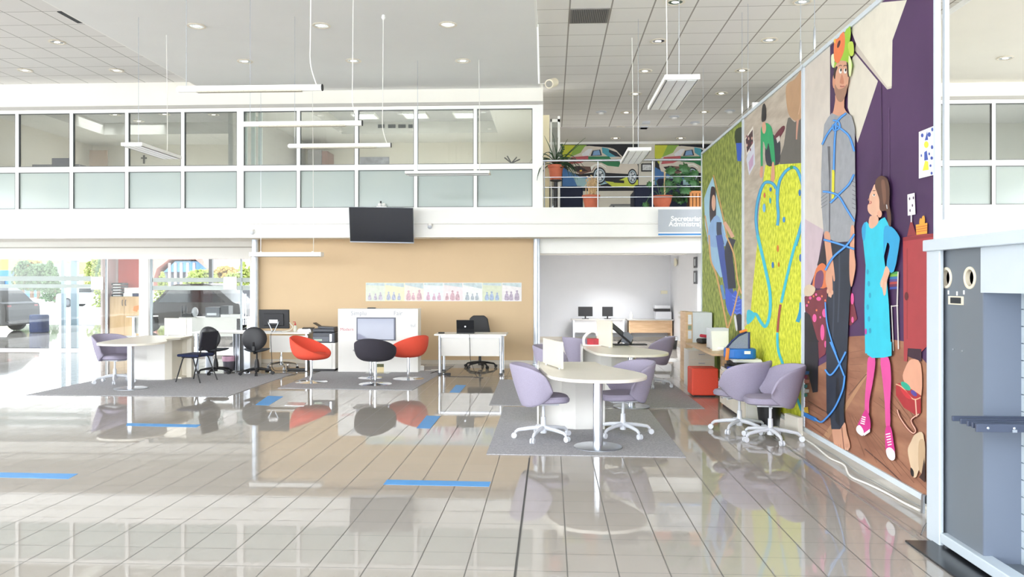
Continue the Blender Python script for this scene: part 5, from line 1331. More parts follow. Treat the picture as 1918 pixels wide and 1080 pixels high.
for i in range(5):
    u = (1782, 1797, 1810, 1819, 1826)[i]
    y = Q(u, 780, XE).y; z = Q(1782, 778, XE).z
    MB().box(XE, XS, y - .016, y + .0, z - (.03 if i < 4 else .045), z + .0).build('bar', RKM, rk, bevel=.002)
yb5 = Q(1826, 780, XE).y
for k in (.06, .20):
    MB().lathe([(.007, 0), (.007, -.006), (0, -.008)], (XE + k, yb5 - .016, z - .022), 10, ax='y').build('screw', CHROME, rk)
MB().box(XE + .19, XE + .215, yb5 - .022, y + .27, z - .045, z - .03).build('bracket', ALU, rk)
m = MB(); q0 = G(1695, 1014); m.box(q0.x, XK + .7, 3.0, q0.y, 0, .012)
tag(m.build('floor_plate', mat('black_base_plate', '26282C', .25, nz=.05), bevel=.003), 'black base plate on the tiles under the white kiosk', 'base plate')
c = Q(1748, 428, XK + .1)
t = thing('white_lamp', 'white rounded shape at the corner on top of the kiosk', 'ornament', (XK + .12, yk - .08, zkt), world=True)
MB().ell((XK + .10, yk - .06, zkt + .085), (.05, .05, .05), 18, 10).ell((XK + .12, yk - .06, zkt + .036), (.07, .07, .035), 18, 8).ell((XK + .16, yk - .07, zkt + .08), (.06, .05, .045), 16, 8).build('body', mat('white_foam', 'FFFFFF', .6, nz=.005), t, smooth=True)

# ================================================================== UPPER LOUNGE
ZFm = ZF
# murals
def car_mural(label, u0, u1, dxp, cut=None):
    ym = YB - .012
    a, b = P(u0, 270.5, ym), P(u1, 357, ym)
    if cut: b = Vector((cut, ym, b.z))
    t = thing('car_mural', label, 'mural', ((a.x + b.x) / 2, ym, b.z), world=True, group='painted car murals in the upper lounge')
    pr = Print(Y=ym)
    pr.m.cur = 0; pr.col('14161C')
    pr.m.box(a.x, b.x, ym, ym + .01, b.z, a.z)
    T = (1000 + dxp, 180, 4.909)
    def cl(pts):
        umax = u1 - 1
        return [(min(x, (umax - T[0]) * T[2]), y) for x, y in pts]
    def pp(c, pts, s=0):
        if s: pts = cr(pts, s)
        pr.poly(c, cl(pts), T)
    pp('C9CC3C', [(262, 450), (480, 450), (430, 520), (400, 620), (310, 640), (262, 560)])
    pp('8FB34A', [(380, 450), (480, 450), (520, 490), (430, 560), (330, 560)])
    pp('3F6FA8', [(262, 650), (420, 740), (620, 760), (700, 800), (450, 830), (262, 830)])
    pp('9CC0C8', [(360, 740), (520, 760), (680, 800), (560, 830), (400, 830)], 0)
    pp('C8D24C', [(650, 780), (720, 830), (960, 845), (960, 770), (860, 740), (740, 790)])
    pp('14161C', [(690, 765), (830, 775), (830, 800), (740, 795)])
    pp('D9CFC2', [(430, 520), (470, 460), (560, 462), (700, 475), (760, 500), (820, 560), (930, 600), (960, 650), (955, 720), (860, 715), (680, 705), (560, 700), (430, 715), (320, 690), (305, 600), (330, 560)], 2)
    pp('2B3240', [(540, 500), (610, 490), (625, 545), (520, 550)])
    pp('7FA6D0', [(550, 505), (600, 495), (612, 540), (540, 545)])
    pp('E5E5E8', [(440, 530), (500, 485), (540, 485), (500, 550), (450, 555)])
    pp('4FA6B8', [(625, 470), (680, 480), (790, 555), (690, 560), (630, 520)])
    pp('1C2430', [(690, 490), (760, 515), (805, 560), (750, 552), (690, 515)])
    pp('C05B62', [(345, 560), (500, 548), (500, 585), (430, 615), (320, 625)])
    pp('2E7A4E', [(500, 553), (690, 553), (720, 590), (800, 605), (780, 650), (680, 640), (620, 610), (500, 600)])
    pp('6E4E44', [(385, 640), (560, 650), (540, 690), (430, 720), (380, 690)])
    pp('2F2024', [(340, 650), (420, 640), (500, 690), (380, 690)])
    for cx, cy, rx, ry in ((603, 730, 62, 78), (905, 740, 44, 72)):
        for c, s in (('23252C', 1), ('B9CBD6', .82), ('45505A', .68), ('D6DCE0', .6), ('5C6670', .25)):
            pr.poly(c, cl([(cx + rx * s * math.cos(q), min(850, cy + ry * s * math.sin(q))) for q in [2 * PI * i / 22 for i in range(22)]]), T)
        for k in range(5):
            q = 2 * PI * k / 5 + .4
            pr.poly('3B434C', cl([(cx + rx * .15 * math.cos(q), cy + ry * .15 * math.sin(q)), (cx + rx * .6 * math.cos(q + .12), cy + ry * .6 * math.sin(q + .12)), (cx + rx * .6 * math.cos(q + .5), cy + ry * .6 * math.sin(q + .5))]), T)
    pp('F0EEE6', [(520, 650), (560, 625), (620, 620), (660, 650), (675, 700), (660, 660), (610, 635), (560, 640), (530, 690)])
    pp('E5B44A', [(420, 680), (440, 676), (444, 690), (424, 694)])
    pr.m.build('painted_panel', pr.mats, t)
car_mural('left painted car mural on the upper lounge wall', 1052, 1196, 0)
car_mural('right painted car mural partly behind the monstera', 1227, 1376, 173)
a, b = P(1201, 306, YB - .02), P(1222, 321, YB - .02)
t = thing('picture_frame', 'small black framed car picture between the two murals', 'picture', ((a.x + b.x) / 2, YB - .03, b.z), world=True)
MB().box(a.x, b.x, YB - .03, YB - .001, b.z, a.z).build('frame', BLK, t)
MB().box(a.x + .035, b.x - .035, YB - .034, YB - .03, b.z + .035, a.z - .035).build('picture_sheet', mat('grey_picture', 'C9CBCC', .5, nz=.35, sc=18), t)
# sofas
SOF = mat('navy_sofa', '1F2740', .75, nz=.08, sc=12)
def sofa(label, u0, u1, y, h1, arm=True, group='navy sofas in the upper lounge', d=.9):
    x0, x1 = P(u0, 350, y).x, P(u1, 350, y).x
    t = thing('sofa', label, 'sofa', ((x0 + x1) / 2, y + d / 2, ZFm), world=True, group=group)
    MB().box(x0, x1, y, y + .25, ZFm + .02, ZFm + h1).build('backrest', SOF, t, bevel=.05, seg=3)
    MB().box(x0 + .02, x1 - .02, y + .25, y + d, ZFm + .02, ZFm + .42).build('seat', SOF, t, bevel=.04, seg=3)
    for s_, x in ((0, x0), (1, x1 - .2)):
        MB().box(x, x + .2, y + .22, y + d, ZFm + .02, ZFm + h1 * .85).build('armrest', SOF, t, bevel=.05, seg=3)
    return t
sofa('navy sofa with its back to the railing behind the dried plant', 1024, 1092, 17.2, .60)
sofa('navy sofa with its back to the railing behind the terracotta bowl', 1188, 1312, 17.4, .64)
s = sofa('higher navy armchair behind the monstera by the right mural', 1232, 1280, 19.2, 1.02)
x0, x1 = P(1142, 380, 20.0).x, P(1195, 380, 20.0).x
t = thing('coffee_table', 'low grey coffee table between the navy sofas', 'table', ((x0 + x1) / 2, 20, ZFm), world=True)
MB().box(x0, x1, 19.6, 20.7, ZFm + .40, ZFm + .44).build('tabletop', mat('slate_top', '6F7170', .4, nz=.04), t)
for x in (x0 + .05, x1 - .09):
    for y in (19.65, 20.6): MB().box(x, x + .04, y, y + .04, ZFm, ZFm + .40).build('leg', DGREY, t)
# railing
yr_ = YM + .04
rz_ = P(1150, 300, yr_).z
xr0, xr1 = P(1012, 300, yr_).x, xcr
t = thing('railing', 'steel railing with three thin wires along the upper lounge edge', 'railing', (1.5, yr_, ZFm), world=True)
MB().tube([(xr0, yr_, rz_), (xr1, yr_, rz_)], .024, 10).build('handrail', ALU, t, smooth=True)
for v in (331, 350, 369):
    z = P(1150, v, yr_).z
    MB().tube([(xr0, yr_, z), (xr1, yr_, z)], .008, 6).build('wire', ALU, t)
for u in (1019.5, 1120, 1222, 1322):
    x = P(u, 350, yr_).x
    MB().tube([(x, yr_, ZFm), (x, yr_, rz_)], .013, 8).build('post', ALU, t)
# open window sash and cream jamb at the lounge's left
jx0, jx1 = P(1017, 250, YM + .3).x, P(1029, 250, YM + .8).x
struct(MB().box(xend - .02, jx1, YM + .62, YM + 1.2, ZFm, P(1025, 213, YM + .5).z).build('wall_lounge_left', mat('cream_jamb', 'F2E6C2', .6, nz=.01)))
sa = P(1031, 223, YM + .9); sb = P(1049, 217, YM + .9)
w_ = struct(MB().box(sa.x, sa.x + .03, YM + .9, YM + .94, ZFm, sa.z).box(sb.x - .05, sb.x, YM + .9, YM + .94, ZFm, sb.z).box(sa.x, sb.x, YM + .9, YM + .94, sa.z - .06, sa.z).build('window_4', PVC))
w_['_w'] = tuple(w_.location)
MB().box(sa.x + .03, sb.x - .05, YM + .915, YM + .92, ZFm, sa.z - .06).build('pane', GLM, w_)

# plants
TERRA = mat('terracotta', 'C4694C', .7, nz=.06, sc=12); SOIL = mat('soil', '3A2C24', .95, nz=.3, sc=60)
LEAF = mat('dark_leaf', '2F4A2C', .45, nz=.25, sc=9); LEAF2 = mat('leaf_green', '3C6B3C', .4, nz=.25, sc=7); DRY = mat('dry_leaf', 'D9B98C', .8, nz=.15, sc=15)
def pot(t, x, y, z, r0, r1, h):
    MB().lathe([(r0, 0), (r1 * .95, h * .82), (r1 * 1.06, h * .83), (r1 * 1.06, h), (r1 * .92, h), (r1 * .9, h * .9)], (x, y, z), 24).build('flowerpot', TERRA, t, smooth=True)
    MB().lathe([(r1 * .92, h * .9), (0, h * .92)], (x, y, z), 20).build('soil', SOIL, t)
def blade(m, base, d, L, w, droop, n=8):
    d = Vector(d); side = d.cross(Vector((0, 0, 1)));
    if side.length < .05: side = Vector((1, 0, 0))
    side.normalize(); prev = None; p = Vector(base); v = d.normalized()
    vs = []; fs = []
    for i in range(n + 1):
        s = i / n; ww = w * math.sin(PI * min(.98, .12 + s * .88)) ** .7
        nrm = side.cross(v).normalized() * (ww * .25)
        vs += [p - side * ww / 2 + nrm, p, p + side * ww / 2 + nrm]
        if i < n:
            for k in range(2): fs.append((i * 3 + k, i * 3 + k + 1, (i + 1) * 3 + k + 1, (i + 1) * 3 + k))
        p = p + v * (L / n); v = (v + Vector((0, 0, -droop / n))).normalized()
    m.add(vs, fs)
def foliage_obj(m, name, ma, t): return m.build(name, ma, t, smooth=True, solid=.003)
# strap-leaf plant on a stand
yp1 = YM + .28
c = P(1041, 337, yp1)
t = thing('strap_leaf_plant', 'potted plant with long drooping strap leaves at the railing corner', 'potted plant', (c.x, yp1, ZFm), world=True)
MB().lathe([(.13, 0), (.13, .02), (.04, .03), (.04, c.z - ZFm - .04), (.12, c.z - ZFm - .02), (.12, c.z - ZFm)], (c.x, yp1, ZFm), 16).build('stand', BLK, t, smooth=True)
pot(t, c.x, yp1, c.z, .11, .155, .30)
m = MB(); zt0 = c.z + .28
for u, v in ((1017, 256), (1031, 250), (1046, 258), (1057, 270), (1068, 262), (1095, 260), (1084, 274)):
    e = P(u, v, yp1); d = e - Vector((c.x, yp1, zt0)); L = d.length * 1.02
    blade(m, (c.x + random.uniform(-.04, .04), yp1 + random.uniform(-.05, .05), zt0), d + Vector((0, 0, .12)), L, .05, .25)
for k in range(34):
    a_ = random.uniform(0, 2 * PI)
    d = Vector((math.cos(a_) * .8 + .12, math.sin(a_) * .25, random.uniform(.2, 1.1)))
    blade(m, (c.x, yp1, zt0), d, random.uniform(.45, .8), .04, random.uniform(2.2, 3.6), 10)
foliage_obj(m, 'foliage', LEAF, t)
m = MB()
for k in range(11):
    e = P(1052 + 3 * math.sin(k), 271 + 4.2 * k, yp1 - .1); m.ell(e, (.035, .02, .02), 8, 5)
m.build('round_leaf_sprig', LEAF, t, smooth=True)
# dried plant
yp3 = YM + .30
c = P(1107, 387, yp3)
t = thing('dried_plant', 'terracotta pot with a dried straw-coloured plant', 'potted plant', (c.x, yp3, ZFm), world=True)
pot(t, c.x, yp3, ZFm, .12, .175, .27)
m = MB()
for k in range(26):
    a_ = random.uniform(0, 2 * PI); L = random.uniform(.25, .42)
    x, y = c.x + random.uniform(-.05, .09), yp3 + random.uniform(-.06, .06)
    pth = [(x, y, ZFm + .25)]; 
    for j in range(5):
        q = pth[-1]; pth.append((q[0] + random.uniform(-.035, .04), q[1] + random.uniform(-.03, .03), q[2] + L / 5))
    m.tube(cr(pth, 3, False), .008, 5)
    for j in range(2):
        q = pth[random.randint(2, 5)]; m.tube(cr([q, (q[0] + random.uniform(-.06, .06), q[1], q[2] + .03), (q[0] + random.uniform(-.1, .1), q[1], q[2] - .03)], 3, False), .007, 5)
m.build('dry_stems', DRY, t)
MB().tube([(c.x - .10, yp3, ZFm + .24), (c.x - .10, yp3, ZFm + .42)], .011, 6).tube([(c.x + .02, yp3 - .02, ZFm + .24), (c.x + .0, yp3 - .02, ZFm + .68)], .012, 6).build('cane', DRY, t)
# monstera
c = P(1240, 387, yp3)
t = thing('monstera', 'terracotta bowl with a large-leaved monstera and a moss stake', 'potted plant', (c.x, yp3, ZFm), world=True)
MB().lathe([(.13, 0), (.18, .12), (.2, .22), (.215, .225), (.215, .25), (.19, .25), (.18, .2)], (c.x, yp3, ZFm), 26).build('bowl', TERRA, t, smooth=True)
MB().lathe([(.19, .21), (0, .22)], (c.x, yp3, ZFm), 18).build('soil', SOIL, t)
q = P(1245, 321, yp3); MB().tube([(q.x, yp3, ZFm + .2), (q.x, yp3, q.z)], .016, 8).build('stake', DRY, t)
ls = MB(); stm = MB()
for u, v, r in ((1257, 316, .14), (1282, 312, .17), (1293, 330, .15), (1270, 330, .14), (1217, 343, .09), (1245, 352, .12), (1262, 345, .13), (1283, 352, .15), (1300, 340, .13), (1290, 368, .13), (1275, 372, .12), (1209, 381, .09), (1300, 322, .12), (1264, 362, .10), (1252, 340, .1)):
    yy_ = yp3 + random.uniform(-.18, .25)
    e = P(u, v, yy_)
    nx, nz_ = random.uniform(-.5, .5), random.uniform(.1, .7)
    nrm = Vector((nx, -1, nz_)).normalized(); up = Vector((random.uniform(-.6, .6), 0, -1)); up = (up - nrm * up.dot(nrm)).normalized(); sd = nrm.cross(up)
    o0 = len(ls.v); vs = [e]; N_ = 26
    for k in range(N_):
        a_ = 2 * PI * k / N_; rr = r * (.78 + .22 * math.cos(a_)) * (1 if k % 3 else .78)
        if abs(a_ - PI) < .3: rr *= .5
        vs.append(e + up * math.cos(a_) * rr * 1.15 + sd * math.sin(a_) * rr + nrm * (-.03 * abs(math.sin(a_))))
    ls.add(vs, [(0, k + 1, (k + 1) % N_ + 1) for k in range(N_)])
    stm.tube(cr([(c.x + random.uniform(-.06, .06), yp3, ZFm + .22), tuple((Vector((c.x, yp3, ZFm + .4)) + e) / 2 + Vector((0, 0, .1))), tuple(e)], 5, False), .007, 5)
foliage_obj(ls, 'foliage', LEAF2, t); stm.build('stems', LEAF2, t, smooth=True)
m = MB()
for k in range(22):
    blade(m, (P(1268 + random.uniform(-6, 14), 380, yp3).x, yp3 + .1, ZFm + .15), (random.uniform(-.8, .8), random.uniform(-.4, .4), 1), random.uniform(.15, .3), .035, 1.5, 6)
foliage_obj(m, 'small_foliage', LEAF, t)
# wooden crate planter
a, b = P(1291, 357, yp3 - .1), P(1330, 388, yp3 - .1)
t = thing('crate_planter', 'orange slatted wooden planter crate beside the monstera', 'planter', ((a.x + b.x) / 2, yp3, ZFm), world=True)
OW = mat('orange_wood', 'D08A4C', .6, nz=.12, sc=6, stretch=(1, 1, .2))
hgt = .34; n_ = 6; w_s = (b.x - a.x) / n_
m = MB()
for k in range(n_):
    m.box(a.x + k * w_s + .01, a.x + (k + 1) * w_s - .006, yp3 - .1, yp3 - .085, ZFm, ZFm + hgt)
m.build('slats', OW, t, bevel=.002)
MB().box(a.x, b.x, yp3 - .085, yp3 + .2, ZFm, ZFm + hgt - .03).build('inner_box', mat('dark_inner', '4A2E1C', .8, nz=.1), t)
MB().box(a.x - .005, b.x + .005, yp3 - .108, yp3 - .1, ZFm + hgt - .05, ZFm + hgt).build('rim_board', OW, t)
m = MB()
for k in range(20):
    blade(m, (random.uniform(a.x, b.x), yp3 + .05, ZFm + hgt - .05), (random.uniform(-.7, .7), random.uniform(-.5, .5), 1), random.uniform(.15, .38), .04, 1.6, 6)
foliage_obj(m, 'foliage', LEAF, t)

# ================================================================== UPPER OFFICES BEHIND THE GLASS
def pbox(name, u0, u1, v0, v1, y, d, m, label, cat, bev=.004, zb=None):
    a, b = P(u0, v0, y), P(u1, v1, y)
    return tag(MB().box(a.x, b.x, y, y + d, b.z if zb is None else zb, a.z).build(name, m, bevel=bev), label, cat)
pbox('office_monitor', 97, 130, 296, 312, 17.0, .05, mat('dim_violet_screen', '5E5866', .4, nz=.08), 'dark screen standing in the first upper office', 'monitor', zb=None)
pbox('office_desk', 60, 148, 308, 312, 17.1, .7, mat('dim_desk', '6E6A70', .5, nz=.04), 'dark desk seen through the upper office glazing', 'desk', zb=ZF)
pbox('office_door_leaf', 167, 200, 281, 320, 21.6, .05, mat('brown_door', 'B39A86', .6, nz=.04), 'light brown board leaning in the first upper office', 'board', zb=ZF)
t = thing('wall_cross', 'small dark cross on the upper office back wall', 'cross', P(269, 306, YB - .03), world=True)
c = P(269, 297, YB - .03)
MB().box(c.x - .02, c.x + .02, YB - .03, YB, c.z - .14, c.z + .10).box(c.x - .08, c.x + .08, YB - .03, YB, c.z + .0, c.z + .04).build('cross_body', mat('dark_bronze', '4A443C', .5, nz=.05), t)
t = thing('office_wardrobe', 'grey cabinet with brown side in the second upper office', 'cabinet', P(600, 320, 21.2), world=True)
a, b = P(576, 281, 21.2), P(602, 320, 21.2)
MB().box(a.x, b.x, 21.2, 21.9, ZF, a.z).build('body', mat('dim_grey_cabinet', '9B9897', .5, nz=.03), t, bevel=.004)
MB().box(b.x, P(616, 300, 21.4).x, 21.25, 21.9, ZF, a.z - .02).build('side', mat('rosewood', '9C7C74', .5, nz=.08), t)
t = thing('wall_map', 'grey printed map poster on the second upper office wall', 'poster', P(700, 305, YB - .02), world=True)
a, b = P(674, 294, YB - .02), P(729, 311, YB - .02)
MB().box(a.x, b.x, YB - .02, YB, b.z, a.z).build('poster_sheet', mat('grey_map_print', 'A9A9B2', .6, nz=.35, sc=6), t)
for i, (u0, u1) in enumerate(((708, 720), (727, 741), (746, 760), (765, 773))):
    yv = 20.79
    a, b = P(u0, 233, yv), P(u1, 239.5, yv)
    tag(MB().box(a.x, b.x, yv - .01, yv, b.z, a.z).build('soffit_vent', mat('vent_dark', '55585C', .6, nz=.05)), ('first', 'second', 'third', 'fourth')[i] + ' dark square vent from the left on the office soffit', 'vent', 'square vents on the office soffit')
for i, (u0, u1) in enumerate(((662, 700), (757, 797), (850, 890))):
    a = P(u0, 210, 19.9); b = P(u1, 210, 19.9)
    t = thing('fluorescent_fixture', ('left', 'middle', 'right')[i] + ' one of the three louvred ceiling fixtures in the upper office', 'ceiling lamp', ((a.x + b.x) / 2, 19.9, 5.93), world=True, group='louvred fixtures in the upper office')
    MB().box(a.x, a.x + .6, 19.6, 20.2, 5.93, 5.98).build('housing', WHITE, t)
    for k in range(3): MB().box(a.x + .05, a.x + .55, 19.66 + .17 * k, 19.76 + .17 * k, 5.915, 5.93).build('tube', mat('tube_light', 'FFFFFF', .4, emit='FFFFFF', es=2.2), t)
# coat rack
c = P(958, 312, 20.5)
t = thing('coat_rack', 'black coat rack top with splayed hooks behind the last pane', 'coat rack', (c.x, 20.5, ZF), world=True)
MB().tube([(c.x, 20.5, ZF), (c.x, 20.5, P(958, 304, 20.5).z)], .025, 8).build('pole', BLK, t)
for u, v in ((945, 295), (968, 294), (974, 298), (950, 292)):
    e = P(u, v, 20.5); MB().tube([(c.x, 20.5, P(958, 304, 20.5).z - .02), tuple(e)], .016, 6).build('hook', BLK, t)
for i, (u, v) in enumerate(((918, 232), (942, 218))):
    pass
# curtain frame (blue-white window frame) at the divider wall
a, b = P(457, 205, YM + 1.2), P(487, 313, YM + 1.2)
fr = MB()
for u in (458, 473, 486):
    x = P(u, 250, YM + 1.2).x; fr.box(x - .03, x + .05, YM + 1.2, YM + 1.26, ZF, 5.5)
struct(fr.build('trim_14', mat('cool_white_frame', 'DDE8E6', .4, nz=.01)))

# ================================================================== CEILING FIXTURES
CONE = mat('downlight_reflector', 'D8DADB', .15, 1., nz=.15, sc=25)
BULB = mat('lit_bulb', 'FFFFFF', .3, emit='FFFBF2', es=1.6)
def make_downlight(label, loc, cat='ceiling lamp'):
    t = thing('downlight', label, cat, loc, 0, 'recessed downlights')
    MB().lathe([(.10, -.002), (.13, -.002), (.14, -.012), (.13, -.018), (.105, -.016), (.10, -.002)], n=28).build('trim_ring', mat('cream_ring', 'EFE6D6', .4, nz=.01), t, smooth=True)
    MB().lathe([(.10, -.010), (.07, -.004), (.0, -.003)], n=28).build('reflector', CONE, t, smooth=True)
    MB().ell((0, .0, -.012), (.055, .02, .012), 12, 8).build('bulb', BULB, t, smooth=True)
    return t
DL = []
for (u, v, z, lab) in ((107, 78, HL, 'over the left tiled ceiling, nearer the hall'), (47, 131, HL, 'of the left tiled ceiling, at the picture edge'), (218, 131, HL, 'of the left tiled ceiling, by the smooth part'),
                       (368, 48, HC, 'front left one in the smooth ceiling'), (602, 47, HC, 'front middle one in the smooth ceiling'), (839, 45, HC, 'front right one in the smooth ceiling'),
                       (459, 114, HC, 'rear left one in the smooth ceiling'), (662, 113, HC, 'rear middle one in the smooth ceiling'), (867, 113, HC, 'rear right one in the smooth ceiling'),
                       (1265, 3, HT, 'at the top picture edge above the air grille row'), (1503, 2, HT, 'at the top picture edge near the banners'),
                       (1233, 76, HT, 'right of the air grille'), (1441, 74, HT, 'between the large light panel and banner corner'),
                       (1208, 132, HT, 'left of the large tilted light panel'), (1390, 131, HT, 'above the deckchair banner corner'),
                       (1190, 175, HT, 'left row, fourth from the top edge'), (1351, 174, HT, 'right row, fourth from the top edge'),
                       (1173, 210, HT, 'left row, fifth from the top edge'), (1319, 209, HT, 'right row, fifth from the top edge'),
                       (1162, 238, HT, 'left row, last on the tiles'), (1294, 238, HT, 'right row, last on the tiles'),
                       (1153, 258, HT - .03, 'left one over the lounge murals'), (1275, 258, HT - .03, 'right one over the lounge murals'),
                       (1883, 108, HC, 'in the cream ceiling above the kiosk')):
    DL.append((G(u, v, z), 'round recessed downlight ' + lab))
OFL = []
for (u, v, lab) in ((215, 214, 'left one inside the first upper office'), (308, 213, 'middle one inside the first upper office'), (400, 214, 'right one inside the first upper office'), (150, 222, 'leftmost one inside the first upper office'), (260, 226, 'rear one inside the first upper office')):
    p = G(u, v, 5.98); OFL.append(p); DL.append((p, 'round recessed downlight, ' + lab))
d0_ = make_downlight(DL[0][1], DL[0][0])
for p, lab in DL[1:]: dup(d0_, p, 0, lab)
for (u, v, lab) in ((1126, 209, 'left ceiling speaker near the fifth downlights'), (1263, 218, 'round white detector below the large light panel'), (1367, 207, 'ceiling speaker above the deckchair banner'), (1302, 229, 'funnel shaped detector by the last right downlight')):
    p = G(u, v, HT)
    t = thing('ceiling_detector', lab, 'detector', p, world=True)
    MB().lathe([(.12, -.0), (.13, -.012), (.09, -.03)], p, 20).build('base', LPLA, t, smooth=True)
    MB().lathe([(.07, -.03), (.06, -.06), (0, -.08)], p, 16).build('cap', WHITE, t, smooth=True)
p = G(199, 57, HL)
t = thing('smoke_detector', 'small white smoke detector on the left tiled ceiling', 'detector', p, world=True)
MB().lathe([(.06, 0), (.06, -.02)], p, 18).build('base', LPLA, t); MB().lathe([(.045, -.02), (.03, -.05), (0, -.055)], p, 16).build('cap', WHITE, t, smooth=True)
# air grille and black hatch
a, b = G(1070, 17, HT), G(1137, 41, HT)
a2, b2 = G(1069, 41, HT), G(1139, 16, HT)
t = thing('air_grille', 'dark slatted air grille in the tiled ceiling', 'vent', ((a.x + b.x) / 2, (a.y + b.y) / 2, HT), world=True)
gx0, gx1, gy0, gy1 = a2.x, G(1135, 41, HT).x, a2.y, a2.y
gy0, gy1 = min(a.y, b.y), max(a.y, b.y)
MB().box(gx0, gx1, gy0, gy1, HT - .006, HT - .001).build('backing', mat('vent_dark', '55585C'), t)
MB().box(gx0 - .02, gx1 + .02, gy0 - .02, gy0, HT - .012, HT).box(gx0 - .02, gx1 + .02, gy1, gy1 + .02, HT - .012, HT).box(gx0 - .02, gx0, gy0, gy1, HT - .012, HT).box(gx1, gx1 + .02, gy0, gy1, HT - .012, HT).build('frame', mat('grille_grey', '8E8A86', .5, nz=.03), t)
m = MB(); nn = 20
for k in range(nn): x = gx0 + (gx1 - gx0) * (k + .5) / nn; m.box(x - .006, x + .006, gy0, gy1, HT - .018, HT - .006)
m.build('slats', mat('grille_grey', '8E8A86'), t)
pts = [G(*q, HL) for q in ((110, 21), (156, 21), (189, 41.5), (145, 42))]
x0, x1 = pts[3].x, pts[2].x; y0, y1 = min(p.y for p in pts), max(p.y for p in pts)
tag(MB().box(x0, x1, y0, y1, HL - .012, HL - .001).build('ceiling_vent', mat('black_hatch', '303236', .6, nz=.05)), 'black square vent in the left tiled ceiling', 'vent')
for i, (u, v) in enumerate(((1210, 229), (1206, 238))):
    p = G(u, v, HT); tag(MB().box(p.x - .09, p.x + .09, p.y - .12, p.y + .12, HT - .03, HT).build('ceiling_plate', LPLA), 'small white plate on the tiled ceiling, the nearer of two' if i == 0 else 'small white plate on the tiled ceiling, the farther of two', 'plate')
# spot camera at the end of the smooth ceiling
p = P(1031, 154, 12.0)
t = thing('spot_speaker', 'cream cylindrical spotlight at the edge of the smooth ceiling', 'spotlight', p, world=True)
m = MB().tube([p + Vector((.06, .2, .05)), p + Vector((-.02, -.06, -.04))], .068, 20); m.build('housing', mat('cream_housing', 'E9DFC6', .4, nz=.02), t, smooth=True)
MB().tube([p + Vector((-.02, -.062, -.04)), p + Vector((-.023, -.072, -.043))], .05, 20).build('lens', mat('lens_grey', '8D897F', .3, nz=.1, sc=30), t)
MB().tube([p + Vector((.0, .08, 0)), Vector((xsr + .05, p.y + .08, p.z)), Vector((xsr + .03, p.y + .08, HC + .05))], .014, 8).build('bracket', WHITE, t)
# ---- hanging lamps
def tube_lamp(label, u0, u1, v, y):
    a, b = P(u0, v, y), P(u1, v, y); z = (a.z + b.z) / 2
    t = thing('tube_pendant', label, 'pendant lamp', ((a.x + b.x) / 2, y, z), world=True, group='white tubular pendants')
    r = .034
    MB().tube([(a.x, y, z), (b.x, y, z)], r, 20, caps=True).build('housing', WHITE, t, smooth=True)
    MB().box(a.x + .13 * (b.x - a.x) + 0, a.x + .86 * (b.x - a.x), y - .026, y + .026, z - r - .004, z - r + .014).build('louvre', mat('louvre_cream', 'B9B4A4', .4, .2, nz=.2, sc=80), t)
    MB().tube([(b.x, y, z), (b.x + .008, y, z)], r * 1.05, 20).build('end_cap', BLK, t)
    MB().tube([(a.x - .02, y, z), (a.x, y, z)], [r * .6, r], 20).build('end_cap', WHITE, t)
    xa, xb = a.x + .08, b.x - .09
    MB().tube([(xa, y, z + r), (xa, y, HC)], .0032, 5).build('wire', ALU, t)
    MB().tube(cr([(xb + .03, y, z + r), (xb - .03, y, z + .25), (xb - .03, y, z + .6), (xb - .02, y, HC)], 5, False), .0055, 6).build('power_cord', WIRE, t, smooth=True)
    MB().lathe([(.02, 0), (.03, -.04), (.012, -.07)], (xb - .02, y, HC), 12).build('ceiling_cup', WHITE, t, smooth=True)
tube_lamp('nearest and longest white tubular pendant lamp', 335, 603, 165.5, 8.05)
tube_lamp('middle white tubular pendant lamp in front of the glazing', 457, 678, 231.5, 9.85)
tube_lamp('farthest and shortest white tubular pendant lamp', 542, 732, 272.5, 11.4)
def panel_lamp(label, x0, x1, y0, y1, z, along='y', hook=HC, th=.05):
    t = thing('panel_pendant', label, 'pendant lamp', ((x0 + x1) / 2, (y0 + y1) / 2, z), world=True, group='flat panel pendants')
    MB().box(x0, x1, y0, y1, z, z + th).build('housing', WHITE, t, bevel=.006)
    i = .028
    MB().box(x0 + i, x1 - i, y0 + i, y1 - i, z - .004, z).build('diffuser', LENS, t)
    fr = MB()
    if along == 'y':
        fr.box(x0 + i - .008, x0 + i, y0 + i, y1 - i, z - .006, z).box(x1 - i, x1 - i + .008, y0 + i, y1 - i, z - .006, z)
        for k in (.36, .64): fr.box(x0 + (x1 - x0) * k - .003, x0 + (x1 - x0) * k + .003, y0 + i, y1 - i, z - .0055, z - .003)
    else:
        fr.box(x0 + i, x1 - i, y0 + i - .008, y0 + i, z - .006, z).box(x0 + i, x1 - i, y1 - i, y1 - i + .008, z - .006, z)
    fr.build('diffuser_edge', DGREY, t)
    if along == 'y': ps = (((x0 + x1) / 2, y0 + .2), ((x0 + x1) / 2, y1 - .2))
    else: ps = ((x0 + .2, (y0 + y1) / 2), (x1 - .2, (y0 + y1) / 2))
    MB().tube([(ps[0][0], ps[0][1], z + th), (ps[0][0], ps[0][1], hook)], .0035, 5).build('wire', ALU, t)
    MB().tube(cr([(ps[1][0], ps[1][1], z + th), (ps[1][0] + .02, ps[1][1], z + .3), (ps[1][0], ps[1][1], hook)], 5, False), .0055, 6).build('power_cord', WIRE, t, smooth=True)
    MB().cbox((ps[0][0], ps[0][1], z + th + .01), (.03, .03, .02)).cbox((ps[1][0], ps[1][1], z + th + .01), (.03, .03, .02)).build('clamp', WHITE, t)
a = G(1245, 149, 3.66); b = G(1311, 149, 3.66); c = G(1213, 206, 3.66)
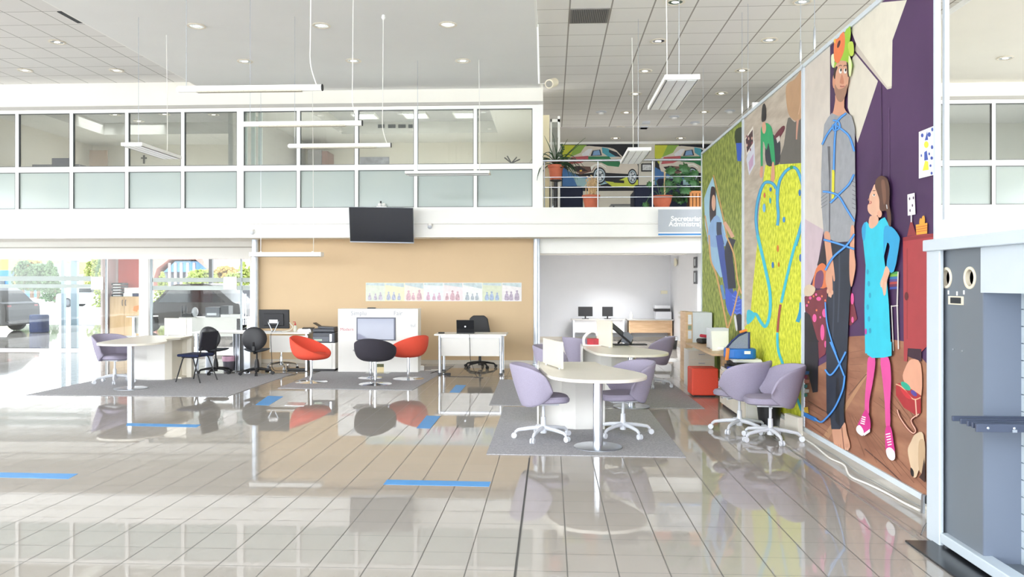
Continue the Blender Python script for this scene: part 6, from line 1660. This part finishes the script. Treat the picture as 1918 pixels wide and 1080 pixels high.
panel_lamp('large flat panel pendant nearest in front of the tiled ceiling', a.x, b.x, a.y, c.y, 3.66, hook=HT)
a = G(1176, 282, 3.66); b = G(1220, 282, 3.66); c = G(1161, 307, 3.66)
panel_lamp('small flat panel pendant before the lounge murals', a.x, b.x, a.y, c.y, 3.66, hook=HT)
a = G(226, 273, 3.68); b = G(267, 273, 3.68); c = G(315, 298, 3.68)
panel_lamp('flat panel pendant at left before the office glazing', a.x, b.x, a.y, c.y, 3.68, hook=HL)
y = 13.6; a = P(758, 325, y); b = P(917, 322, y)
panel_lamp('flat panel pendant crossing the frosted panes above the television', a.x, b.x, y, y + .30, a.z, 'x')
y = 15.3; a = P(466, 480, y); b = P(601, 480, y)
t = panel_lamp('low white lamp hung before the steel column and tan wall', a.x, b.x, y, y + .22, a.z, 'x', hook=HC, th=.085)

# ================================================================== BEYOND THE LEFT GLAZING
t = thing('wooden_cabinet', 'beech two-door cabinet with an orange note in the red alcove', 'cabinet', P(232, 620, YA - .3), world=True)
yw = YA - .55
t.location = (P(232, 620, yw).x, yw, 0); t['_w'] = tuple(t.location)
k0, k1 = P(206, 600, yw).x, P(261, 600, yw).x; kz = P(232, 555, yw).z
BEECH = two_tone('beech', 'C9A577', 'D9B98D', 2.5, .45, (3, 3, .5))
MB().box(k0, k1, yw, yw + .45, .0, kz).build('carcass', BEECH, t, bevel=.003)
km = (k0 + k1) / 2
for x0, x1, hx in ((k0 + .005, km - .004, km - .05), (km + .004, k1 - .005, km + .05)):
    d = MB().box(x0, x1, yw - .02, yw, .12, kz - .03).build('door', BEECH, t, bevel=.002)
    h_ = MB().tube(cr([(hx, yw - .02, kz - .10), (hx, yw - .05, kz - .14), (hx, yw - .05, kz - .24), (hx, yw - .02, kz - .28)], 4, False), .009, 6).build('handle', DGREY, d, smooth=True); fixh(d, t)
MB().box(k0, k1, yw - .01, yw + .01, 0, .10).build('plinth', mat('grey_plinth', 'B9BABB', .5, nz=.02), t)
tag(MB().vprism([(km + .30, kz - .30), (km + .50, kz - .26), (km + .52, kz - .42), (km + .42, kz - .40), (km + .40, kz - .47), (km + .28, kz - .43)], yw - .026, yw - .021).build('orange_note', mat('orange_paper', 'F28A4A', .7, nz=.03)), 'orange paper note stuck on the beech cabinet door', 'note')
# tray stack and boxes on top
tx0, tx1 = P(208, 550, yw).x, P(233, 550, yw).x
for k in range(5):
    z = kz + k * .085
    t = thing('letter_tray', 'black letter tray, ' + ('lowest', 'second lowest', 'middle', 'second highest', 'highest')[k] + ' of the stack on the beech cabinet', 'tray', ((tx0 + tx1) / 2, yw + .2, z), world=True, group='black letter trays on the beech cabinet')
    MB().box(tx0 + .03 * (k % 2), tx1 - .08, yw + .02, yw + .36, z, z + .01).box(tx0 + .03 * (k % 2), tx0 + .03 * (k % 2) + .01, yw + .02, yw + .36, z, z + .075).box(tx1 - .09, tx1 - .08, yw + .02, yw + .36, z, z + .075).box(tx0, tx1 - .08, yw + .35, yw + .36, z, z + .075).build('tray_body', BLK, t)
    MB().box(tx0 + .06, tx1 - .12, yw + .0, yw + .3, z + .012, z + .04).build('paper_stack', mat('paper', 'F2F2F2', .7), t)
bx0, bx1 = P(229, 550, yw).x, P(259, 550, yw).x
tag(MB().box(bx0 + .05, bx1, yw + .02, yw + .35, kz + .10, kz + .27).build('carton', mat('striped_carton', 'E6DADC', .6, nz=.25, sc=4)), 'white and red carton on top of the beech cabinet', 'box')
tag(MB().box(bx0 + .02, bx0 + .3, yw + .02, yw + .35, kz, kz + .10).build('paper_ream', mat('paper', 'F2F2F2', .7)), 'ream of paper under the carton on the beech cabinet', 'paper')
tag(MB().box(bx0 + .32, bx1, yw + .0, yw + .35, kz, kz + .09).build('binder_box', mat('navy_binder', '22284A', .5, nz=.1)), 'navy box under the carton on the beech cabinet', 'box')
# half desk at alcove's right
yh = YG + 1.2
a, b = P(236, 592, yh), P(262, 592, yh)
t = thing('desk', 'white half-hidden desk beyond the glass beside the beech cabinet', 'desk', ((a.x + b.x) / 2, yh, 0), world=True)
MB().box(a.x, b.x + .2, yh, yh + .6, a.z - .03, a.z).build('desktop', LAM, t)
MB().box(a.x + .15, b.x + .15, yh + .1, yh + .12, .35, a.z - .03).build('front_panel', LAM, t)
MB().box(a.x + .16, a.x + .22, yh + .02, yh + .08, 0, a.z - .03).build('leg', ALU, t)
# long desk behind the glass with printer
yh = YG + .9
a, b = P(335, 594, yh), P(468, 594, yh)
t = thing('desk', 'long white desk behind the glass carrying a small printer', 'desk', ((a.x + b.x) / 2, yh, 0), world=True)
MB().box(a.x, b.x, yh, yh + .7, a.z - .03, a.z).build('desktop', LAM, t)
MB().box(a.x + .3, b.x - .4, yh + .1, yh + .12, .3, a.z - .03).build('front_panel', LAM, t)
for x in (a.x + .05, b.x - .1): MB().box(x, x + .05, yh + .05, yh + .6, 0, a.z - .03).build('leg', ALU, t)
zd = a.z
q0, q1 = P(386, 590, yh + .2), P(421, 577, yh + .2)
t = thing('printer', 'small black printer on the desk behind the glass', 'printer', ((q0.x + q1.x) / 2, yh + .3, zd), world=True)
MB().box(q0.x, q1.x - .12, yh + .15, yh + .5, zd, zd + .26).build('body', DGREY, t, bevel=.01)
MB().box(q0.x + .05, q1.x - .2, yh + .13, yh + .15, zd + .05, zd + .11).build('paper_slot', LPLA, t)
MB().box(q1.x - .12, q1.x + .1, yh + .2, yh + .5, zd, zd + .3).build('side_unit', BLK, t, bevel=.01)
for k, (u, w, h, c, lab) in enumerate(((338, .12, .30, 'BLK', 'dark bottles standing at the left end of the desk behind the glass'), (351, .25, .10, 'BLK', 'flat black box on the desk behind the glass'), (362, .16, .26, 'W', 'crumpled white bag on the desk behind the glass'), (432, .5, .07, 'W', 'white papers on the desk behind the glass'))):
    x = P(u, 590, yh + .2).x
    if c == 'W' and k == 2: o = MB().ell((x, yh + .3, zd + h / 2), (w / 2, .1, h / 2), 10, 8).build('white_bag', LPLA)
    elif k == 0: o = MB().lathe([(.03, 0), (.03, .2), (.012, .25), (.012, .3)], (x, yh + .3, zd), 10).lathe([(.03, 0), (.03, .22), (.012, .28), (.012, .32)], (x + .09, yh + .32, zd), 10).build('desk_bottles', BLK)
    else: o = MB().box(x - w / 2, x + w / 2, yh + .15, yh + .4, zd, zd + h).build('desk_papers' if k == 3 else 'flat_box', MATS['paper'] if k == 3 else BLK)
    tag(o, lab, ('bottles', 'box', 'bag', 'papers')[k])
for (u, v, rz, lab) in ((354, 641, 30, 'dark chair back behind the glass near the divider screen'), (455, 640, 190, 'dark chair behind the glass near the door pulls')):
    dup(K1, G(u, v), R(rz), lab, 'chairs behind the glass').location = Vector((P(u, 600, yh + 1.2).x, yh + 1.6 if v == 641 else yh + 1.15, 0))
# outer mullions of the far facade
YF = 31.0
m_ = []
for i, (u, w) in enumerate(((117, .12), (138, .26))):
    x = P(u, 560, YF).x
    struct(MB().box(x - w / 2, x + w / 2, YF, YF + .15, 0, 4).build('trim_15' if i == 0 else 'trim_16', mat('facade_mullion', '5E6E76', .4, .2, nz=.02)))
x = P(394, 500, YF).x
struct(MB().box(x - .07, x + .07, YF, YF + .15, 0, 4).build('trim_17', mat('dark_mullion', '202226', .5, nz=.02)))
# ---- cars
def car(label, loc, rz, body, L=4.4, W=1.8, Ht=1.55, suv=True, group=None):
    t = thing('car', label, 'car', loc, rz)
    Bm = body; hl = L / 2
    side = [(-hl, .35), (-hl + .02, .75), (-hl + .15, .95), (-hl + .95, 1.03), (-hl + 1.55, Ht - .06), (-hl + 2.1, Ht), (hl - 1.0, Ht - .02), (hl - .25, 1.05), (hl - .02, .95), (hl, .4), (hl - .1, .25), (-hl + .1, .25)]
    m = MB()
    m.vprism(cr(side, 3), -W / 2, W / 2)
    m.build('body', Bm, t, bevel=.06, seg=3, fix=True)
    gl = [(-hl + 1.12, 1.04), (-hl + 1.62, Ht - .12), (hl - 1.1, Ht - .10), (hl - .5, 1.04)]
    for s in (-1, 1):
        MB().vprism(gl, s * (W / 2 + .004) - .004, s * (W / 2 + .004) + .004).build('side_window', mat('car_glass', '14181A', .08, nz=.05, sc=3), t)
    for x in (-hl + .82, hl - .82):
        for s in (-1, 1):
            w = MB().lathe([(.0, -.1), (.22, -.1), (.33, -.09), (.34, 0), (.33, .09), (.22, .1), (0, .1)], (x, s * (W / 2 - .08), .34), 24, ax='y').build('wheel', mat('tyre', '1B1B1D', .8, nz=.1, sc=20), t, smooth=True)
            MB().lathe([(.0, s * .105), (.2, s * .105), (.21, s * .10)], (x, s * (W / 2 - .08), .34), 16, ax='y').build('rim', mat('dull_rim', '4A4C50', .5, .5, nz=.05), w)
    for s in (-1, 1):
        MB().cbox((-hl + .06, s * (W / 2 - .28), .78), (.1, .36, .14)).build('headlamp', mat('headlamp_glass', 'DDE6EE', .1, nz=.05), t, bevel=.02)
        MB().cbox((hl - .06, s * (W / 2 - .2), .85), (.1, .22, .2)).build('tail_lamp', mat('tail_red', '8C2020', .3, nz=.05), t, bevel=.02)
    return t
BRN = mat('brown_car_paint', '1C1612', .55, nz=.05, sc=2, coat=.0); GRYC = mat('taupe_car_paint', '35322E', .45, nz=.05, sc=2, coat=.1)
WHC = mat('white_car_paint', '8E9296', .2, nz=.02, sc=2, coat=.6)
p = G(5, 621); p = Vector((p.x - 1.5, p.y, 0))
car('dark brown car standing beyond the left glass wall', p, 0, BRN, L=4.5, W=1.8, Ht=1.62)
p = G(345, 622)
car('taupe car with long side windows behind the glass desk', Vector((p.x, p.y + .8, 0)), 0, GRYC, L=4.0, W=1.8, Ht=1.66)
p = G(442, 612); car('dark brown car facing the glass near the door pulls', Vector((p.x + .2, p.y + 2.5, 0)), R(75), BRN, L=4.2, Ht=1.6)
p = G(22, 565); car('white hatchback parked outside at left', Vector((p.x, 62, 0)), R(180), WHC, L=4.6, Ht=1.5)
p = G(160, 568); car('white car parked outside right of the grey mullion', Vector((P(175, 560, 55).x, 55, 0)), 0, WHC, L=4.4, Ht=1.45)
c = P(74, 600, 26.4)
tag(MB().prism(cr([(c.x - .24, 26.2), (c.x + .2, 26.25), (c.x + .26, 26.55), (c.x - .2, 26.6)], 3), 0, .62).build('blue_sack', mat('blue_sack', '1B2C58', .7, nz=.15, sc=6), bevel=.09, seg=3), 'dark blue bundle at the tail of the brown car', 'bundle')
# ---- outdoor ground, buildings, trees
struct(MB().box(-150, 90, 31.6, 220, -.14, -.02).build('ground', two_tone('pale_asphalt', 'C6C3BE', 'CFCCC7', .3, .9)))
struct(MB().box(-150, 150, -90, -4, -.14, -.02).build('ground', MATS['pale_asphalt']))
struct(MB().box(-120, -24, -4, 31.6, -.14, -.02).box(20, 120, -4, 31.6, -.14, -.02).build('ground', MATS['pale_asphalt']))
def bld(name, label, u0, u1, v0, y, d, m, parts=()):
    a, b = P(u0, v0, y), P(u1, v0, y)
    t = thing(name, label, 'building', ((a.x + b.x) / 2, y + d / 2, 0), world=True)
    MB().box(a.x, b.x, y, y + d, 0, a.z).build('walls', m, t)
    return t, a, b
t, a, b = bld('yellow_hall', 'pale yellow box building far left outside', -60, 38, 485, 110, 20, mat('yellow_cladding', '8A7A3C', .6, nz=.02))
t, a, b = bld('blue_hall', 'low blue building outside below the yellow one', -60, 22, 506, 88, 5, mat('blue_cladding', '2C5C92', .5, nz=.05))
MB().box(b.x - 1.8, b.x - .8, 87.9, 88, 1.3, 2.4).build('window', mat('far_window', '2E363C', .2, nz=.03), t)
t, a, b = bld('white_shed', 'small white house with grey roof outside between the trees', 30, 56, 512, 100, 8, mat('pale_render', '9A9DA0', .7, nz=.02))
MB().vprism([(a.x - .6, a.z), (b.x + .6, a.z + 1.4), (b.x + .6, a.z)], 99.5, 108).build('roof', mat('grey_roof', '5A5F63', .6, nz=.03), t)
t, a, b = bld('white_tank', 'white block outside beside the conifers', 76, 105, 513, 100, 6, mat('white_render', 'C0C0C0', .7, nz=.02))
# arched glass building with red roof
yb_b = 70
L0, Rr0 = P(262, 540, yb_b).x, P(402, 540, yb_b).x
def bp_(u, v): q = P(u, v, yb_b); return (q.x, q.z)
t = thing('arched_building', 'building outside with a blue arched glass front and sweeping red roof', 'building', ((L0 + Rr0) / 2, yb_b, 0), world=True)
MB().vprism([bp_(270, 545), bp_(262, 486), bp_(280, 470), bp_(375, 470), bp_(396, 502), bp_(396, 506), bp_(372, 486), bp_(322, 486), bp_(300, 503), bp_(294, 521), bp_(294, 545)], yb_b - .6, yb_b + 14).build('roof', mat('pale_red_roof', '8C6055', .7, nz=.05), t)
MB().vprism([bp_(306, 509), bp_(328, 489), bp_(371, 489), bp_(392, 505), bp_(392, 509)], yb_b, yb_b + .2).build('arched_window', mat('sky_blue_glass', '1C5C80', .15, nz=.12, sc=.5), t)
MB().vprism([bp_(294, 545), bp_(298, 508), bp_(392, 508), bp_(396, 545)], yb_b + .3, yb_b + 12).build('walls', mat('grey_wall_far', '5C656C', .5, nz=.03), t)
for u in (318, 329, 340, 352, 364):
    q = bp_(u, 500); MB().box(q[0] - .1, q[0] + .1, yb_b - .1, yb_b, 0, bp_(u, 492)[1]).build('mullion', mat('pink_mullion', 'D9A9A4', .5, nz=.02), t)
for u0, u1 in ((310, 317), (321, 328), (331, 339), (342, 351)):
    a_, b_ = bp_(u0, 511), bp_(u1, 522); MB().box(a_[0], b_[0], yb_b + .2, yb_b + .3, b_[1], a_[1]).build('window', mat('far_window', '6A7C8A'), t)
def tree(label, u, v0, y, w, m, conifer=True, group=None):
    top = P(u, v0, y); x, H_ = top.x, top.z
    t = thing('conifer' if conifer else 'broadleaf_tree', label, 'tree', (x, y, 0), world=True, group=group)
    MB().tube([(x, y, 0), (x, y, H_ * .5)], w * .06, 7).build('trunk', mat('bark', '6A5544', .9, nz=.2), t)
    rnd = random.Random(int(u * 7 + y)); f = MB()
    n = 420
    for k in range(n):
        h = rnd.random() ** (1.2 if conifer else .8)
        if conifer: r = w * (1 - h) ** .7 * .5 + .05; z = H_ * (.08 + .92 * h)
        else: r = w * .5 * math.sqrt(max(0, 1 - (2 * h - .9) ** 2 / 1.3)) + .05; z = H_ * (.25 + .75 * h)
        a_ = rnd.uniform(0, 2 * PI); rr = r * math.sqrt(rnd.random()) 
        c = Vector((x + rr * math.cos(a_), y + rr * math.sin(a_), z)); s = w * rnd.uniform(.04, .09)
        d1 = Vector((rnd.uniform(-1, 1), rnd.uniform(-1, 1), rnd.uniform(-1, 1))).normalized(); d2 = d1.orthogonal().normalized(); d3 = d1.cross(d2)
        f.add([c + d1 * s, c + d2 * s, c - d1 * s, c - d2 * s, c + d3 * s, c - d3 * s], [(0, 1, 4), (1, 2, 4), (2, 3, 4), (3, 0, 4), (1, 0, 5), (2, 1, 5), (3, 2, 5), (0, 3, 5)])
    f.build('crown', m, t)
TG1 = mat('conifer_green', '3E4F30', .9, nz=.2, sc=2); TG2 = mat('yellow_green', '666E2E', .9, nz=.2, sc=2); TY1 = mat('autumn_gold', '7C6430', .9, nz=.15, sc=2)
for u, v0, y, w, m, cf, lab in ((44, 489, 75, 2.0, TG1, False, 'loose green tree outside right of the yellow building'), (60, 488, 88, 3.6, TY1, False, 'autumn golden tree outside at left'), (72, 495, 82, 2.8, TG1, False, 'green round tree outside left of the white block'),
                               (94, 488, 70, 1.8, TG1, True, 'slim conifer outside before the white block'), (103, 500, 63, 1.4, TG1, True, 'short conifer outside right of the white block'), (176, 486, 80, 1.8, TG2, False, 'yellow green tree outside beyond the notice sheet'),
                               (188, 484, 60, 1.4, TG1, True, 'dark slim conifer outside left of the alcove'), (195, 488, 49, 1.3, TG2, True, 'pale slim conifer outside beside the alcove'),
                               (304, 510, 55, 1.2, TG2, True, 'small yellow conifer before the arched building, left'), (360, 509, 49, 2.0, TG2, True, 'yellow green conifer before the arched building'),
                               (380, 507, 55, 2.4, TG2, False, 'light green bush before the arched building'), (408, 496, 90, 3.2, TG1, False, 'grey green tree outside right of the dark mullion'), (423, 500, 66, 2.6, TY1, False, 'golden autumn tree outside behind the notice'),
                               (436, 512, 60, 1.6, TG2, False, 'small green bush outside beside the golden tree'), (455, 492, 58, 1.8, TG2, True, 'tall columnar conifer outside by the door pulls'), (469, 498, 60, 1.1, TG2, True, 'narrow conifer outside next to the steel column')):
    tree(lab, u, v0, y, w, m, cf, 'trees outside the glazing')

# ================================================================== LIGHT
w = bpy.data.worlds.new('World'); SC.world = w; w.use_nodes = True
nt = w.node_tree; bg = nt.nodes['Background']
tc = nt.nodes.new('ShaderNodeTexCoord'); sp = nt.nodes.new('ShaderNodeSeparateXYZ'); rp = nt.nodes.new('ShaderNodeValToRGB')
rp.color_ramp.elements[0].position = 0.0; rp.color_ramp.elements[0].color = (.96, .985, 1.0, 1)
rp.color_ramp.elements[1].position = .6; rp.color_ramp.elements[1].color = (.78, .88, 1.0, 1)
nt.links.new(tc.outputs['Generated'], sp.inputs[0]); nt.links.new(sp.outputs[2], rp.inputs[0]); nt.links.new(rp.outputs[0], bg.inputs[0])
bg.inputs[1].default_value = 6.0
def area(name, loc, sx, sy, pw, rot=(0, 0, 0), col=(1, 1, 1), shape='RECTANGLE'):
    l = bpy.data.lights.new(name, 'AREA'); l.shape = shape; l.size = sx; l.size_y = sy; l.energy = pw; l.color = col
    o = bpy.data.objects.new(name, l); COL.objects.link(o); o.location = loc; o.rotation_euler = rot
    return o
LMP = (1, .985, .96)
# area lights added to brighten the rooms; most have no fixture at their place
def lamp(loc, pw):
    area('room_fill_light', loc, 1.1, 1.1, pw).data.spread = R(115)
for p in OFL: lamp((p.x, p.y, p.z - .06), 22)
for x in (-4.8, -3.6, -2.4):
    for y in (18.1, 19.1): lamp((x + .1, y, 5.88), 24)
for x, y, z, pw in ((.9, 20.2, 5.0, 11), (2.4, 20.2, 5.0, 11), (3.9, 20.2, 5.0, 11), (1.2, 20.4, 2.3, 34), (1.6, 22.4, 2.3, 36), (2.6, 18.6, 2.3, 24), (8, 18, 5.1, 45), (10, 18, 5.1, 45), (-13, 18, 2.2, 18), (-11, 18.2, 2.2, 18), (-8.5, 18.3, 2.2, 24), (-11.6, 22.6, 2.3, 26), (-9, 22.5, 2.3, 30)):
    lamp((x, y, z), pw)

# ================================================================== CAMERA AND COLOUR
cam = bpy.data.cameras.new('Camera'); co = bpy.data.objects.new('Camera', cam); COL.objects.link(co)
co.location = (0, 0, CH); co.rotation_euler = (PI / 2, 0, TH); cam.sensor_width = 36; cam.lens = F / 1918 * 36; cam.shift_y = -(540 - HY) / 1918
cam.clip_end = 500
SC.camera = co
vs = SC.view_settings; vs.view_transform = 'Standard'; vs.look = 'None'; vs.gamma = 1; vs.use_curve_mapping = False; vs.exposure = 0.56
SC.cycles.max_bounces = 10; SC.cycles.diffuse_bounces = 5; SC.cycles.glossy_bounces = 5; SC.cycles.transparent_max_bounces = 16
SC.cycles.use_denoising = True; SC.cycles.sample_clamp_indirect = 8; SC.cycles.caustics_reflective = False; SC.cycles.caustics_refractive = False
